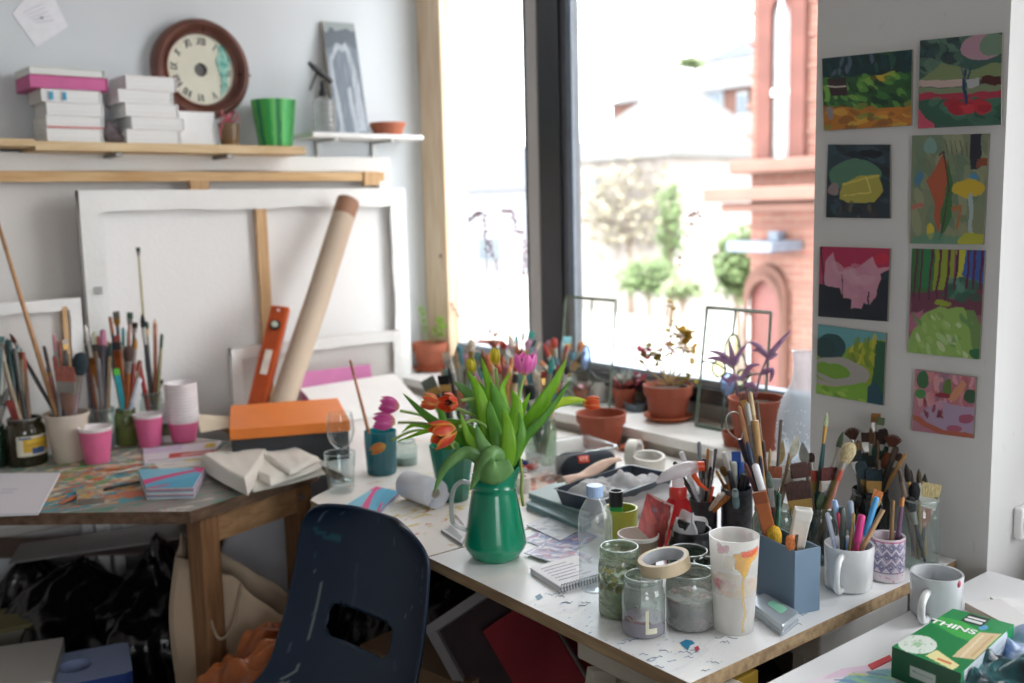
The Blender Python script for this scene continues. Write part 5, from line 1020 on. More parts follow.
g = Geo(); P = Paint('#b0b0b0', 60, 20, 4, .03); o = []
g.grid(lambda a, b: (r*.975*math.cos(-1.1+1.5*a), r*.975*math.sin(-1.1+1.5*a), h*(.27+(.10+.05*math.sin(6*a+1))*b*(1-abs(2*a-1)**3))), 30, 6); M(g, 'red_smear', mat('#9a2f48', .4, .3, 60), t, smooth=True)
g3 = glass('jar_grey_stained', '#e4eae4', .1, .55, .05, haze='#b8c0b6', hazefac=.28)
J3 = [(.88, 0), (1, .05), (1, .76), (.97, .86), (.93, .90), (.93, .93), (.96, .94), (.96, .985), (.93, 1.0)]
t, r, h = jar('glass_jar', 'wide jar with grey green stained glass under the masking tape', (666, 714, 571, 633), g3, z=Z, rb=.94, contents=mat('#a8a4a8', .4, .3, 26, col2='#beb4c0'), cfrac=.55, prof=J3, n=44, key='j3')
P = Paint('#ffffff', 120, 60, 92, .02); P.dabs(80, (0, .05, 1, .45), ['#7f8a6c', '#9a8a6a', '#a8685a', '#6a6a60', '#b0563c'], (.01, .03), a=.65); P.dabs(60, (0, .45, 1, 1), ['#8a7a88', '#a04a5c', '#6f6a7a', '#8f9a8a', '#7c3a4c'], (.008, .025), PI/2, 1.8, .65)
film_on(t, P, radp(J3, r), h)
g4 = glass('jar_dark_green', '#8a9a8a', .15, .6, .05, haze='#56645a', hazefac=.45)
jar('glass_jar', 'dark green glass jar, open mouth behind the masking tape roll', (667, 708, 550, 598), g4, z=Z, prof=[(.9, 0), (1, .04), (1, .9), (.97, 1.0)], contents=mat('#2f3a30', .4), cfrac=.5, n=40)
jar('glass_jar', 'small grey rimmed jar squeezed against the tall painted glass', (693, 722, 561, 606), glass('jar_grey', '#9aa49c', .15, .6, .05, haze='#56605a', hazefac=.5), z=Z, prof=[(.9, 0), (1, .04), (1, .9), (.97, 1.0)], contents=mat('#4f564e', .4), cfrac=.5, n=40)
# masking tape on the jar mouths
x3, y3, r3, h3, z3 = CONT['j3']; dpt = proj((x3, y3, z3+h3))[2]
p = pd(665.5, 571, dpt+.0); ringroll('tape_roll', 'cream masking tape roll lying across two jar mouths', (p.x, p.y, z3+h3+.006), .0395, .0335, .0195, (R(-6), R(-9), 0), mat('#dcc9a8', .55, .04), mat('#cfd2d8', .6))
# tall glass with yellow and orange paint
x, y, r, h = fit(709, 758, 534, 636, rb=.80, z=Z)
gt = glass('jar_tall_painted', '#e6e6e2', .1, .6, .04, haze='#fdfcfa', hazefac=.62)
t = T('tall_glass', 'tall straight glass with orange and yellow paint drips', 'glass', (x, y, Z), camang(x, y)); tp = [(.01, 0), (.74, 0), (.79, .012), (.80, .04), (.84, .2), (1, 1.0)]
M(Geo().lathe(pol(tp+[(.965, 1.0), (.80, .1), (.01, .06)], r, h), 48), 'glass_body', gt, t, smooth=True, auto=50)
TP = [(.74, 0), (.79, .012), (.80, .04), (.84, .2), (1, 1.0)]
P = Paint('#ffffff', 200, 120, 93, .010); c0 = .0
def U(a): return (a/(2*PI)) % 1
P.rect(0, .40, 1, .60, '#e6d6c4', .35); P.dabs(26, (.0, .36, 1, .56), ['#e8b89a', '#e6c9a4', '#dca28c'], (.02, .05), 0, 2.4, .55)
for uc in (.56,):
    P.poly([(.50, .10), (.70, .06), (.70, .14), (.62, .20), (.60, .34), (.57, .38), (.55, .30), (.52, .26)], '#efae1e', .95); P.poly([(.55, .08), (.70, .05), (.71, .10), (.62, .14), (.55, .13)], '#e8560e', 1); P.line([(.575, .3), (.578, .97)], .008, '#ecc030', .95); P.poly([(.44, .12), (.52, .12), (.50, .30), (.45, .25)], '#ecd69a', .5)
P.poly([(.38, .42), (.41, .40), (.415, .52), (.395, .56)], '#cf6a80', .85); P.dabs(8, (.36, .42, .43, .54), ['#d06a7c'], (.008, .014), a=.8); P.dabs(9, (.36, .02, .48, .1), ['#dc8aa4', '#e0a0b4'], (.012, .02), PI/2, 2, .8)
P.dabs(14, (.85, .0, 1.0, .16), ['#d87aa0', '#e09ab4', '#5fa8a8'], (.012, .025), PI/2, 2.4, .8); P.dabs(8, (.02, .0, .12, .14), ['#5fa0a0', '#e0a050', '#d87aa0'], (.012, .02), PI/2, 2.4, .8)
film_on(t, P, radp(TP, r, 1.006), h, a0=-PI)
# black tin with odds and ends
x, y, r, h = fit(668, 714, 528, 575, rb=.95, z=Z); t = T('paint_pot', 'round black pot full of black caps and clear scraps behind the jars', 'pot', (x, y, Z)); bkm = mat('#1a1b20', .3, .1, 5, coat=.3)
M(Geo().lathe(shell([(.8, 0), (1, .1), (1, .6), (.88, .8), (.85, .98), (.88, 1.0)], r, h, .003), 40), 'pot_body', bkm, t, smooth=True, auto=50); keep('black', x, y, r*.85, h, Z)
for (dx, dy, dz, rx) in ((-.012, .008, .02, .3), (.014, -.004, .016, 1.0)): 
    o_ = M(Geo().box((0, 0, 0), (.024, .020, .030)), 'bottle_cap', mat('#16171a', .35), loc=(x+dx, y+dy, Z+h+dz-.02), rot=(.2, .3, rx), bevel=.002, label='black square cap sticking out of the black pot, %s' % ('by the white paper cup' if dx < 0 else 'by the clear crumpled wrap'), cat='cap')
crumple('plastic_scrap', 'crumpled clear wrap sticking out of the black pot', 'plastic scrap', (x+.012, y+.012, Z+h-.012), .07, .05, .045, .5, film, 9, n=34)
# blue-grey open box
A_, B_, C_ = pz(794, 615, Z), pz(816, 612, Z), pz(756, 593, Z); ey = (C_-A_); ex = Vector((ey.y, -ey.x, 0)).normalized(); ly = ey.length; lx = .02
while proj(A_+ex*lx)[0] < 819.5 and lx < .12: lx += .001
ex = ex*lx
lo, hi = .02, .3
for _ in range(25):
    mid = (lo+hi)/2
    if proj(A_+Vector((0, 0, mid)))[1] > 551: lo = mid
    else: hi = mid
BH = lo; bo = T('desk_organiser', 'blue grey open-top box holding tools beside the tall painted glass', 'box', A_, math.atan2(ex.y, ex.x)); bm = mat('#71889e', .5, .03, 4); th = .003
for (c, d) in (((lx/2, th/2, BH/2), (lx, th, BH)), ((lx/2, ly-th/2, BH/2), (lx, th, BH)), ((th/2, ly/2, BH/2), (th, ly-2*th, BH)), ((lx-th/2, ly/2, BH/2), (th, ly-2*th, BH)), ((lx/2, ly/2, th/2), (lx-2*th, ly-2*th, th))):
    M(Geo().box(c, d), 'side_panel' if d[2] > .01 else 'bottom_panel', bm, bo, bevel=.0006)
print('box', lx, ly, BH)
# slim silver phone
w = [pz(u, v, .768) for u, v in ((748, 600), (764, 592), (800, 612), (782, 626))]
t = T('flip_phone', 'small silver grey folding phone lying beside the tall glass', 'phone', (sum(w, Vector())/4).to_tuple()[:2]+(Z,)); q = [((p-t.location).x, (p-t.location).y) for p in w]
def rquad(q, z, s=1.0):
    o = []; n = 5
    for i in range(4):
        p, a, b = Vector(q[i]), Vector(q[i-1]), Vector(q[(i+1) % 4]); ra = min(.008, (a-p).length*.3); s0 = p+(a-p).normalized()*ra; s1 = p+(b-p).normalized()*ra
        for k in range(n+1): tt = k/n; pt = s0*(1-tt)**2+p*2*tt*(1-tt)+s1*tt*tt; o.append((pt.x*s, pt.y*s, z))
    return o
L = [rquad(q, 0, .97), rquad(q, .002), rquad(q, .007), rquad(q, .0085, .985)]; g = rr_vessel(L); k = len(L[0]); g.f.append(tuple(3*k+i for i in range(k))); g.m.append(0); M(g, 'lower_shell', mat('#b4bcc4', .25, .04, metal=.5), t, smooth=True, auto=35)
L = [rquad(q, .0092, .985), rquad(q, .011), rquad(q, .016), rquad(q, .018, .97)]; g = rr_vessel(L); g.f.append(tuple(3*k+i for i in range(k))); g.m.append(0); M(g, 'lid_shell', mat('#c2cad0', .25, .04, metal=.5), t, smooth=True, auto=35)
g = Geo().add(rquad([(a*.42+.006, b*.42-.003) for a, b in q], .0186, 1.0), [tuple(range(k))]); M(g, 'outer_screen', mat('#8fd0b4', .2), t)
# mugs
whc = mat('#dfe1e2', .25, .03, 5, coat=.4); t, x, y, r, h = mug('white mug full of pens, its handle toward the desk edge', (824, 872, 543, 595), whc, rb=.95, key='pens'); t.rotation_euler.z = 0
def handle_on(t, r, h, ang, m, size=1.0, z0=.28, z1=.86, th=.006):
    pts = []
    for k in range(13): a = -PI/2+k*PI/12; rad = r*.97+max(0, math.cos(a))**.8*.030*size; pts.append((rad*math.cos(ang), rad*math.sin(ang), h*(z0+z1)/2+math.sin(a)*h*(z1-z0)/2))
    M(Geo().tube(pts, th*size, 12), 'handle', m, t, smooth=True)
handle_on(t, r, h, camang(x, y, -16), whc, .95, .10, .86)
t, x, y, r, h = mug('mug with indigo lace pattern and pink paint marks beside the white pen mug', (869, 903, 535, 583), mat('#d9cfd6', .3, .04, 6, coat=.3), rb=.97, key='lace', inner=mat('#8a3a5c', .6))
P = Paint('#d6cbd6', 160, 50, 51, .001); ind = '#4a4c7c'
for i in range(12):
    for j in range(3):
        cu, cv = (i+.5*(j % 2)+.5)/12, .14+.24*j
        P.poly([(cu-.045, cv), (cu, cv-.14), (cu+.045, cv), (cu, cv+.14)], ind); P.poly([(cu-.034, cv), (cu, cv-.11), (cu+.034, cv), (cu, cv+.11)], '#c9c2d4'); P.poly([(cu-.024, cv), (cu, cv-.08), (cu+.024, cv), (cu, cv+.08)], ind); P.ell(cu, cv, .01, .03, '#d4cbdb')
P.line([(-.1, .77), (1.1, .77)], .012, ind); P.rect(-.1, .80, 1.1, 1.1, '#dcd2d8'); P.rect(-.1, -.1, 1.1, .03, '#c2668c'); P.dabs(30, (0, .78, 1, 1), ['#c9708c', '#d89ab0'], (.004, .014))
g = Geo(); P.board(g, lambda a, b: (r*1.004*math.cos(2*PI*a), r*1.004*math.sin(2*PI*a), h*(.96-.94*b))); M(g, 'printed_band', colmat(.3, 0, 'lace_print'), t, smooth=True)
t, x, y, r, h = mug('large empty white mug with chipped rim standing on the side table', (910, 960, 572, 622), mat('#c9cdd0', .25, .05, 5, coat=.4), rb=.95, z=.7505); handle_on(t, r, h, camang(x, y, -17), whc, 1.0, .06, .70)
M(Geo().ball((0, 0, 0), (.004, .003, .006), 8), 'paint_spot', mat('#c2556a', .5), t, loc=(r*.98*math.cos(camang(x, y, 55)), r*.98*math.sin(camang(x, y, 55)), h*.90))
x, y, r, h = fit(898, 937, 498, 570, rb=1.0, z=Z); x = min(x, 1.69-r-.006) if y > PY0 else x; keep('side', x, y, r*.9, h*.9, Z)
t = T('glass_jar', 'large clear glass jar of brushes against the pillar', 'jar', (x, y, Z)); M(Geo().lathe(pol([(0, 0), (.95, 0), (1, .04), (1, .72), (.9, .86), (.86, .9), (.88, .97), (.86, 1.0)], r, h), 40), 'glass_body', clear, t, smooth=True)
M(Geo().tube([(.86*r*math.cos(a*PI/18), .86*r*math.sin(a*PI/18), h) for a in range(37)], .0018, 6, caps=False), 'rim', glass('rim_glass', ''), t, smooth=True)
# the cracker box
H2 = .045; q = [pz(*a, .7505+H2) for a in ((953, 608), (1014, 624), (961, 673), (892, 646))]; t = T('cracker_box', 'green cardboard box lettered THINS lying on the side table', 'box', q[3].to_tuple()[:2]+(.7505,))
o = t.location; loc = [Vector(((p-o).x, (p-o).y, 0)) for p in q]; fgr = '#12703c'
def faceboard(P, a, b, c, d, name, off=Vector((0, 0, 0)), m=None):
    g = Geo(); P.board(g, lambda u, v: a*(1-u)*(1-v)+b*u*(1-v)+c*u*v+d*(1-u)*v+off); return M(g, name, m or colmat(.35, 0, 'carton_print'), t)
up = Vector((0, 0, H2))
P = Paint('#128a48', 100, 90, 61, .001)      # u: from the THINS corner along the long side; v: down toward the camera
P.poly([(0, .36), (0, .22), (.35, .20), (.8, .30), (1, .2), (1, .45), (.5, .5)], '#4fc04a', .55); P.poly([(.0, .42), (1, .55), (1, 1), (0, 1)], '#0f7a40', .8)
P.ell(.21, .82, .25, .17, '#d5ded4'); P.dabs(22, (.05, .72, .38, .94), ['#8fae86', '#b9c4ac', '#6f9a70'], (.006, .012)); P.ell(.21, .82, .06, .04, '#9cc49a')
P.poly([(.70, .30), (.97, .22), (.99, .74), (.72, .82)], '#d8bf96'); P.line([(.78, .34), (.82, .76)], .02, '#e6d5b4'); P.line([(.9, .3), (.92, .7)], .02, '#c8a878'); P.ell(.68, .2, .06, .05, '#5aa0d0'); P.poly([(.48, .80), (.9, .90), (.88, 1.0), (.45, .95)], '#e6dca0'); P.rect(.6, .9, .8, .94, '#d07a4a')
P.poly([(.30, .02), (.64, .02), (.64, .20), (.30, .20)], '#23282c'); P.line([(.34, .075), (.60, .075)], .018, '#e6e8e6'); P.line([(.34, .14), (.60, .14)], .018, '#e0e2e0')
faceboard(P, loc[0]+up, loc[1]+up, loc[2]+up, loc[3]+up, 'top_panel')
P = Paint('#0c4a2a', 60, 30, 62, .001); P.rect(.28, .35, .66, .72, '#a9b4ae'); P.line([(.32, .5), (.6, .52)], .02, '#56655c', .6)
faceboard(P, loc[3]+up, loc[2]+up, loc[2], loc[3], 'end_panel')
P = Paint('#c9d2d8', 80, 30, 63, .001)
P.rect(-.1, -.1, .06, 1.1, '#2f7a50'); P.rect(.86, -.1, 1.1, 1.1, '#128a48')
for k in range(3): P.rect(.12+k*.25, .15, .30+k*.25, .85, '#aab6c0', .6); P.line([(.14+k*.25, .4), (.28+k*.25, .4)], .02, '#5c6a78', .7); P.line([(.14+k*.25, .6), (.28+k*.25, .6)], .02, '#5c6a78', .7)
faceboard(P, loc[2]+up, loc[1]+up, loc[1], loc[2], 'side_panel'); P = Paint('#128a48', 10, 10, 64, 0); faceboard(P, loc[1]+up, loc[0]+up, loc[0], loc[1], 'side_panel'); faceboard(P, loc[0]+up, loc[3]+up, loc[3], loc[0], 'side_panel')
def lettering(txt, parent, p, rot, size, m, name='lettering', ext=.0003):
    cu = bpy.data.curves.new(name, 'FONT'); cu.body = txt; cu.size = size; cu.align_x = 'CENTER'; cu.align_y = 'CENTER'; cu.extrude = ext; cu.offset = size*.018; cu.materials.append(m)
    tmp = bpy.data.objects.new(name, cu); COL.objects.link(tmp); me = bpy.data.meshes.new_from_object(tmp.evaluated_get(bpy.context.evaluated_depsgraph_get())); bpy.data.objects.remove(tmp); me.materials.clear(); me.materials.append(m)
    o_ = bpy.data.objects.new(name, me); COL.objects.link(o_); o_.parent = parent; o_.location = p; o_.rotation_euler = rot; return o_
e1 = (loc[1]-loc[0]).normalized(); ctr = loc[0]*.45+loc[1]*.25+loc[2]*.08+loc[3]*.22
pc_ = pz(953, 626.5, .7505+H2)-o
lo_ = lettering('THINS', t, (pc_.x, pc_.y, H2+.0006), (0, 0, math.atan2(e1.y, e1.x)), .0225, mat('#f4f6f4', .4))
P = Paint('#e8dde6', 60, 30, 71, .01); P.poly([(.0, 0), (.5, -.1), (.55, .35), (.1, .5)], '#e0c6d8'); P.poly([(.3, .3), (.9, .2), (.8, 1.1), (.2, 1.1)], '#7fb0b8'); P.dabs(30, (.3, .3, .9, 1), ['#4a9aa0', '#8fc48a', '#d8d46a', '#5f86b0', '#d9bfd6'], (.02, .05), .8, 4); P.rect(-.1, .7, .3, 1.1, '#b6cf6a')
flatq('colour_print', 'colourful abstract print lying flat under the cracker box corner', 'print', [(842, 668), (900, 660), (950, 690), (780, 690)], .7505, .0015, prn, wpap, P)
flatq('red_strip', 'narrow bright red paper strip lying at the cracker box corner', 'paper', [(868, 664), (890, 654), (892, 659), (872, 669)], .7522, .001, mat('#c92a34', .5))
P = Paint('#dcdad8', 30, 30, 72, .02); flatq('paper_napkin', 'folded pale napkin lying on the side table behind the cracker box', 'napkin', [(965, 602), (1000, 598), (1040, 625), (1018, 630)], .7505, .012, prn, mat('#b9a898', .8), P)
flatq('paper_folder', 'white card with brown folded edge behind the cracker box', 'card', [(990, 596), (1060, 600), (1080, 640), (1020, 618)], .7506, .004, mat('#e9e9e8', .6), mat('#bfae9c', .8))
crumple('crumpled_wrapper', 'crumpled dark teal and blue wrapper in the near corner of the side table', 'wrapper', pz(1010, 692, .76).to_tuple()[:2]+(.751,), .14, .12, .055, .3, mat('#16242e', .3, .4, 26, .2, 0, '#2c7a80', .3), 14, n=50, solid=.001)
crumple('crumpled_wrapper', 'white and blue crumpled wrapper at the frame edge behind the dark one', 'wrapper', pz(1030, 655, .76).to_tuple()[:2]+(.751,), .12, .10, .045, .9, mat('#c9d4e2', .35, .2, 26, .1, 0, '#6f8cc0'), 15, n=50, solid=.001)
# ------------------------------------------------------------------ brushes, pens and knives standing in their jars
def addcont(key, name, label, box, m, cat='jar', z=.75, rb=.95, clampx=None, kind='glass', prof=None):
    x, y, r, h = fit(*box, z=z, rb=rb)
    if clampx is not None: x = min(x, clampx-r-.004)
    z += .0005; t = T(name, label, cat, (x, y, z)); prof = prof or [(.9, 0), (1, .03), (1, .76), (.9, .87), (.86, .9), (.9, .92), (.9, .985), (.87, 1.0)]
    if kind == 'glass': M(Geo().lathe(pol([(0, 0)]+prof, r, h), 32), 'glass_body', m, t, smooth=True); q = .8
    else: M(Geo().lathe(shell(prof, r, h, .002), 32), 'pot_body', m, t, smooth=True, auto=50); q = .88
    keep(key, x, y, r*q, h, z); return t, r, h
cyl = [(.95, 0), (1, .03), (1, .97), (1.01, 1.0)]
dk_pl = mat('#26292d', .4, .08); 
addcont('pot1', 'pen_pot', 'dark grey plastic pot of pens behind the clear wrap', (689, 717, 498, 540), dk_pl, 'pot', kind='pot', prof=cyl)
t, r, h = addcont('pot2', 'pen_pot', 'black patterned pot holding markers and a blue card', (721, 752, 487, 540), mat('#1c1f26', .4, .4, 60, 0, 0, '#4a4c56'), 'pot', kind='pot', prof=cyl)
addcont('jarJ', 'glass_jar', 'glass jar crowded with brush handles behind the blue grey box', (752, 792, 506, 572), glass('dirty_jar', '#b8c0b8', .12, .55, haze='#6f7a70', hazefac=.35))
addcont('jarK', 'glass_jar', 'glass jar of wide flat brushes behind the pen mug', (796, 836, 504, 566), glass('dirty_jar', ''))
addcont('jarM', 'glass_jar', 'dark jar packed with mop and fan brushes against the pillar', (850, 888, 488, 548), glass('dark_jar2', '#4a524e', .12, .5, haze='#22282a', hazefac=.5), clampx=1.69)
addcont('b1', 'glass_jar', 'blurred glass jar of brushes nearest the terracotta herb pot', (448, 484, 400, 446), clear)
addcont('b2', 'glass_jar', 'glass jar of brushes behind the yellow tulip bud', (486, 522, 404, 452), clear)
addcont('b3', 'glass_jar', 'greenish glass jar of brushes beside the plastic tub', (526, 557, 418, 466), glass('pale_green_jar', '#cfe0cc', .1, .5, haze='#b0c4ac', hazefac=.25))
addcont('b4', 'glass_jar', 'glass jar of brushes on the sill under the black post', (547, 578, 372, 402), clear, z=.80)
addcont('b5', 'glass_jar', 'glass jar of paint-streaked brushes on the sill by the succulent', (504, 534, 366, 398), clear, z=.80)
x, y, r, h = BOX = (bo.location.x, bo.location.y, 0, 0)
for kk, ff in (('box', .38), ('boxr', .80)): bc = bo.matrix_basis @ Vector((lx/2, ly*ff, 0)); keep(kk, bc.x, bc.y, .016, BH, Z)
CN = {'beige': 'in the beige cup', 'jarA': 'behind the front pink cup', 'jarB': 'in the green tinted jar', 'jarC': 'in the jar by pink cups', 'jarL': 'in the dark green jar at the edge', 'jarD': 'behind the beige cup', 'paste': 'in the yellow-labelled jar',
      'teal': 'in the teal tumbler', 'pot1': 'in the grey pen pot', 'pot2': 'in the black patterned pot', 'jarJ': 'behind the blue box', 'jarK': 'behind the pen mug', 'jarM': 'in the dark pillar jar', 'side': 'in the large clear jar', 'pens': 'in the white pen mug', 'lace': 'in the lace-patterned mug', 'box': 'in the blue grey box', 'boxr': 'at the blue box back',
      'b1': 'in the jar by the herb pot', 'b2': 'behind the yellow bud', 'b3': 'in the greenish jar', 'b4': 'on the sill by black post', 'b5': 'on the sill by succulent', 'black': 'in the round black pot'}
def cname(h):
    c = [int(h[i:i+2], 16) for i in (1, 3, 5)]; mx, mn = max(c), min(c); v = mx/255; s = 0 if mx == 0 else (mx-mn)/mx
    if s < .16: return 'black' if v < .22 else 'dark grey' if v < .42 else 'grey' if v < .68 else 'pale grey' if v < .85 else 'white'
    r, g, b = c; hue = ((g-b)/(mx-mn) % 6 if mx == r else (b-r)/(mx-mn)+2 if mx == g else (r-g)/(mx-mn)+4)*60
    if v < .2: return 'black'
    if hue < 14 or hue > 345: return 'dark red' if v < .5 else 'dusty pink' if s < .45 else 'red'
    if hue < 42: return 'dark brown' if v < .45 else 'brown' if v < .66 else ('tan' if s < .55 else 'orange')
    if hue < 68: return 'olive' if v < .6 else 'cream' if s < .45 else 'yellow'
    if hue < 160: return 'dark green' if v < .5 else 'green'
    if hue < 200: return 'dark teal' if v < .5 else 'teal'
    if hue < 260: return 'navy' if v < .4 else 'blue grey' if s < .35 else 'blue'
    return 'mauve' if s < .4 else 'magenta'
BR = []; brs = random.Random(99)
silver = mat('#b4b2ac', .3, .1, 30, metal=.75); brass = mat('#c09a58', .3, .1, 30, metal=.7)
def brush(cont, kind, u, v, dd, hc, bc_, w=.008, bl=None, twist=None, fer=None, minr=None):
    cx, cy, cr, chh, cz = CONT[cont]; cd_ = proj((cx, cy, cz+chh))[2]; tip = pd(u, v, cd_+dd)
    if cont in ('jarM', 'side', 'jarK', 'lace'):
        while tip.x > 1.668 and tip.y < 1.2: dd -= .008; tip = pd(u, v, cd_+dd)
    if cont in ('jarM', 'side'): w *= 1.3
    C2 = Vector((cx, cy)); Tt = Vector((tip.x, tip.y))-C2
    k = min(.93, chh/max(.05, tip.z-cz)); cross = Tt*k; lim = cr*.72
    if cross.length > lim: cross = cross.normalized()*lim
    jit = Vector((brs.uniform(-1, 1), brs.uniform(-1, 1)))*cr*.25; cross = cross+jit*.6
    b2 = (cross-Tt*k)/(1-k); 
    if b2.length > cr*.8: b2 = b2.normalized()*cr*.8
    if kind == 'wide' and cont not in ('side', 'beige'): b2 = cross
    base = Vector((cx+b2.x, cy+b2.y, cz+.012)); d = tip-base; L = d.length; zz = d.normalized(); xx = RT-zz*RT.dot(zz); xx.normalize(); yy = zz.cross(xx)
    tw_ = brs.uniform(-.5, .5) if twist is None else twist; m3 = Matrix((xx, yy, zz)).transposed() @ Matrix.Rotation(tw_, 3, 'Z')
    nm = {'knife': 'palette_knife', 'pencil': 'pencil', 'pen': 'pen', 'card': 'card', 'stick': 'stick', 'loop': 'clay_tool', 'block': 'marker', 'handle': 'paint_brush'}.get(kind, 'paint_brush')
    t = T(nm, None, {'palette_knife': 'palette knife', 'clay_tool': 'modelling tool', 'paint_brush': 'paintbrush'}.get(nm, nm), base); t.rotation_euler = m3.to_euler(); t['group'] = 'tools '+CN[cont]
    hm = mat(hc, .4, .14, 40, coat=.2); bm_ = mat(bc_, .85, .3, 90, .4, stretch=(6, 6, 1)); fm = fer or (silver if brs.random() < .7 else brass); P_ = lambda g, n, m_, **k_: M(g, n, m_, t, smooth=True, auto=50, **k_)
    if kind == 'round':
        bl = bl or max(.016, w*2.8); fl = bl*1.1; r1 = w*.42
        P_(Geo().tube([(0, 0, 0), (0, 0, L*.25), (0, 0, (L-bl-fl)*.75), (0, 0, L-bl-fl)], [.002, r1*.9, r1*1.25, r1*.8], 10), 'handle', hm)
        P_(Geo().tube([(0, 0, L-bl-fl-.004), (0, 0, L-bl)], [r1*.85, w*.46], 12), 'ferrule', fm)
        P_(Geo().tube([(0, 0, L-bl-.001), (0, 0, L-bl*.7), (0, 0, L-bl*.35), (0, 0, L)], [w*.44, w*.52, w*.40, w*.06], 12), 'bristles', bm_); ds = 'round brush with %s bristles' % cname(bc_)
    elif kind == 'mop':
        bl = bl or w*1.5; fl = w*1.1; r1 = max(.003, w*.2)
        P_(Geo().tube([(0, 0, 0), (0, 0, L*.3), (0, 0, L-bl-fl)], [.002, r1*1.2, r1], 10), 'handle', hm); P_(Geo().tube([(0, 0, L-bl-fl-.003), (0, 0, L-bl)], [r1*1.1, w*.34], 14), 'ferrule', fm)
        P_(Geo().tube([(0, 0, L-bl), (0, 0, L-bl*.75), (0, 0, L-bl*.4), (0, 0, L-bl*.12), (0, 0, L)], [w*.33, w*.46, w*.52, w*.4, w*.12], 16), 'bristles', bm_); ds = 'fat mop brush with %s hair' % cname(bc_)
    elif kind in ('flat', 'wide'):
        bl = bl or (w*1.0 if kind == 'flat' else w*.75); fl = w*1.0 if kind == 'flat' else w*.55; r1 = max(.0028, w*.24) if kind == 'flat' else w*.25
        hp_ = [(0, 0, 0), (0, 0, L*.35), (0, 0, L-bl-fl)]; P_(Geo().tube(hp_, [r1*.6, r1*1.2, r1*(1 if kind == 'flat' else 1.6)], 10, flat=None if kind == 'flat' else [.5]*3, up=(0, 1, 0)), 'handle', hm)
        th_ = max(.0035, w*.22); g = Geo()
        def sec(z, a, b): return [(-a, -b, z), (a, -b, z), (a, b, z), (-a, b, z)]
        def loft(S_): g = Geo(); v_ = [p for s_ in S_ for p in s_]; k_ = len(S_); g.add(v_, [(i*4+j, i*4+(j+1) % 4, (i+1)*4+(j+1) % 4, (i+1)*4+j) for i in range(k_-1) for j in range(4)]+[(3, 2, 1, 0), tuple((k_-1)*4+j for j in range(4))]); return g
        s0 = r1*.9 if kind == 'flat' else w*.46
        M(loft([sec(L-bl-fl-.003, s0, r1*.7 if kind == 'flat' else th_*.6), sec(L-bl-fl*.45, w*.47, th_*.52), sec(L-bl, w*.48, th_*.5)]), 'ferrule', fm, t, bevel=.0006)
        rag = [brs.uniform(-.04, .04) for _ in range(13)]; g = Geo(); n_ = 13; o_ = []
        for zi, (zf, wf, tf) in enumerate(((0, .475, .45), (.5, .5, .42), (1, .5, .18))):
            for sgn in (-1, 1):
                for i in range(n_): o_.append(((i/(n_-1)-.5)*2*w*wf, sgn*th_*tf, L-bl+bl*zf*(1+rag[i]*(zf == 1))))
        for zi in range(2):
            for q_ in range(2):
                b0_ = (zi*2+q_)*n_; c0_ = ((zi+1)*2+q_)*n_; g.f += [(b0_+i, b0_+i+1, c0_+i+1, c0_+i) for i in range(n_-1)]
            e0, e1_, f0, f1 = (zi*2)*n_, (zi*2+1)*n_, ((zi+1)*2)*n_, ((zi+1)*2+1)*n_; g.f += [(e0, e1_, f1, f0), (e0+n_-1, e1_+n_-1, f1+n_-1, f0+n_-1)]
        g.f += [(4*n_+i, 4*n_+i+1, 5*n_+i+1, 5*n_+i) for i in range(n_-1)]; g.v = o_; g.m = [0]*len(g.f); M(g, 'bristles', bm_, t); ds = ('flat brush' if kind == 'flat' else 'wide flat brush')+' with %s bristles' % cname(bc_)
    elif kind == 'fan':
        bl = bl or w*.7; P_(Geo().tube([(0, 0, 0), (0, 0, L*.4), (0, 0, L-bl-.018)], [.002, .004, .003], 10), 'handle', hm); P_(Geo().tube([(0, 0, L-bl-.020), (0, 0, L-bl-.004), (0, 0, L-bl)], [.0034, .004, .006], 10, flat=[1, .7, .35], up=(0, 1, 0)), 'ferrule', fm)
        g = Geo()
        for i in range(13): a_ = (i-6)/6*.85; g.tube([(math.sin(a_)*.004, (i % 3-1)*.0006, L-bl-.001), (math.sin(a_)*bl*.5, (i % 3-1)*.0012, L-bl+bl*.5*math.cos(a_)), (math.sin(a_)*bl*.92, (i % 2)*.001, L-bl+math.cos(a_)*bl)], [.0014, w*.055, w*.028], 5)
        P_(g, 'bristles', bm_); ds = 'fan brush with spread %s bristles' % cname(bc_)
    elif kind == 'handle':
        P_(Geo().tube([(0, 0, 0), (0, 0, L*.3), (0, 0, L*.7), (0, 0, L-.004), (0, 0, L)], [w*.3, w*.5, w*.42, w*.3, w*.12], 10), 'handle', hm); P_(Geo().tube([(0, 0, L*.86), (0, 0, L-.0035)], [w*.40, w*.34], 10), 'handle_tip', mat(bc_, .4, .1)); ds = 'upturned brush, %s handle, %s tip' % (cname(hc), cname(bc_))
        if cname(hc) == cname(bc_): ds = 'upturned brush with plain %s handle' % cname(hc)
    elif kind == 'stick':
        P_(Geo().tube([(0, 0, 0), (0, 0, L)], [w*.5, w*.5], 10), 'stick', hm); ds = 'plain %s stick' % cname(hc)
    elif kind == 'pencil':
        P_(Geo().tube([(0, 0, 0), (0, 0, L-.016)], [w*.5, w*.5], 6), 'shaft', hm); P_(Geo().tube([(0, 0, L-.0161), (0, 0, L-.004)], [w*.49, w*.15], 8), 'sharpened_wood', mat('#d0a878', .7)); P_(Geo().tube([(0, 0, L-.0045), (0, 0, L)], [w*.15, .0003], 8), 'lead', mat(bc_, .5)); ds = '%s pencil' % cname(hc)
    elif kind == 'pen':
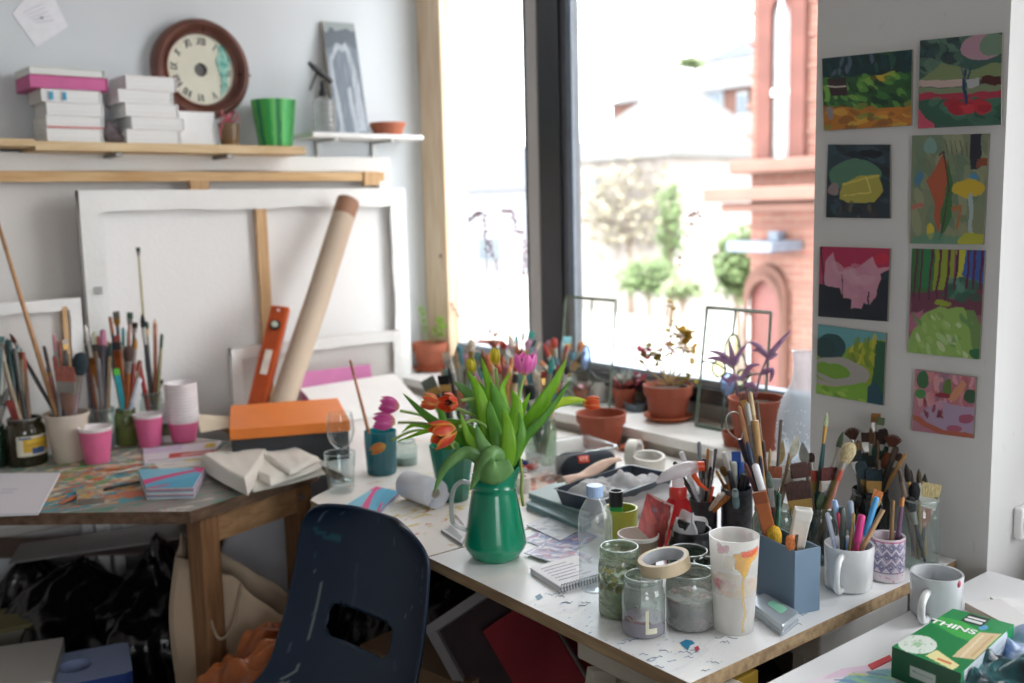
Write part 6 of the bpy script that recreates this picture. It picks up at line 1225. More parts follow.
        P_(Geo().tube([(0, 0, 0), (0, 0, L*.7)], [w*.45, w*.45], 12), 'barrel', hm); P_(Geo().tube([(0, 0, L*.62), (0, 0, L-.004), (0, 0, L-.001), (0, 0, L)], [w*.52, w*.5, w*.38, w*.1], 12), 'cap', mat(bc_, .3, .05, coat=.3)); ds = 'pen with %s cap' % cname(bc_)
    elif kind == 'block':
        M(Geo().box((0, 0, L*.5), (w, w*.5, L)), 'body', hm, t, bevel=.002); M(Geo().box((0, 0, L-.010), (w*1.06, w*.56, .020)), 'cap', mat(bc_, .4), t, bevel=.002); ds = 'thick %s rectangular handle' % cname(hc)
    elif kind == 'card':
        M(Geo().box((0, 0, L*.75), (w, .0012, L*.5)), 'card', hm, t); ds = '%s card' % cname(hc)
    elif kind == 'knife':
        bl = bl or .045; P_(Geo().tube([(0, 0, 0), (0, 0, L*.5), (0, 0, L-bl-.02)], [.004, .006, .004], 10), 'handle', hm); P_(Geo().tube([(0, 0, L-bl-.022), (0, 0, L-bl+.002)], .0016, 6), 'shank', silver)
        n_ = 9; g = Geo(); ps = [(0, 0)]+[(math.sin(PI*(i/n_)**.8)*w*.5, i/n_*bl) for i in range(1, n_)]+[(0, bl)]; out = [(x_, z_) for x_, z_ in ps]+[(-x_, z_) for x_, z_ in reversed(ps[1:-1])]
        k_ = len(out); g.add([(x_, -.0005, L-bl+z_) for x_, z_ in out]+[(x_, .0005, L-bl+z_) for x_, z_ in out], [tuple(range(k_)), tuple(range(k_, 2*k_))[::-1]]+[(i, (i+1) % k_, k_+(i+1) % k_, k_+i) for i in range(k_)]); M(g, 'blade', mat(bc_, .3, .25, 60, metal=.6), t); ds = 'palette knife with %s leaf blade' % cname(bc_)
    elif kind == 'loop':
        P_(Geo().tube([(0, 0, 0), (0, 0, L-.05)], [.004, .005], 10), 'handle', hm); lp = crv([(-.002, 0, L-.052), (-w*.5, 0, L-.03), (-w*.4, 0, L-.006), (0, 0, L), (w*.4, 0, L-.006), (w*.5, 0, L-.03), (.002, 0, L-.052)]); P_(Geo().tube(lp, .0014, 6), 'wire_loop', silver); ds = 'wire loop tool with %s handle' % cname(hc)
    t['_d'] = ds; t['_h'] = cname(hc); BR.append((t, cont, ds, cname(hc), u, v)); return t
LEFT = [('beige', 'handle', -4, 216, .0, '#b98a5a', '#a87c50', .010), ('paste', 'handle', 0, 345, 0, '#b5a58c', '#c8bca8', .011), ('paste', 'handle', 9, 350, .01, '#c4a25a', '#b8904a', .010), ('beige', 'round', 10, 333, .01, '#3a3a3c', '#6a3a34', .008), ('jarD', 'fan', 29, 322, .05, '#8a6a4c', '#5a6e60', .030), ('jarD', 'fan', 55, 311, .04, '#a87a54', '#3f7a6a', .032),
 ('jarD', 'handle', 23, 329, .02, '#b5845c', '#a8744c', .010), ('beige', 'handle', 54, 333, 0, '#9a9a9c', '#c0808a', .009), ('jarD', 'handle', 37, 349, .01, '#2f6a66', '#245a58', .009), ('beige', 'handle', 59, 340, 0, '#a86a4a', '#8a4a34', .009), ('beige', 'flat', 65, 339, .01, '#4a5a60', '#cfc8c0', .010), ('jarA', 'handle', 85, 324, 0, '#d8d4cc', '#e6e2da', .010), ('jarA', 'handle', 94, 331, .01, '#c8caa8', '#dcdcc0', .010),
 ('jarA', 'round', 81, 334, .02, '#3c4448', '#7a4034', .007), ('beige', 'wide', 65, 366, -.03, '#8a6a5c', '#b06a5c', .040), ('beige', 'mop', 82, 352, -.02, '#8a7a80', '#2a3a40', .030), ('jarA', 'block', 92, 357, 0, '#a8682c', '#8a5020', .014), ('jarA', 'handle', 103, 329, .0, '#54505a', '#c07a98', .018), ('jarA', 'handle', 98, 357, -.02, '#8a8684', '#9a9694', .012), ('jarB', 'flat', 116, 311, .02, '#3a4450', '#8a8a84', .015), ('jarB', 'handle', 110, 316, .01, '#24303c', '#9c5c2c', .010),
 ('jarB', 'flat', 130, 312, 0, '#b8806c', '#5f7a6a', .013), ('jarC', 'flat', 138, 247, .0, '#a8a060', '#5a6058', .009), ('jarB', 'flat', 135, 322, .02, '#3a302c', '#4a3c34', .012), ('jarC', 'round', 142, 313, 0, '#1e2226', '#22282a', .011), ('jarC', 'mop', 146, 321, .02, '#26382f', '#2f4a3e', .011), ('jarC', 'pencil', 155, 318, 0, '#b87a5a', '#3a3230', .009), ('jarC', 'handle', 162, 333, .0, '#8a8560', '#2f4a30', .009),
 ('jarB', 'block', 117, 350, -.01, '#a8521e', '#8a4418', .015), ('jarB', 'mop', 129, 345, -.03, '#a8602c', '#5a4640', .022), ('jarB', 'block', 116, 368, -.03, '#2ab0c0', '#6ad04a', .012), ('jarC', 'handle', 139, 360, -.02, '#b0302c', '#8a2424', .011), ('jarB', 'pen', 140, 378, -.03, '#b8c8dc', '#dfe6ee', .011), ('jarD', 'handle', 53, 360, 0, '#1f5a5c', '#153c40', .013), ('jarD', 'pen', 25, 374, -.01, '#1f3a5c', '#16284a', .014), ('jarD', 'handle', 33, 382, -.02, '#1f5a68', '#2a7a80', .012),
 ('jarL', 'flat', 2, 336, 0, '#56747a', '#7aa0a0', .012), ('paste', 'round', 7, 337, .02, '#6a5a54', '#a08070', .009), ('paste', 'block', 9, 400, -.02, '#7c2f28', '#8f3a30', .013), ('jarB', 'handle', 123, 327, .03, '#1f7a7a', '#2a9a98', .009), ('jarB', 'handle', 128, 330, .03, '#3a8a8a', '#8ac4c0', .008), ('jarB', 'round', 136, 337, 0, '#8a3a34', '#c08a3c', .009), ('paste', 'handle', 18, 345, .02, '#6f7a80', '#9ab0b4', .009), ('beige', 'handle', 44, 345, .03, '#5a3a34', '#3c2a28', .010), ('jarD', 'round', 45, 338, .0, '#7a6a5c', '#2c2c30', .010), ('jarA', 'round', 108, 340, .02, '#9a4a5c', '#c4a07a', .009), ('jarB', 'handle', 122, 345, 0, '#d8c8b0', '#b0a08a', .008), ('jarA', 'flat', 88, 345, .02, '#2a4a50', '#26423c', .014)]
for q_ in LEFT: brush(*q_[:7], q_[7]*1.35)
rl_ = random.Random(8)
for cont, u0, u1, v0, n_ in (('paste', 0, 26, 352, 8), ('jarD', 20, 58, 352, 11), ('beige', 45, 88, 366, 7), ('jarA', 84, 112, 345, 9), ('jarB', 108, 142, 345, 10), ('jarC', 138, 165, 362, 4), ('jarL', -8, 10, 366, 4)):
    for k in range(n_): brush(cont, rl_.choice(['handle', 'handle', 'round', 'flat', 'handle', 'pen', 'block']), u0+(u1-u0)*(k+.5)/n_, v0+rl_.uniform(-14, 22), rl_.uniform(-.01, .03), rl_.choice(['#2c3c4a', '#5a3a34', '#2f5a5c', '#8a6a50', '#a84a3c', '#b8a080', '#3a3a40', '#6a4a5c', '#26524c', '#c8b8a0']), rl_.choice(['#3a3432', '#8a4a34', '#c8c4bc', '#2a4a48', '#b0584c', '#6a6a66']), rl_.choice([.012, .015, .018]))
brush('teal', 'handle', 350, 359, 0, '#b9784a', '#a06038', .009)
RIGHT = [('pot1', 'pen', 699, 441, 0, '#8a8f96', '#7c8288', .008), ('pot1', 'pen', 681, 451, .02, '#d8dde4', '#eceff4', .011), ('pot1', 'pen', 674, 461, .03, '#2a2c34', '#1c1e28', .009), ('pot1', 'handle', 708, 448, .01, '#b5702c', '#c8843a', .009), ('pot1', 'pen', 712, 449, 0, '#c8c4c0', '#e4e2de', .009), ('pot1', 'pen', 716, 448, .02, '#4a4a50', '#3a3a40', .008), ('pot1', 'pen', 704, 458, -.01, '#1c1c22', '#26262c', .009), ('pot1', 'handle', 711, 466, -.01, '#1c1c20', '#2c2c30', .009), ('pot1', 'knife', 706, 470, -.01, '#5a4a40', '#9a9a92', .010), ('pot1', 'stick', 713, 486, -.02, '#d8562a', '#d8562a', .006), ('pot1', 'pen', 701, 464, .02, '#8a7a70', '#a09a94', .009),
 ('pot2', 'pen', 724, 451, 0, '#d4dae2', '#eef1f4', .011), ('pot2', 'card', 736, 451, .01, '#1f55b0', '#1f55b0', .019), ('pot2', 'pen', 734, 461, -.01, '#7ab0b4', '#dfe8e4', .011), ('pot2', 'pen', 742, 461, 0, '#3a6ac8', '#3f74d4', .009), ('pot2', 'pencil', 745, 457, .01, '#b8333c', '#8a2a30', .007), ('pot2', 'pen', 748, 461, 0, '#5a8a70', '#6a8a64', .008), ('pot2', 'mop', 722, 466, -.03, '#d8954a', '#6a5020', .014), ('pot2', 'handle', 735, 489, -.06, '#7aa0a8', '#b8ccd0', .016), ('pot1', 'block', 722, 493, -.06, '#d8c8b0', '#e0d8cc', .013), ('pot1', 'block', 728, 496, -.055, '#c47a2c', '#b06a24', .010), ('pot2', 'pen', 728, 470, -.02, '#26262c', '#3a3a44', .012), ('pot2', 'handle', 716, 470, 0, '#9a6a34', '#c89a3c', .008), ('pot2', 'pen', 744, 473, -.02, '#1a1c24', '#101218', .014), ('pot2', 'pen', 751, 470, 0, '#2a3050', '#1c2040', .011),
 ('jarJ', 'handle', 739, 405, 0, '#c9a06c', '#c08a60', .010), ('jarJ', 'flat', 742, 393, .02, '#a08a70', '#8a5a4c', .012), ('jarJ', 'handle', 750, 391, .01, '#b8a070', '#c8b488', .012), ('jarJ', 'handle', 747, 402, -.01, '#9c9c98', '#b8b8b4', .012), ('jarJ', 'stick', 755, 420, -.02, '#b8905c', '#b8905c', .013), ('jarJ', 'loop', 731, 412, 0, '#26283c', '#8a8680', .030), ('jarJ', 'handle', 747, 441, -.03, '#1f2a44', '#2c3a54', .012), ('jarJ', 'stick', 781, 419, 0, '#5a4a40', '#5a4a40', .006), ('jarJ', 'knife', 783, 440, .02, '#8a6a30', '#8a7a50', .016), ('jarJ', 'knife', 798, 434, .02, '#6a5a48', '#b0b0a0', .018), ('jarK', 'knife', 802, 441, .0, '#4a3a30', '#7a7a74', .018), ('jarJ', 'flat', 776, 466, -.04, '#2a3a30', '#8a4a30', .022), ('jarJ', 'handle', 753, 436, 0, '#8a7030', '#6a5424', .011), ('jarJ', 'handle', 763, 440, 0, '#5a3a2c', '#3a2a24', .010), ('jarJ', 'pen', 755, 464, -.06, '#dfe2ea', '#eef0f4', .013), ('jarJ', 'handle', 770, 448, .02, '#c0a060', '#a88a50', .007), ('jarJ', 'handle', 760, 455, -.02, '#22283a', '#2c3448', .010), ('jarJ', 'round', 768, 470, -.05, '#6a3430', '#5a6a60', .012), ('jarJ', 'stick', 790, 452, .03, '#9a7a4c', '#9a7a4c', .006), ('jarJ', 'handle', 745, 462, -.04, '#4c2c28', '#6a3a34', .009), ('jarJ', 'handle', 757, 400, .02, '#7a6a54', '#5a4a3c', .008),
 ('jarK', 'wide', 800, 462, 0, '#2f6a50', '#4a302a', .037), ('jarK', 'wide', 797, 481, -.03, '#24282e', '#4a322c', .044), ('boxr', 'block', 759, 491, .0, '#a85a20', '#8a4414', .022), ('jarK', 'wide', 829, 467, 0, '#8a7a90', '#5a2c28', .032), ('jarK', 'round', 827, 412, .02, '#1f5a5c', '#b8c8a0', .009), ('jarK', 'round', 843, 431, .03, '#6a3a34', '#4a5a44', .011), ('jarK', 'mop', 811, 452, .03, '#4a3a30', '#3a2420', .012), ('jarK', 'mop', 852, 442, .0, '#8a8a40', '#cdbd94', .026), ('jarK', 'handle', 842, 468, -.03, '#b8806c', '#d0604c', .010), ('jarK', 'flat', 814, 470, .02, '#6a7a40', '#b0503c', .020), ('jarK', 'knife', 822, 490, 0, '#3a3a3c', '#5a6a50', .022),
 ('pens', 'pen', 834, 499, 0, '#7aa0d8', '#9abce6', .010), ('pens', 'pen', 850, 500, .01, '#8a98a8', '#98a6b4', .011), ('pens', 'pen', 862, 514, -.02, '#a83060', '#d03080', .013), ('pens', 'pen', 877, 496, 0, '#3a9ad8', '#4aa8e4', .010), ('pens', 'flat', 879, 490, .01, '#d8d0c4', '#d08048', .016), ('pens', 'stick', 883, 509, 0, '#b89468', '#b89468', .008), ('pens', 'pen', 842, 506, -.01, '#2a3430', '#3c4844', .011), ('pens', 'pen', 838, 512, -.01, '#b02c44', '#c83a50', .007), ('pens', 'pen', 827, 512, .0, '#aab4d0', '#c8d0e4', .008), ('pens', 'handle', 854, 512, -.01, '#a88a54', '#c8a86c', .008),
 ('jarM', 'flat', 876, 413, .02, '#5a3a24', '#8a6030', .013), ('jarM', 'flat', 881, 417, .03, '#6a4a30', '#5f7050', .011), ('jarM', 'mop', 883, 427, 0, '#7a8a84', '#2c1c1c', .016), ('jarM', 'fan', 894, 434, .0, '#8a4a24', '#5a3020', .026), ('jarM', 'fan', 851, 427, .02, '#3a2c24', '#4a2c20', .026), ('jarM', 'wide', 882, 446, .01, '#24483a', '#1f3c30', .026), ('jarM', 'wide', 877, 459, -.01, '#8a6a50', '#3a2420', .022), ('jarM', 'mop', 860, 460, -.01, '#26343a', '#3c5058', .018), ('jarM', 'wide', 874, 469, -.03, '#a89870', '#2c4048', .022), ('jarM', 'block', 893, 462, 0, '#8a4a20', '#7a3c18', .014), ('jarM', 'handle', 868, 440, .03, '#2c2c2c', '#3a3a38', .012), ('jarM', 'mop', 901, 453, .02, '#3a3a40', '#3a2a20', .008), ('jarM', 'handle', 906, 453, .0, '#b08850', '#c49a60', .009), ('jarM', 'handle', 864, 452, .02, '#1c2426', '#2a3436', .014), ('jarM', 'handle', 871, 450, .03, '#5a4434', '#2a2220', .012), ('jarM', 'round', 888, 476, -.01, '#1c1e22', '#8a8a84', .009),
 ('jarM', 'flat', 866, 432, .0, '#5a4030', '#3c2a20', .014), ('jarM', 'handle', 858, 440, .01, '#6a4a34', '#8a6a40', .010), ('jarM', 'round', 872, 424, .0, '#2c2c2c', '#6a4a2c', .010), ('jarM', 'wide', 868, 455, -.01, '#2c3430', '#1c2a28', .022), ('jarM', 'mop', 889, 452, -.01, '#3a2a24', '#6a3a1c', .016), ('jarM', 'handle', 897, 446, 0, '#2a2420', '#4a3a2c', .012), ('jarM', 'flat', 855, 450, -.01, '#3c3a36', '#2f3a3c', .016), ('jarM', 'round', 879, 440, -.01, '#7a3c20', '#26221e', .010), ('jarM', 'handle', 886, 463, -.02, '#a8743c', '#8a5a2c', .010), ('jarM', 'stick', 894, 455, 0, '#8a7250', '#8a7250', .007),
 ('side', 'handle', 899, 468, -.01, '#6a5a44', '#4a3c30', .009), ('side', 'round', 906, 463, 0, '#3a3a3a', '#2c2824', .009), ('side', 'round', 911, 469, 0, '#4a4a48', '#3a2c24', .007), ('side', 'round', 919, 468, 0, '#8a7a54', '#4a3c28', .007), ('side', 'round', 925, 473, .01, '#2c2c2c', '#3a342c', .008), ('side', 'mop', 914, 482, 0, '#1c1c1e', '#17181a', .016), ('side', 'wide', 932, 483, .0, '#9a6a5c', '#c0b080', .026), ('lace', 'handle', 903, 495, 0, '#6a4a6a', '#d89048', .009), ('side', 'handle', 904, 480, 0, '#24262a', '#3c3e42', .010), ('side', 'stick', 921, 492, .01, '#b09a70', '#b09a70', .006), ('lace', 'stick', 893, 500, 0, '#8a6a44', '#8a6a44', .007), ('side', 'mop', 909, 496, -.01, '#26262a', '#1e2024', .014),
 ('box', 'round', 803, 512, .05, '#c8d0dc', '#9ab0d0', .008), ('boxr', 'handle', 779, 492, .02, '#1f5a48', '#18483a', .013), ('boxr', 'mop', 773, 525, .0, '#2a2a2c', '#e0b030', .024), ('box', 'mop', 791, 536, -.04, '#b05a6a', '#e88a50', .018), ('box', 'block', 804, 508, -.035, '#e4e2d8', '#eceae2', .026), ('box', 'stick', 797, 535, -.05, '#5a4434', '#5a4434', .005), ('black', 'handle', 693, 512, 0, '#d0d4dc', '#e8eaf0', .007), ('black', 'pen', 681, 524, -.01, '#16171a', '#202226', .012)]
for q_ in RIGHT: brush(*q_)
pal = ['#8a5a3c', '#3a5a6a', '#c8b08a', '#5a3a34', '#2f6a66', '#b0a890', '#a8443c', '#26303a', '#d8c8b4', '#6a7a50', '#c87a4a', '#4a4a50', '#7ab0b0', '#b88aa0', '#e0dccf', '#8a8a86']
pal2 = ['#d8c8b4', '#7ab0b0', '#c87a4a', '#e0dccf', '#5a8a94', '#b88aa0', '#3a4a58', '#8a5a3c', '#c8b08a', '#4a9a94', '#a8443c', '#2c2c30', '#9ab4c0', '#d89a6a']
pal += ['#a8b8b0', '#c49a78', '#6a8a9a', '#d0c4b0', '#9a6a5c']
rb_ = random.Random(5)
for cont, uc, vt, n_ in (('b1', 464, 348, 17), ('b2', 494, 350, 17), ('b5', 516, 338, 13), ('b3', 543, 362, 16), ('b4', 562, 344, 13)):
    for k in range(n_):
        u = uc-24+48*k/(n_-1)+rb_.uniform(-2, 2); v = vt+rb_.uniform(-12, 14)+abs(k-n_/2)*1.5; kd = rb_.choice(['flat', 'round', 'handle', 'handle', 'flat', 'mop', 'round'])
        brush(cont, kd, u, v, rb_.uniform(-.02, .02), rb_.choice(pal), rb_.choice(pal2), rb_.choice([.014, .017, .022]))
for q_ in [('b5', 'flat', 532, 331, .0, '#4a7a74', '#5ac4b4', .022), ('b4', 'mop', 551, 340, 0, '#d8c8a0', '#e8964a', .022), ('b4', 'wide', 567, 336, .01, '#5a8a94', '#7ab8c4', .030), ('b3', 'mop', 529, 384, -.05, '#1a1c1e', '#141618', .026), ('b1', 'wide', 427, 378, -.02, '#4a5248', '#5a6258', .040), ('b1', 'wide', 443, 375, -.03, '#1a1a1c', '#121316', .034), ('b4', 'mop', 574, 352, 0, '#c8c0b0', '#4a8aa4', .018), ('b5', 'mop', 490, 340, .01, '#a86a4a', '#7a3c2c', .02)]: brush(*q_)
# every tool's own label: look first, then where it stands, then its order among look-alikes in the same jar
ORD = ['first', 'second', 'third', 'fourth', 'fifth', 'sixth', 'seventh', 'eighth', 'ninth', 'tenth']
byk = {}
for r_ in BR: byk.setdefault((r_[1], r_[2]), []).append(r_)
for (cont, ds), L_ in byk.items():
    if len(L_) > 1:
        sub = {}
        for r_ in L_: sub.setdefault(r_[3], []).append(r_)
        for hcn, M_ in sub.items():
            M_.sort(key=lambda r_: r_[4]); ex = '' if 'handle' in ds or len(sub) == 1 else ', %s handle' % hcn
            for i_, r_ in enumerate(M_):
                extra = '' if len(M_) == 1 else (', leftmost' if i_ == 0 else ', rightmost' if i_ == len(M_)-1 else ', %s from left' % ORD[i_])
                r_[0]['label'] = ds+ex+' '+CN[cont]+(extra if extra or ex else '')
    else: L_[0][0]['label'] = ds+' '+CN[cont]
lab = {}
for r_ in BR:
    for k_ in ('_d', '_h'):
        if k_ in r_[0]: del r_[0][k_]
    lab.setdefault(r_[0]['label'], []).append(r_)
for l_, L_ in lab.items():
    if len(L_) > 1:
        L_.sort(key=lambda r_: r_[5])
        for i_, r_ in enumerate(L_): r_[0]['label'] = l_+(', taller one' if i_ == 0 else ', shorter one' if i_ == len(L_)-1 else ', middle one')
print('brushes', len(BR), max(len(r_[0]['label'].split()) for r_ in BR))
# ------------------------------------------------------------------ tulips
DJ = proj((JUG[0], JUG[1], .9))[2]
def leafmat(c1, c2, tr=.25):
    key = ('leaf', c1, c2)
    if key in _mats: return _mats[key]
    m, N, L, b = newmat('leaf'); b.inputs['Roughness'].default_value = .38; tcn = N.new('ShaderNodeTexCoord'); mp = N.new('ShaderNodeMapping'); mp.inputs['Scale'].default_value = (30, 30, 6); n = N.new('ShaderNodeTexNoise'); n.inputs['Scale'].default_value = 2.5
    L.new(tcn.outputs['Object'], mp.inputs[0]); L.new(mp.outputs[0], n.inputs['Vector']); x = N.new('ShaderNodeMix'); x.data_type = 'RGBA'; L.new(n.outputs['Fac'], x.inputs['Factor']); x.inputs[6].default_value = (*lin(c1), 1); x.inputs[7].default_value = (*lin(c2), 1); L.new(x.outputs[2], b.inputs['Base Color'])
    t_ = N.new('ShaderNodeBsdfTranslucent'); L.new(x.outputs[2], t_.inputs['Color']); mx = N.new('ShaderNodeMixShader'); mx.inputs['Fac'].default_value = tr; L.new(b.outputs[0], mx.inputs[1]); L.new(t_.outputs[0], mx.inputs[2]); L.new(mx.outputs[0], N['Material Output'].inputs['Surface']); _mats[key] = m; return m
lg, lg2, lgb, lgy = leafmat('#6cae20', '#aee044', .45), leafmat('#4c962a', '#84c24c', .42), leafmat('#62a052', '#9ac880', .38), leafmat('#aacc30', '#dcec58', .45)
def V3(p, D=None): D = DJ if D is None else D; return pd(p[0], p[1], D+(p[2] if len(p) > 2 else 0))
def blade(parent, pts, w, m, fold=.25, tw=0, name='leaf', D=None, wf=None, up=None, nseg=26, o=None):
    c = crv([V3(p, D) for p in pts], 8); n = len(c); o = o or parent.location; g = Geo(); k = 7; view = -FW; vs_ = []
    wf = wf or (lambda s: min(1, (s*5+.35))*max(.02, (1-s**2.6)))
    for i, p in enumerate(c):
        s = i/(n-1); t = (c[min(n-1, i+1)]-c[max(0, i-1)]).normalized(); side = t.cross(view)
        if side.length < .05: side = RT.copy()
        side.normalize(); side = Matrix.Rotation(tw*(s-.3)+.15, 3, t) @ side; nn = side.cross(t).normalized(); ww = w*wf(s)*.5
        for j in range(k): a = (j/(k-1)-.5)*2; vs_.append(p+side*ww*a-nn*(fold*ww*(1-abs(a)**1.4))*-1+nn*math.sin(s*14+a)*w*.02-o)
    g.add(vs_, [(i*k+j, i*k+j+1, (i+1)*k+j+1, (i+1)*k+j) for i in range(n-1) for j in range(k-1)]); return M(g, name, m, parent, smooth=True, solid=.0008)
def bloom(parent, c, axis, size_, c_out, c_edge, openness=.3, npet=6, c_in=None):
    size = size_*(1.6 if openness > -.05 else 1.3); axis = Vector(axis).normalized(); q = axis.to_track_quat('Z', 'X').to_matrix(); g = Geo(); cols = []
    for k in range(npet):
        a0 = k*2*PI/npet+(.5 if k % 2 else 0)*.2; inner = .88 if k % 2 else 1.0; nu, nv = 9, 11; st = len(g.v)
        def f(u, v):
            s = v; rr = size*(.10+.52*math.sin(PI*min(1, s*.62)**.8)*(1-s*.35)+openness*.55*s*s)*inner; z = size*(-.5+(1.35 if openness < 0 else 1.08)*s*(1-.15*openness)); wdt = .62*math.sin(PI*min(.999, (.12+.80*s)))**.6*(1 if s < .85 else (1-(s-.85)/.17)**.5 if s < 1.0 else .05); an = a0+(u-.5)*2*wdt*(.95 if s < .8 else .95)
            rr2 = rr*(1-.10*abs(u-.5)*2); return tuple(q @ Vector((rr2*math.cos(an), rr2*math.sin(an), z+size*.03*math.sin(u*9+k)))+Vector(c)-parent.location)
        g.grid(f, nu, nv)
        for j in range(nv):
            for i in range(nu):
                u, v = i/(nu-1), j/(nv-1); e = min(1, max(0, abs(u-.5)*2-.45)/.55*.8+max(0, v-.8)*1.2); e = e*(.7+.6*mnoise.noise(Vector((u*4, v*3, k*3.1)))); e = min(1, max(0, e*1.35-.05)); bs = max(0, .22-v)/.22
                co = [a*(1-e)+b*e for a, b in zip(lin(c_out), lin(c_edge))]; cb = lin('#d8c85a'); co = [a*(1-bs*.7)+b*bs*.7 for a, b in zip(co, cb)]; cols.append(co)
    m = _mats.get('petal')
    if not m:
        m, N, L, b = newmat('petal'); a = N.new('ShaderNodeAttribute'); a.attribute_name = 'Col'; L.new(a.outputs['Color'], b.inputs['Base Color']); b.inputs['Roughness'].default_value = .45
        t_ = N.new('ShaderNodeBsdfTranslucent'); L.new(a.outputs['Color'], t_.inputs['Color']); mx = N.new('ShaderNodeMixShader'); mx.inputs['Fac'].default_value = .3; L.new(b.outputs[0], mx.inputs[1]); L.new(t_.outputs[0], mx.inputs[2]); L.new(mx.outputs[0], N['Material Output'].inputs['Surface']); _mats['petal'] = m
    o = M(g, 'bloom', m, parent, smooth=True, cols=np.array(cols), sub=1)
    if openness > .2:
        g2 = Geo(); 
        for k in range(6): a = k*1.05; p0 = q @ Vector((0, 0, -size*.3)); p1 = q @ Vector((size*.16*math.cos(a), size*.16*math.sin(a), size*.25)); off = Vector(c)-parent.location; g2.tube([p0+off, p1+off], [size*.02, size*.05], 6)
        M(g2, 'stamens', mat('#2a2018', .6), parent, smooth=True)
    return o
def tulip(label, stem, bc, axis, size, co, ce, op=.25, leaves=(), scol=None, D=None, bud=False):
    base = V3(stem[0], D); t = T('tulip', label, 'tulip', base, 0, 'tulips in the emerald jug and teal vase'); c = crv([V3(p, D) for p in stem], 8); g = Geo().tube([p-base for p in c], [.0032]*len(c), 10); M(g, 'stem', scol or mat('#8fb45a', .45, .12, 20), t, smooth=True)
    bloom(t, V3(bc, D), axis, size, co, ce, op)
    for pts, w, m, *rest in leaves: blade(t, pts, w, m, D=D, **(rest[0] if rest else {}))
    return t
px2 = DJ/F
uz = Vector((0, 0, 1)); RTv = RT
J0 = (498, 468, 0)
OR, YE, PK, LP = '#d8492a', '#eab04a', '#c93a8c', '#e58ac0'
tulip('open orange red tulip with yellow edges hanging low at the left of the bunch', [(492, 466, 0), (489, 432, -.02), (474, 420, -.03), (458, 427, -.04)], (444, 433, -.045), -RTv*1.0+Vector((0, 0, -.25))-FWH*.35, 15.5*px2, OR, '#f7c04a', .42,
      [([(494, 470, -.01), (490, 440, -.02), (484, 410, -.02), (477, 388, -.02), (467, 370, -.01)], 17*px2, lg), ([(490, 468, -.03), (468, 452, -.06), (446, 466, -.07), (434, 492, -.07)], 13*px2, lgb, {'fold': .35}), ([(489, 466, 0), (475, 436, .0), (455, 424, .0), (428, 430, .0), (397, 441, .01)], 9*px2, lg)])
tulip('orange tulip facing the camera above the low hanging one', [(495, 466, .01), (492, 420, 0), (480, 400, -.01), (461, 400, -.02)], (450, 402, -.02), -RTv*.6+Vector((0, 0, .1))-FWH*.9, 11.5*px2, '#d8452a', '#e8843a', .30,
      [([(500, 466, 0), (500, 430, 0), (492, 395, 0), (481, 356, .01)], 16*px2, lg), ([(488, 466, .02), (465, 440, .03), (430, 418, .03), (403, 393, .03)], 13*px2, lg2)])
tulip('small orange and yellow tulip behind the one facing the camera', [(494, 466, .02), (484, 425, .03), (462, 410, .03), (444, 408, .02)], (431, 402, .02), -RTv*1.0+Vector((0, 0, .3)), 11*px2, '#e0603a', '#f2d070', .1,
      [([(496, 464, .02), (486, 425, .03), (470, 395, .04), (454, 381, .04)], 18*px2, lgb)])
tulip('upright pink tulip with open cup above the middle of the bunch', [(505, 466, .0), (512, 430, 0), (518, 400, 0), (524, 374, 0)], (525, 364, 0), Vector((.05, 0, 1)), 13.5*px2, '#ea6cbc', '#f6b0de', .34,
      [([(508, 466, .02), (521, 437, .01), (541, 404, 0), (556, 380, 0), (566, 359, 0)], 17*px2, lg, {'tw': .5}), ([(508, 466, 0), (524, 438, -.01), (548, 412, -.01), (571, 379, -.01)], 11*px2, lg2), ([(506, 464, -.02), (514, 430, -.02), (517, 405, -.02), (512, 390, -.01)], 17*px2, lg)])
tulip('lone orange tulip resting on the rim of the empty terracotta pot', [(508, 466, 0), (530, 425, 0), (552, 407, .02), (582, 402, .04)], (591, 403, .05), RTv*1.0+Vector((0, 0, .05)), 10*px2, '#dc5a30', '#f0a060', .05,
      [([(548, 409, .02), (562, 401, .02), (575, 399, .03), (586, 400, .04)], 9*px2, lgy)])
tulip('closed yellow tulip bud standing tall in the middle of the bunch', [(501, 466, .01), (498, 425, .01), (497, 385, .01), (496, 368, .01)], (495, 358, .01), Vector((0, 0, 1)), 9.5*px2, '#d8c030', '#9aac2c', -.12,
      [([(500, 466, -.03), (503, 430, -.03), (497, 400, -.02), (491, 382, -.02)], 19*px2, lg2), ([(503, 466, -.01), (506, 420, 0), (502, 390, 0), (511, 371, 0)], 13*px2, lg, {'tw': 1.2}), ([(499, 468, -.05), (497, 440, -.05), (491, 415, -.04), (489, 400, -.04)], 16*px2, lg2)])
tulip('small yellow green tulip bud left of the tall yellow one', [(497, 466, .02), (490, 425, .02), (480, 395, .02), (474, 376, .02)], (472, 367, .02), Vector((-.2, 0, 1)), 9*px2, '#d8cc3a', '#a8bc3c', -.1,
      [([(495, 468, -.04), (494, 455, -.075), (484, 462, -.085), (470, 490, -.085)], 21*px2, lgb, {'fold': .5}), ([(488, 464, -.055), (484, 468, -.085), (496, 472, -.09), (511, 464, -.085)], 25*px2, lgb, {'fold': .3, 'wf': lambda s: .5+.5*math.sin(PI*s)}), ([(492, 466, -.02), (482, 445, -.03), (474, 432, -.03), (470, 424, -.03)], 12*px2, lg)])
DV = proj((VASE[0], VASE[1], .9))[2]
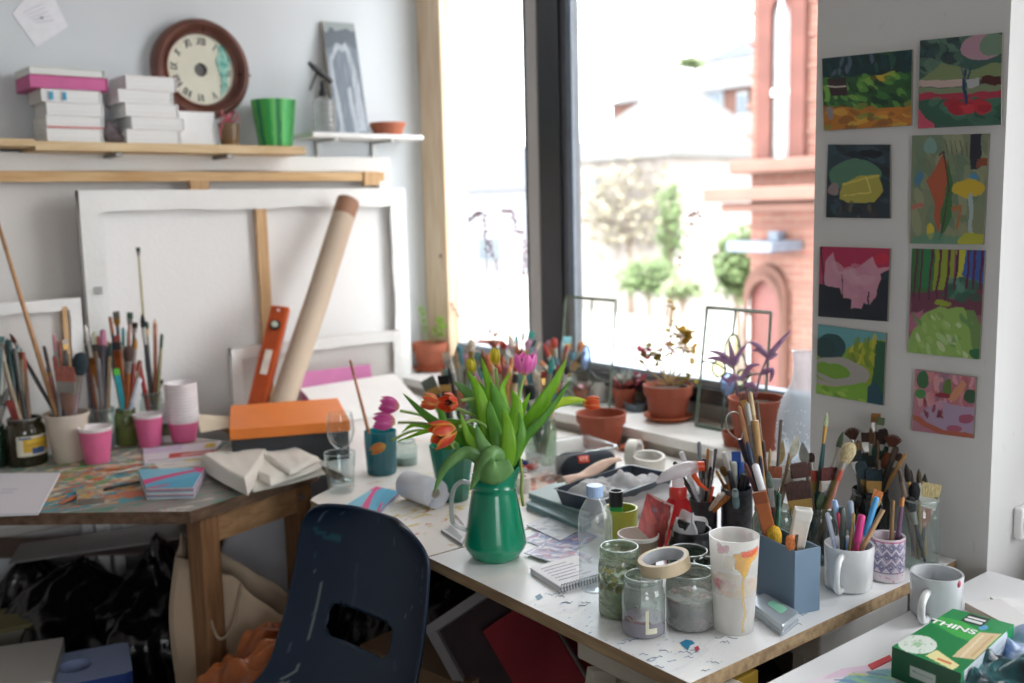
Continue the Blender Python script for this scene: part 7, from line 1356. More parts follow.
tulip('upper of the two magenta tulips hanging over the teal tumbler', [(456, 450, 0), (448, 428, 0), (425, 416, 0), (400, 410, 0)], (390, 405, 0), -RTv+Vector((0, 0, .25)), 11.5*DV/F, '#d04c9c', '#e88cc4', 0, [([(458, 450, 0), (446, 432, 0), (440, 410, .0), (428, 396, .0)], 12*px2, lg2)], D=DV)
tulip('lower of the two magenta tulips hanging over the teal tumbler', [(455, 452, -.01), (445, 430, -.01), (425, 423, -.01), (398, 422, -.01)], (385, 421, -.01), -RTv+Vector((0, 0, .05)), 12.5*DV/F, '#d855a4', '#ec94ca', 0, [([(450, 452, 0), (436, 430, 0), (415, 424, 0), (402, 432, 0)], 9*px2, lg)], mat('#7a8a50', .5), D=DV)
tulip('drooping narrow orange and green tulip bud in front of the teal tumbler', [(456, 452, -.02), (440, 434, -.03), (415, 430, -.03), (392, 440, -.03)], (380, 447, -.03), -RTv+Vector((0, 0, -.45)), 9*DV/F, '#d07a3c', '#b8b04a', -.1, D=DV)
M(Geo().tube([V3((520, 458, -.02)), V3((522, 475, -.03)), V3((521, 490, -.02)), V3((523, 505, .0))], [.0028]*4, 8), 'cut_stalk', mat('#8aa04a', .5), smooth=True, label='cut green stem hanging down the spout side of the emerald jug', cat='stalk')
XL = [('emerald', [
 ([(500, 467, .04), (512, 440, .05), (528, 418, .05), (540, 398, .05)], 14, lg2, {}), ([(496, 467, .03), (480, 440, .03), (462, 425, .02), (446, 418, .02)], 13, lgb, {}), ([(503, 468, -.05), (508, 450, -.06), (508, 428, -.06), (503, 408, -.05)], 17, lg, {}),
 ([(497, 468, -.06), (490, 455, -.07), (481, 440, -.07), (476, 424, -.06)], 15, lgb, {}), ([(502, 466, .03), (512, 430, .04), (522, 410, .04), (530, 392, .04)], 13, lg, {'tw': .8}), ([(498, 466, .04), (490, 425, .05), (486, 400, .05), (480, 382, .05)], 17, lg2, {}),
 ([(506, 468, -.03), (516, 448, -.04), (522, 430, -.04), (519, 412, -.03)], 14, lg2, {'tw': .6}), ([(494, 468, -.03), (478, 448, -.04), (468, 436, -.04), (460, 412, -.04)], 12, lg, {})])]
for t_ in [o_ for o_ in COL.objects if o_.name.startswith('tulip') and o_.type == 'EMPTY' and 'upright pink' in o_.get('label', '')]:
    for pts, w, m, k_ in XL[0][1]: blade(t_, pts, w*px2, m, **k_)
# ------------------------------------------------------------------ plants and glass on the sill
ZS = .8005
def addpot(name, label, box, m, plant, **k): return pot(name, label, box, m, z=ZS, soilm=soil, cat='potted plant', **k)
def lf(g, p, d, w, l, m=0, curl=.2):     # a small pointed leaf
    d = Vector(d).normalized(); s = d.cross(Vector((.3, .2, 1))); s = s.normalized() if s.length > .05 else RT; n = s.cross(d); p = Vector(p)
    a = [p, p+d*l*.35+s*w*.5+n*l*curl*.1, p+d*l*.7+s*w*.38-n*l*curl*.1, p+d*l-n*l*curl*.4, p+d*l*.7-s*w*.38-n*l*curl*.1, p+d*l*.35-s*w*.5+n*l*curl*.1, p+d*l*.5-n*l*curl*.12]
    g.add(a, [(0, 1, 6), (1, 2, 6), (2, 3, 6), (3, 4, 6), (4, 5, 6), (5, 0, 6)], m)
rp_ = random.Random(17)
# herb pot by the wooden post
t, x, y, r, h = addpot('potted_herb', 'terracotta pot with spindly green herb at the wooden window post', (413, 448, 342, 372), mat('#b5694e', .8, .1, 14, .08), None, saucer=terra2, sbox=1.0)
D1 = proj((x, y, 1.0))[2]; o = t.location
for k, (pts) in enumerate((((430, 342), (436, 330), (440, 318)), ((426, 342), (424, 325), (421, 308)), ((433, 342), (441, 334), (443, 326)))):
    c = crv([pd(u, v, D1) for u, v in pts], 6); g = Geo().tube([p-o for p in c], .0015, 6); M(g, 'stem', mat('#8a9a5a', .6), t)
    g = Geo()
    for p in c[4:]:
        for q_ in range(3): lf(g, p-o, (rp_.uniform(-1, 1), rp_.uniform(-1, 1), rp_.uniform(-.2, .8)), .012, .020)
    M(g, 'leaves', lg, t)
# trailing plant with red buds in the narrow pane
t, x, y, r, h = addpot('trailing_plant', 'terracotta pot of brown succulents with red-budded trailing stems before the narrow pane', (474, 506, 341, 368), terra, None)
o = t.location; D1 = proj((x, y, 1.0))[2]; red = mat('#7c2c30', .6, .3, 30, col2='#5a4030')
for pts in (((488, 338), (486, 308), (473, 286), (465, 265), (456, 239), (454, 213)), ((494, 338), (512, 318), (512, 297), (523, 275), (524, 237), (516, 230), (512, 211), (503, 211)), ((480, 338), (454, 308), (445, 269), (441, 252)), ((490, 335), (486, 250), (484, 216), (474, 214), (468, 222)), ((497, 336), (503, 300), (498, 270), (488, 240))):
    c = crv([pd(u, v, D1-.03) for u, v in pts], 9); M(Geo().tube([p-o for p in c], .0018, 5), 'stem', mat('#6a3c36', .6), t); g = Geo()
    for i, p in enumerate(c[6:]):
        if rp_.random() < .8:
            for q_ in range(rp_.choice([1, 2, 3])): lf(g, p-o, (rp_.uniform(-1, 1), rp_.uniform(-1, 1), rp_.uniform(-.6, .6)), .012, .018)
    M(g, 'leaves', red, t)
g = Geo()
for k in range(46):
    a = rp_.uniform(0, 6.28); q_ = rp_.uniform(0, r*1.2); lf(g, (q_*math.cos(a), q_*math.sin(a), h+rp_.uniform(0, .05)), (math.cos(a), math.sin(a), rp_.uniform(.2, 1)), .014, .030, rp_.choice([0, 0, 1, 2]))
M(g, 'rosette', [mat('#8a5a48', .5, .2), mat('#6f8a5a', .5, .2), mat('#8ab09a', .5, .2)], t)
# stained-glass panels leaning on the window
def stained(name, label, c4, lines, shapes, label2=None, th=.006, foot=None):
    TL, TR, BR_, BL = c4; o = BL.copy(); t = T(name, label, 'stained glass panel', o)
    nrm_ = (TR-TL).cross(BL-TL).normalized()
    f = lambda u, v: TL*(1-u)*(1-v)+TR*u*(1-v)+BR_*u*v+BL*(1-u)*v-o
    lead = mat('#59645e', .5, .2, 40, metal=.3); fr_ = mat('#6a7a6c', .6, .2, 30, .2)
    for a, b, nm_, w in (((0, 0), (1, 0), 'frame_bar', .0045), ((1, 0), (1, 1), 'frame_bar', .0045), ((1, 1), (0, 1), 'frame_bar', .006), ((0, 1), (0, 0), 'frame_bar', .005)):
        M(Geo().tube([f(*a), f(*b)], w, 4), nm_, fr_, t)
    for L_ in lines: p_ = crv([f(*q_) for q_ in L_], 6) if len(L_) > 2 else [f(*q_) for q_ in L_]; M(Geo().tube(p_, .0028, 6), 'lead_line', lead, t, smooth=True)
    M(Geo().add([f(0, 0), f(1, 0), f(1, 1), f(0, 1)], [(0, 1, 2, 3)]), 'clear_pane', glass('leaded_clear', '#f4f8f4', .06, .35, .08), t)
    for (cu, cv, ru, rv, col) in shapes:
        n = 24; pts = [f(cu+ru*math.cos(a)*(1-.25*abs(math.sin(a))**3), cv+rv*math.sin(a)) for a in [i*2*PI/n for i in range(n)]]; off = nrm_*.0015; pts = [p+off*(-1 if nrm_.dot(FW) > 0 else 1) for p in pts]
        M(Geo().add(pts, [tuple(range(n))]), 'coloured_pane', glass('stain_'+col, col, .05, .3, .1, haze=col, hazefac=.35), t); M(Geo().tube(pts+[pts[0]], .0026, 6, caps=False), 'lead_line', lead, t, smooth=True)
    return t
XB_, XT_ = 1.97, 2.055
def panel_corners(TL, TR, BL, BR_, xb, xt):
    a = [px(*TL, xt), px(*TR, xt), px(*BR_, xb), px(*BL, xb)]; zt_ = (a[0].z+a[1].z)/2; a[0].z = a[1].z = zt_; a[2].z = a[3].z = ZS+.004; return a
stained('stained_glass', 'leaded glass panel with single blue drop leaning beside the black post', panel_corners((566, 297), (616, 299), (558, 372), (609, 372), 1.97, 2.05), [[(.54, 0), (.52, .42)], [(.55, .72), (.62, .68), (.72, .73), (1, .75)], [(.72, .73), (.60, .85), (.55, 1)], [(0, .72), (.3, .70), (.45, .68)]], [(.50, .56, .09, .12, '#9fb8e6')])
stained('stained_glass', 'larger leaded glass panel with yellow petals and blue drop behind the purple plant', panel_corners((707, 307), (771, 312), (696, 421), (763, 428), 2.01, 2.06), [[(.46, 0), (.45, .22)], [(0, .46), (.22, .46), (.38, .50)], [(.72, .52), (.84, .50), (1, .49)], [(.55, .28), (.68, .42), (.74, .52), (.62, .62), (.52, .56)], [(.40, .66), (.40, 1)]], [(.47, .34, .12, .14, '#e9e6c0'), (.28, .50, .11, .07, '#e8e2b4'), (.44, .62, .11, .10, '#9fb4e4'), (.64, .56, .08, .08, '#e9e6c4')])
# small succulents
t, x, y, r, h = addpot('small_succulent', 'little white pot of red-tipped succulent left of the striped aloe', (588, 610, 380, 401), mat('#e2e0dc', .4, .04), None); g = Geo()
for k in range(40): a = rp_.uniform(0, 6.28); lf(g, (r*.5*math.cos(a), r*.5*math.sin(a), h*.9), (math.cos(a), math.sin(a), rp_.uniform(.3, 1.6)), .012, .026, k % 3)
M(g, 'rosette', [mat('#9a5a50', .5, .2), mat('#7a4a44', .5, .2), mat('#8a8a64', .5, .2)], t)
t, x, y, r, h = addpot('aloe_plant', 'small terracotta pot of pink-edged striped aloe beside the geranium', (611, 637, 387, 409), terra, None); g = Geo(); g2 = Geo()
for k in range(26):
    a = k*2.4; el = .5+k/26*1.6; l = .055 if k < 12 else .065; d_ = Vector((math.cos(a), math.sin(a), el)).normalized(); gg = g if k > 11 else g2
    b_ = Vector((0, 0, h*.9)); gg.tube([b_+d_*.003, b_+d_*l*.5+Vector((0, 0, .002)), b_+d_*l*1.0], [.006, .0045, .0008], 6, flat=[.5]*3)
M(g, 'leaves', mat('#6a7a78', .5, .25, 60, col2='#a8a89c'), t, smooth=True, label='striped grey green leaves'); M(g2, 'leaves', mat('#b85a58', .5, .2, 30), t, smooth=True, label='pink outer leaves')
x2, y2, r2, h2 = fit(624, 648, 405, 414, z=ZS, rb=.95); M(Geo().lathe([(.0001, 0), (r2*.8, 0), (r2, h2*1.2), (r2*.94, h2*1.2), (r2*.76, .003), (.0001, .003)], 30), 'plant_saucer', mat('#5a6a74', .4), loc=(x2+.02, y2+.02, ZS), smooth=True, auto=50, label='empty dark grey saucer between the aloe and geranium', cat='saucer')
t, x, y, r, h = addpot('small_succulent', 'low brown and pink succulent at the end of the sill jars', (573, 590, 388, 404), terra, None); g = Geo()
for k in range(34): a = rp_.uniform(0, 6.28); lf(g, (r*.5*math.cos(a), r*.5*math.sin(a), h*.9), (math.cos(a), math.sin(a), rp_.uniform(.2, 1.3)), .010, .024, k % 2)
M(g, 'rosette', [mat('#8a5048', .5, .2), mat('#c09098', .5, .2)], t)
# geranium
t, x, y, r, h = addpot('geranium_plant', 'potted geranium with pink flower and yellowing leaves on terracotta saucer', (643, 693, 384, 423), terra, None, saucer=terra2, sbox=.96, rb=.75)
o = t.location; D1 = proj((x, y, 1.0))[2]; stm = mat('#a89060', .7, .2, 30); yl = leafmat('#9a7c2c', '#b89a44'); gl_ = leafmat('#76742c', '#9a843c'); pkm = leafmat('#b02c48', '#cc4c68')
def foliage(pts, n, sp, m, D=D1, w=.018, l=.022, k0=0, stemw=.0032, sm=None):
    c = crv([pd(*p[:2], D+(p[2] if len(p) > 2 else 0)) for p in pts], 7); M(Geo().tube([p-o for p in c], [stemw*(1-.5*i/len(c)) for i in range(len(c))], 7), 'stem', sm or stm, t, smooth=True); g = Geo()
    for _ in range(int(n*1.5)): p = c[-1] if rp_.random() < .6 else c[rp_.randrange(len(c)//2, len(c))]; p = p-o+Vector((rp_.gauss(0, sp), rp_.gauss(0, sp), rp_.gauss(0, sp*.7))); lf(g, p, (rp_.uniform(-1, 1), rp_.uniform(-1, 1), rp_.uniform(-.5, .7)), w*1.5, l*1.35)
    M(g, 'leaves', m, t)
foliage([(668, 384), (672, 360), (671, 345), (670, 330), (672, 312), (671, 305)], 10, .006, yl, w=.010, l=.014)
foliage([(670, 382), (678, 362), (686, 345), (684, 334)], 26, .014, yl); foliage([(666, 382), (660, 368), (655, 358), (652, 352)], 22, .013, gl_, w=.014, l=.016)
foliage([(664, 382), (650, 371), (643, 362), (641, 352)], 26, .012, pkm, w=.014, l=.014); foliage([(671, 382), (683, 370), (690, 362), (688, 352)], 16, .012, yl, w=.012, l=.016); foliage([(668, 383), (664, 372), (668, 352), (669, 345)], 10, .008, pkm, w=.010, l=.012)
foliage([(668, 380), (660, 350), (672, 290), (689, 232), (694, 214)], 14, .008, red, w=.006, l=.010, stemw=.0012); foliage([(672, 384), (690, 378), (684, 380)], 10, .012, gl_, w=.012, l=.014); foliage([(666, 384), (652, 382), (640, 378)], 10, .008, pkm, w=.010, l=.012)
# purple tradescantia
t, x, y, r, h = addpot('purple_plant', 'terracotta pot of long purple leaves before the larger glass panel', (728, 785, 397, 452), terra, None, rb=.72); o = t.location; D1 = proj((x, y, 1.0))[2]-.01
pm = leafmat('#8f668c', '#bc9aba', .35); wfp = lambda s: max(.05, math.sin(PI*min(1, .25+.75*s))**.7)
for st, ls in ((((738, 396), (735, 380), (733, 364)), [((733, 364), (722, 354), (708, 350)), ((733, 364), (718, 358), (706, 358)), ((734, 364), (731, 350), (729, 339)), ((734, 364), (740, 352), (747, 343)), ((735, 374), (728, 380), (722, 376))]),
               (((755, 398), (760, 376), (768, 356)), [((768, 356), (757, 345), (747, 341)), ((768, 356), (780, 342), (791, 329)), ((767, 358), (773, 355), (778, 353)), ((768, 356), (760, 350), (752, 350)), ((762, 372), (772, 370), (770, 382))]),
               (((748, 398), (746, 388), (742, 378)), [((742, 378), (734, 378), (728, 386)), ((742, 378), (750, 366), (760, 364)), ((744, 386), (752, 384), (757, 391))])):
    c = crv([pd(*p, D1) for p in st], 5); M(Geo().tube([p-o for p in c], .0028, 8), 'stem', mat('#8a6a80', .6), t, smooth=True)
    for L_ in ls: blade(t, [(*p, 0) for p in L_], 5.6*D1/F, pm, .5, .2, D=D1, wf=lambda s: max(.04, math.sin(PI*min(1, .3+.7*s))**.8), o=o)
x2, y2, r2, h2 = fit(724, 749, 431, 445, z=ZS, rb=.8); M(Geo().lathe([(.0001, 0), (r2*.8, 0), (r2, h2), (r2, h2*1.15), (r2*.92, h2*1.15), (r2*.76, .004), (.0001, .004)], 32), 'plant_saucer', terra, loc=(x2-.02, y2-.01, ZS), smooth=True, auto=50, label='small deep terracotta dish at the foot of the purple plant', cat='dish')
x, y, r, h = fit(776, 826, 350, 468, z=ZS, rb=.8); x = min(x, 2.06-r); y = max(y, PY1+r+.006)
t = T('glass_flask', 'tall frosted glass flask with narrow neck against the pillar', 'flask', (x, y, ZS)); fg = glass('flask_glass', '#eef4f8', .12, .6, .08, haze='#dfe8f0', hazefac=.38)
M(Geo().lathe(pol([(0, 0), (.80, 0), (.92, .04), (1, .16), (1, .32), (.93, .46), (.72, .60), (.45, .70), (.37, .77), (.36, .90), (.37, .96), (.44, .985), (.44, 1.0), (.36, 1.0)], r, h), 44), 'flask_body', fg, t, smooth=True)
g = Geo()
for k in range(150): a = rp_.uniform(0, 6.28); z_ = rp_.uniform(.15, .55); rr_ = r*(1.0 if z_ < .34 else 1.0-(z_-.34)*.9); g.ball((rr_*math.cos(a), rr_*math.sin(a), z_*h), (.0012, .0012, rp_.uniform(.0015, .006)), 5)
dr_ = M(g, 'water_drops', mat('#e8eef2', .1), t, smooth=True); dr_['kind'] = 'stuff'
# ------------------------------------------------------------------ eight small oil paintings on the pillar
def wallpainting(label, cs, P, seed=0):
    w = [px(u, v, PX-.006) for u, v in cs]; o = sum(w, Vector())/4; g = Geo(); f = lambda a, b: w[0]*(1-a)*(1-b)+w[1]*a*(1-b)+w[2]*a*b+w[3]*(1-a)*b-o
    P.board(g, f); k0 = len(g.v); cc = [f(0, 0), f(1, 0), f(1, 1), f(0, 1)]; off = Vector((.0055, 0, 0)); g.add(cc+[p+off for p in cc], [(4, 7, 6, 5), (0, 4, 5, 1), (1, 5, 6, 2), (2, 6, 7, 3), (3, 7, 4, 0)]); setcol(g, k0, '#8a8478')
    return M(g, 'oil_painting', colmat(.45, .35, 'oil_paint', 70), loc=o, label=label, cat='painting', group='small oil paintings on the pillar')
Q = lambda bg, s, wp=.018: Paint(bg, 100, 100, s, wp)
P = Q('#2f5a34', 101); P.rect(0, 0, 1, .28, '#16363c'); P.dabs(40, (0, .0, 1, .3), ['#1c4448', '#24383a', '#2f5a4a', '#5a6a80', '#18302c'], (.015, .03), PI/2, 4, .8); P.poly([(.45, .35), (.82, .22), (.85, .32), (.6, .38)], '#c4a83a'); P.dabs(70, (0, .3, 1, .72), ['#3f7a3a', '#234a2c', '#5f9a44', '#2c5c3c', '#1c3a2c', '#7aa84a'], (.02, .05), .8, 2, .8); P.rect(.08, .30, .30, .55, '#3a2a30'); P.line([(.08, .42), (.28, .42)], .012, '#c8c0b0'); P.rect(0, .4, .07, .62, '#7ab04a')
P.rect(-.1, .72, 1.1, 1.1, '#b8762c'); P.dabs(40, (0, .68, 1, 1), ['#c8863a', '#d0a040', '#8a5a2c', '#4a6a34', '#a86a2c', '#7a8a3c'], (.02, .05), 0, 2, .8); P.ell(.08, .78, .04, .09, '#8a8a92')
wallpainting('dark green garden painting with orange foreground, topmost by the window', [(822, 58), (912, 49), (911, 125), (824, 130)], P)
P = Q('#3a5a50', 102); P.rect(0, 0, 1, .3, '#3a5c58'); P.dabs(30, (0, 0, .6, .3), ['#1c2c34', '#2c4a4c', '#4a6a5c', '#5a7a6a'], (.03, .08), .3, 2, .8); P.ell(.78, .12, .26, .15, '#b08a98'); P.ell(.92, .1, .16, .12, '#6f8a74'); P.poly([(0, .45), (.3, .25), (.65, .38), (1, .3), (1, .48), (0, .52)], '#7a8a60'); P.rect(0, .45, .6, .54, '#c0a8a4'); P.rect(.78, .46, 1.0, .56, '#4a1c20'); P.rect(.0, .55, 1, .62, '#7a8a6a'); P.rect(0, .62, 1, .70, '#a8344a'); P.rect(0, .70, 1, 1.0, '#2f5a48'); P.dabs(20, (.2, .7, 1, 1), ['#3f6a58', '#24443c', '#4a7a68'], (.03, .06), 0, 2, .7)
P.dabs(26, (.40, .72, .80, .84), ['#b82c3c', '#a02434', '#c83a44'], (.03, .06), 0, 1.6, .9); P.poly([(0, .78), (.2, .98), (.2, 1.1), (-.1, 1.1)], '#c8506a'); P.line([(.60, .38), (.585, .55), (.60, .74)], .017, '#1f3a5c'); P.line([(.62, .5), (.66, .34)], .010, '#2c4a5c'); P.line([(.6, .46), (.55, .34)], .008, '#4a5a6c'); P.rect(.62, .46, .76, .55, '#b0b0b4')
wallpainting('painting of a thin blue tree over red ground, topmost at the outer edge', [(920, 40), (1002, 32), (1001, 124), (918, 128)], P)
P = Q('#22343c', 103); P.dabs(50, (0, 0, 1, 1), ['#1c2830', '#2c3f48', '#34505a', '#1a2228', '#3a4a58'], (.04, .09), .5, 2, .7); P.ell(.45, .42, .40, .20, '#4f7a62'); P.poly([(.30, .55), (.50, .44), (.78, .44), (.88, .62), (.76, .78), (.34, .82), (.22, .76)], '#a8a04a'); P.line([(.3, .54), (.8, .45)], .015, '#c8b85a'); P.line([(.62, .46), (.7, .64), (.3, .72)], .008, '#d0c46a'); P.ell(.14, .62, .10, .10, '#8a7a7c'); P.ell(.7, .14, .2, .06, '#151c24'); P.dabs(14, (.1, .84, .8, 1), ['#2c2a2c', '#5a5a4c', '#3a3438'], (.02, .04), PI/2, 2, .8)
wallpainting('square dark painting of a yellow green vessel shape', [(828, 144), (890, 144), (890, 218), (826, 217)], P)
P = Q('#7a8468', 104); P.dabs(60, (0, 0, 1, 1), ['#6a7a62', '#8a9070', '#5f7a68', '#94987a', '#70826a'], (.04, .08), 1.2, 2, .7); P.ell(.25, .12, .08, .07, '#7a9a94'); P.poly([(.42, .18), (.48, .3), (.50, .5), (.42, .75), (.38, .95), (.30, .6), (.22, .45), (.34, .3)], '#a8563a'); P.poly([(.48, .25), (.56, .5), (.54, .75), (.42, .98), (.40, .7), (.46, .5)], '#3a6a3c'); P.line([(.36, .2), (.42, .18), (.50, .5), (.42, .95)], .010, '#4a3a34')
P.ell(.76, .50, .22, .08, '#c4a832'); P.line([(.80, .58), (.82, .98)], .030, '#a0b0b0'); P.rect(.78, 0, .9, .33, '#2a2c38'); P.rect(.86, .25, 1.0, .32, '#8a4a34'); P.ell(.12, .4, .07, .05, '#4a7a94'); P.ell(.82, .40, .06, .03, '#4a8ab0'); P.rect(.0, .62, .16, .66, '#b06a5c'); P.line([(.55, .68), (.66, .66), (.62, .82)], .02, '#a06a44'); P.ell(.28, .88, .05, .08, '#c8b43c'); P.rect(0, .9, .7, 1.0, '#4a8a74', .6); P.ell(.85, .95, .18, .06, '#a8a83c')
for k in range(5): P.line([(.45+.07*k, .07), (.47+.07*k, .2)], .006, '#5a5a48')
wallpainting('abstract olive painting with rust leaf and yellow disc', [(912, 135), (989, 133), (983, 244), (910, 243)], P)
P = Q('#b0446a', 105, .012); P.rect(-.1, -.1, 1.1, .38, '#a82c50'); P.poly([(.1, .2), (.2, .08), (.3, .34), (.45, .32), (.55, .30), (.75, .12), (.85, .28), (1.0, .26), (1, 1), (.0, 1)], '#c08a9c'); P.ell(.88, .14, .1, .08, '#c02c44'); P.dabs(14, (.2, .3, .8, .8), ['#c89aaa', '#b87f94', '#cca4b0'], (.05, .08), .4, 2, .6); P.poly([(.88, .36), (1.1, .24), (1.1, 1.1), (.9, 1.1)], '#26303e'); P.poly([(-.1, .52), (.3, .56), (.34, .7), (.46, .72), (.48, .84), (.62, .84), (.66, .76), (.74, .80), (.84, .68), (.88, .45), (1.1, .4), (1.1, 1.1), (-.1, 1.1)], '#1c2430'); P.line([(.04, 0), (.07, .6)], .010, '#1c2430'); P.line([(.33, .38), (.34, .7)], .007, '#2a2a36'); P.line([(.72, .62), (.73, .8)], .012, '#24303c')
wallpainting('painting of a crimson and pink sky over black rooftops', [(820, 246), (890, 248), (887, 321), (818, 316)], P)
P = Q('#8a5a6c', 106, .012); P.rect(-.1, -.1, .5, .45, '#3a6a3c'); P.rect(.12, -.1, .32, .35, '#2c7a4a'); P.rect(.34, -.1, .60, .4, '#8a9a34'); P.rect(.62, -.1, .8, .3, '#b8b83c'); P.poly([(.8, -.1), (1.1, -.1), (1.1, .4), (.7, .25)], '#3a5aa0'); P.poly([(0, .42), (.5, .38), (1, .32), (1, .6), (.6, .58), (0, .6)], '#6a3a4c'); P.ell(.72, .36, .2, .09, '#3f6a5c'); P.dabs(16, (.55, .28, .95, .46), ['#4a7a64', '#2f5a4c', '#5a8a7a'], (.03, .05), 0, 2, .8)
for u0 in (.05, .14, .28, .40, .52, .62, .78, .86, .95): P.line([(u0+.03, -.05), (u0, .46-.1*(u0 > .6))], .017, '#5a2a44')
P.poly([(.20, .62), (.45, .54), (.75, .54), (.85, .62), (.95, 1.1), (-.1, 1.1), (-.1, .95)], '#8aac5a'); P.poly([(-.1, .66), (.22, .56), (.12, .74), (-.1, .84)], '#a86a80'); P.poly([(.78, .56), (.9, .56), (1.1, .85), (1.1, 1.1), (.95, 1.05)], '#6a8a50'); P.dabs(40, (.05, .62, .95, 1), ['#9abc6a', '#7a9a4c', '#a8c88a', '#5f8a54', '#c4d0a8'], (.015, .035), .6, 2, .7); P.ell(.94, .95, .08, .05, '#2f6a44'); P.ell(.48, .5, .12, .03, '#8a9a34')
wallpainting('tall painting of purple tree trunks above a pale green clearing', [(912, 248), (985, 250), (979, 359), (908, 352)], P)
P = Q('#7aa03c', 107, .012); P.rect(-.1, -.1, 1.1, .3, '#5f9aa0'); P.ell(.22, .30, .22, .20, '#24484c'); P.ell(.12, .34, .18, .16, '#1f4044'); P.poly([(.46, .28), (.62, .16), (.95, .08), (1.1, .1), (1.1, .8), (.75, .7), (.74, .5), (.48, .44)], '#8a9c2c'); P.dabs(24, (.5, .12, .9, .5), ['#a8ac34', '#6f8a2c', '#c0b83c', '#5a7a2c'], (.02, .04), PI/2, 3, .8); P.poly([(.88, .1), (1.1, .1), (1.1, 1.0), (.82, .95)], '#24563c'); P.ell(.38, .62, .42, .19, '#a09c98'); P.ell(.25, .62, .28, .10, '#6f9a34'); P.poly([(-.1, .80), (.4, .82), (.75, .70), (.8, 1.1), (-.1, 1.1)], '#7aa83c'); P.poly([(-.1, .74), (.2, .80), (.45, .80), (.1, .86), (-.1, .84)], '#a89c98'); P.poly([(.72, 1.1), (.8, .75), (.9, .68), (1.0, .9), (1.0, 1.1)], '#1f4a5a'); P.dabs(16, (.0, .85, .7, 1), ['#8ab84a', '#5f8a34', '#a8c44c'], (.02, .04), .3, 2, .7)
wallpainting('painting of a curving pale road through bright green hedges', [(818, 324), (886, 333), (883, 405), (816, 393)], P)
P = Q('#b0788a', 108, .016); P.dabs(50, (0, 0, 1, .5), ['#c8848a', '#a8606c', '#d09aa0', '#8a6a7c', '#b87070'], (.03, .06), PI/2, 2.5, .8); P.ell(.16, .14, .10, .14, '#3a6a44'); P.ell(.12, .38, .09, .08, '#4a8a4c'); P.ell(.58, .22, .06, .16, '#5a7a3c'); P.ell(.93, .3, .10, .12, '#3a5a40'); P.poly([(.58, .40), (.80, .05), (.86, .1), (.72, .42)], '#c88a6a'); P.poly([(.1, .72), (.4, .45), (1, .5), (1.1, 1.1), (.5, 1.0)], '#a892ac'); P.dabs(14, (.15, .45, .5, .75), ['#7a2c3c', '#8a3a48', '#c890a0'], (.02, .035), PI/2, 2, .85); P.ell(.88, .70, .12, .08, '#a0546c'); P.ell(.68, .88, .13, .06, '#a85a74'); P.line([(0, .78), (.5, .95), (1, 1.0)], .04, '#b0604c'); P.ell(.5, .35, .12, .05, '#8a2c3c')
wallpainting('small pink painting with green plants, lowest on the pillar', [(915, 369), (976, 377), (973, 438), (912, 430)], P)
for k, (u, v) in enumerate(((828, 5), (830, 14), (886, 3), (904, 4), (912, 6), (826, 52), (945, 22), (917, 98), (916, 130), (897, 196), (898, 143), (906, 452), (978, 452))):
    pass
# ------------------------------------------------------------------ under the tables
def binbag(label, c, r, seed, knot=True):
    bm = bmesh.new(); bmesh.ops.create_icosphere(bm, subdivisions=5, radius=1); off = Vector((seed*7.3, seed*2.1, seed))
    for v in bm.verts:
        d = v.co.normalized(); n1 = mnoise.noise(d*1.7+off)*.22; st = Vector((d.x*3.2, d.y*3.2, d.z*1.1)); n2 = (1-abs(mnoise.noise(st*1.5+off))*2)*.10; n3 = (1-abs(mnoise.noise(st*4+off))*2)*.035
        k = 1+n1+n2+n3; p = Vector((d.x*r[0]*k, d.y*r[1]*k, d.z*r[2]*k)); 
        top = max(0, d.z-.55)/.45
        if knot: p.x *= 1-.75*top**1.5; p.y *= 1-.75*top**1.5; p.z += r[2]*.25*top**2
        p.z = max(p.z, -r[2]*.92); v.co = p
    me = bpy.data.meshes.new('bin_bag'); bm.to_mesh(me); bm.free(); me.polygons.foreach_set('use_smooth', [True]*len(me.polygons)); me.materials.append(mat('#0b0c0f', .24, .1, 10, .5, bscale=22, coat=.25))
    o = bpy.data.objects.new('bin_bag', me); COL.objects.link(o); o.location = (c[0], c[1], r[2]*.92+.001); return tag(o, label, 'bin bag', 'black bin bags under the tables')
p = pd(85, 600, 2.75); binbag('glossy black bin bag under the left part of the school table', p, (.25, .22, .215), 1)
p = pd(160, 600, 2.75); binbag('black bin bag gathered at its neck just behind the school table leg', p, (.21, .20, .225), 2)
p = pd(40, 590, 2.85); binbag('dull black bin bag at the back under the school table', p, (.2, .16, .205), 3)
p = pd(470, 600, 2.5); binbag('black bag shape added for the dark under the desk beside the chair', p, (.19, .22, .24), 4)  # this bag and the next three are added to darken the under-desk space
p = pd(560, 585, 2.45); binbag('black bag shape added to darken under the desk behind the stored canvases', p, (.14, .18, .22), 5)
p = pd(400, 560, 2.7); binbag('large black bag shape added as darkness behind the chair in the corner', p, (.22, .24, .26), 6)
p = pd(640, 600, 2.1); binbag('black bag shape added as darkness near the cream trestle under the desk', (1.62, 1.35), (.13, .16, .24), 7)
def slabm(name, label, cat, c, d, rot, m, bevel=.002): return M(Geo().box((0, 0, 0), d), name, m, loc=c, rot=rot, label=label, cat=cat, bevel=bevel)
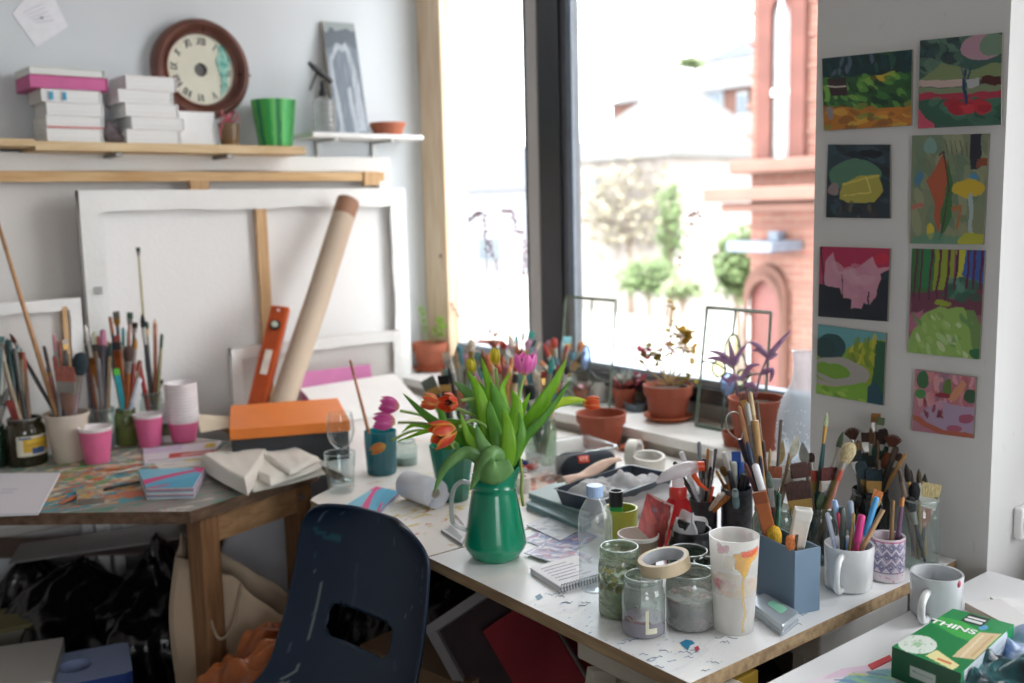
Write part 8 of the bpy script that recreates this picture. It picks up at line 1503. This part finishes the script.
# boards and rolled sheets between table and wall
slabm('board', 'long pale grey board lying on the bin bags below the school table', 'board', pd(120, 538, 2.8), (.55, .14, .006), (R(3), R(-3), R(-24)), mat('#8f8d8c', .7, .1, 6))
slabm('board', 'dull brown board under the pale one below the school table', 'board', pd(60, 546, 2.85), (.50, .14, .006), (R(4), R(2), R(-32)), mat('#6a5a54', .7, .1, 6))
for (u, c, w_, lb) in ((86, '#c8c8cc', .03, 'white canvas edge standing below the table back, nearest the wall side'), (100, '#dcdcda', .035, 'white canvas edge standing below the table back beside the pine one'), (116, '#cfcfd0', .03, 'narrow white canvas edge between two pine edges'), (160, '#b0824e', .04, 'pine stretcher edge standing below the table back')):
    p = py(u, 520, 3.02); slabm('stretcher_offcut', lb, 'canvas', (p.x, 3.02, .42), (w_, .02, .64), (0, 0, 0), mat(c, .7, .05))
# white curling sheet behind the table leg
t0 = pd(268, 540, 2.72); g = Geo(); g.grid(lambda a, b: (-.16+.34*a, .05*math.sin(b*2.4)+.05*(a-.5)**2, -.26+.46*b+.03*math.sin(a*3)), 24, 24); M(g, 'paper_sheet', mat('#e6e8f0', .6, .03), loc=t0+Vector((.03, -.02, .03)), rot=(R(-30), R(10), R(-42)), smooth=True, solid=.001, label='big white curling sheet of paper behind the school table end', cat='paper')
g = Geo(); g.grid(lambda a, b: (-.14+.28*a, .07*math.sin(a*3.0), -.25+.42*b), 24, 14); M(g, 'paper_sheet', mat('#a89a88', .7, .05), loc=pd(232, 535, 2.9), rot=(R(6), R(-12), R(-30)), smooth=True, solid=.001, label='brown curved card standing behind the white curling sheet', cat='paper')
# beige paper bag with twisted handle, orange bag
pb = T('paper_bag', 'beige paper carrier bag slumped behind the school table leg', 'paper bag', (pd(250, 640, 2.35).x, pd(250, 640, 2.35).y, 0), R(-38)); bgm = mat('#b8a48c', .75, .08, 6, .3, bscale=14)
prof4 = []; g = Geo()
def bagpt(a, b):
    an = 2*PI*a; cx, cy = math.cos(an), math.sin(an); sq = (abs(cx)**14+abs(cy)**14)**(-1/14); w_, d_ = .17*(1-.06*b), .09*(1-.45*b)
    n1 = mnoise.noise(Vector((cx*2, cy*2, b*3)))*.022*(b > .05); return (cx*sq*(w_+n1), cy*sq*(d_+n1)+.05*b*b, .52*b*(1-.24*cx*b)+.02*mnoise.noise(Vector((cx*3, cy*3, 4)))*b)
g.grid(bagpt, 61, 26); M(g, 'bag_body', bgm, pb, smooth=True, solid=.0015, auto=28)
g = Geo(); c = crv([(-.09, -.01, .58), (-.08, -.055, .52), (-.05, -.08, .44), (-.02, -.065, .46), (-.01, -.01, .54)], 6); M(Geo().tube(c, .004, 8), 'handle', mat('#a08c74', .8), pb, smooth=True)
ob_ = pd(262, 650, 2.15); crumple('orange_bag', 'crumpled orange carrier bag beside the chair', 'carrier bag', (ob_.x, ob_.y, max(.02, ob_.z-.12)), .26, .22, .20, .4, mat('#b8642a', .4, .25, 8, .3, 0, '#7a3c18', .2), 21, n=60, solid=.001, fr=.5)
slabm('cardboard_box', 'open brown cardboard box on the floor behind the chair', 'box', (1.28, 1.86, .19), (.34, .34, .38), (0, 0, R(12)), mat('#94785c', .8, .06, 5))
# blue box with round hole, papers, crate
cb = pd(66, 668, 2.30); bb = T('storage_box', 'pale blue box with round hole in its lid at the lower picture edge', 'box', (cb.x, cb.y, 0), R(-14)); bmz = cb.z
nR = 28; o_ = []; g = Geo(); w_, d_ = .14, .09
sq_ = [(w_*max(-1, min(1, math.cos(2*PI*i/nR)*1.42)), d_*max(-1, min(1, math.sin(2*PI*i/nR)*1.42)), bmz) for i in range(nR)]; ci = [(.036*math.cos(2*PI*i/nR)+.02, .036*math.sin(2*PI*i/nR)+.005, bmz) for i in range(nR)]; cl_ = [(x_, y_, bmz-.09) for x_, y_, _ in ci]
g.add(sq_+ci+cl_, [(i, (i+1) % nR, nR+(i+1) % nR, nR+i) for i in range(nR)]+[(nR+i, nR+(i+1) % nR, 2*nR+(i+1) % nR, 2*nR+i) for i in range(nR)]); M(g, 'lid', mat('#93a3cc', .5, .04), bb)
g = Geo(); g.add([(x_, y_, bmz) for x_, y_, _ in sq_]+[(x_, y_, 0) for x_, y_, _ in sq_], [(i, nR+i, nR+(i+1) % nR, (i+1) % nR) for i in range(nR)]); M(g, 'box_wall', mat('#2c4a94', .5, .04), bb)
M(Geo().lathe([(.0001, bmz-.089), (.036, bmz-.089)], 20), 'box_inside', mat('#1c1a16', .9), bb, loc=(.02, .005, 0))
pc = pd(-14, 668, 2.25); slabm('paper_stack', 'pile of white sheets at the lower left corner of the picture', 'paper', (pc.x, pc.y, pc.z/2), (.30, .24, pc.z), (0, 0, R(-20)), mat('#b9b6b0', .7, .05, 3, .2, stretch=(1, 1, 40)))
pc = pd(4, 622, 2.6); slabm('crate', 'small grey crate with yellow rim at the left picture edge', 'crate', (pc.x, pc.y, pc.z/2), (.14, .14, pc.z), (0, 0, R(-10)), mat('#8a8a80', .6, .1)); M(Geo().box((0, 0, pc.z/2+.006), (.15, .15, .01)), 'rim_strip', mat('#7c7650', .6, .1), bpy.data.objects['crate'])
# framed canvases under the desk
def frame_thing(label, c, w, h, rot, barm, sheetm_, bar=.03):
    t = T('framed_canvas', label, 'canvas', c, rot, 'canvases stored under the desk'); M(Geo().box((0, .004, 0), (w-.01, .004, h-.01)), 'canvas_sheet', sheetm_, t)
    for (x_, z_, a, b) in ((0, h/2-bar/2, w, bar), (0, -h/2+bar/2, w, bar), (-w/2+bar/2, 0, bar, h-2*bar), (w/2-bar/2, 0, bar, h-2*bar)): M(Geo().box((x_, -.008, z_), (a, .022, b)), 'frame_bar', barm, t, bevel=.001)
    return t
grb = mat('#a8a4a4', .7, .06); redb = mat('#a02434', .6, .08)
def under_at(u, v, dep, dz=0): p = pd(u, v, dep); return (p.x, p.y, p.z+dz)
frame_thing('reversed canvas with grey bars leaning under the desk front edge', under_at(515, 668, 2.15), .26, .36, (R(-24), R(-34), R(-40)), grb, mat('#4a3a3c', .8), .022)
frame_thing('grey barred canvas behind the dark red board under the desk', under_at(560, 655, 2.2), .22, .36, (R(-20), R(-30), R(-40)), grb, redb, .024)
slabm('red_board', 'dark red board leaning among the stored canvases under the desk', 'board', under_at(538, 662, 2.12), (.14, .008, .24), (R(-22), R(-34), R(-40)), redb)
crumple('crumpled_cloth', 'crumpled grey beige cloth on the floor under the desk by the chair', 'cloth', (*under_at(452, 660, 2.1)[:2], .05), .38, .34, .30, .3, mat('#6f6a62', .9, .15, 6, .3, bscale=60), 31, n=70, fr=.45)
crumple('crumpled_cloth', 'grey blue crumpled garment behind the chair back edge', 'cloth', (*under_at(436, 625, 2.35)[:2], .12), .26, .3, .26, .8, mat('#4a5256', .9, .15, 6, .3, bscale=60), 33, n=60, fr=.45)
crumple('crumpled_paper', 'crumpled pale paper on the floor under the desk near the cream trestle', 'paper', (*under_at(500, 690, 1.95)[:2], .06), .3, .26, .14, .2, mat('#8f8a84', .85, .1, 6), 35, n=50, fr=.5)
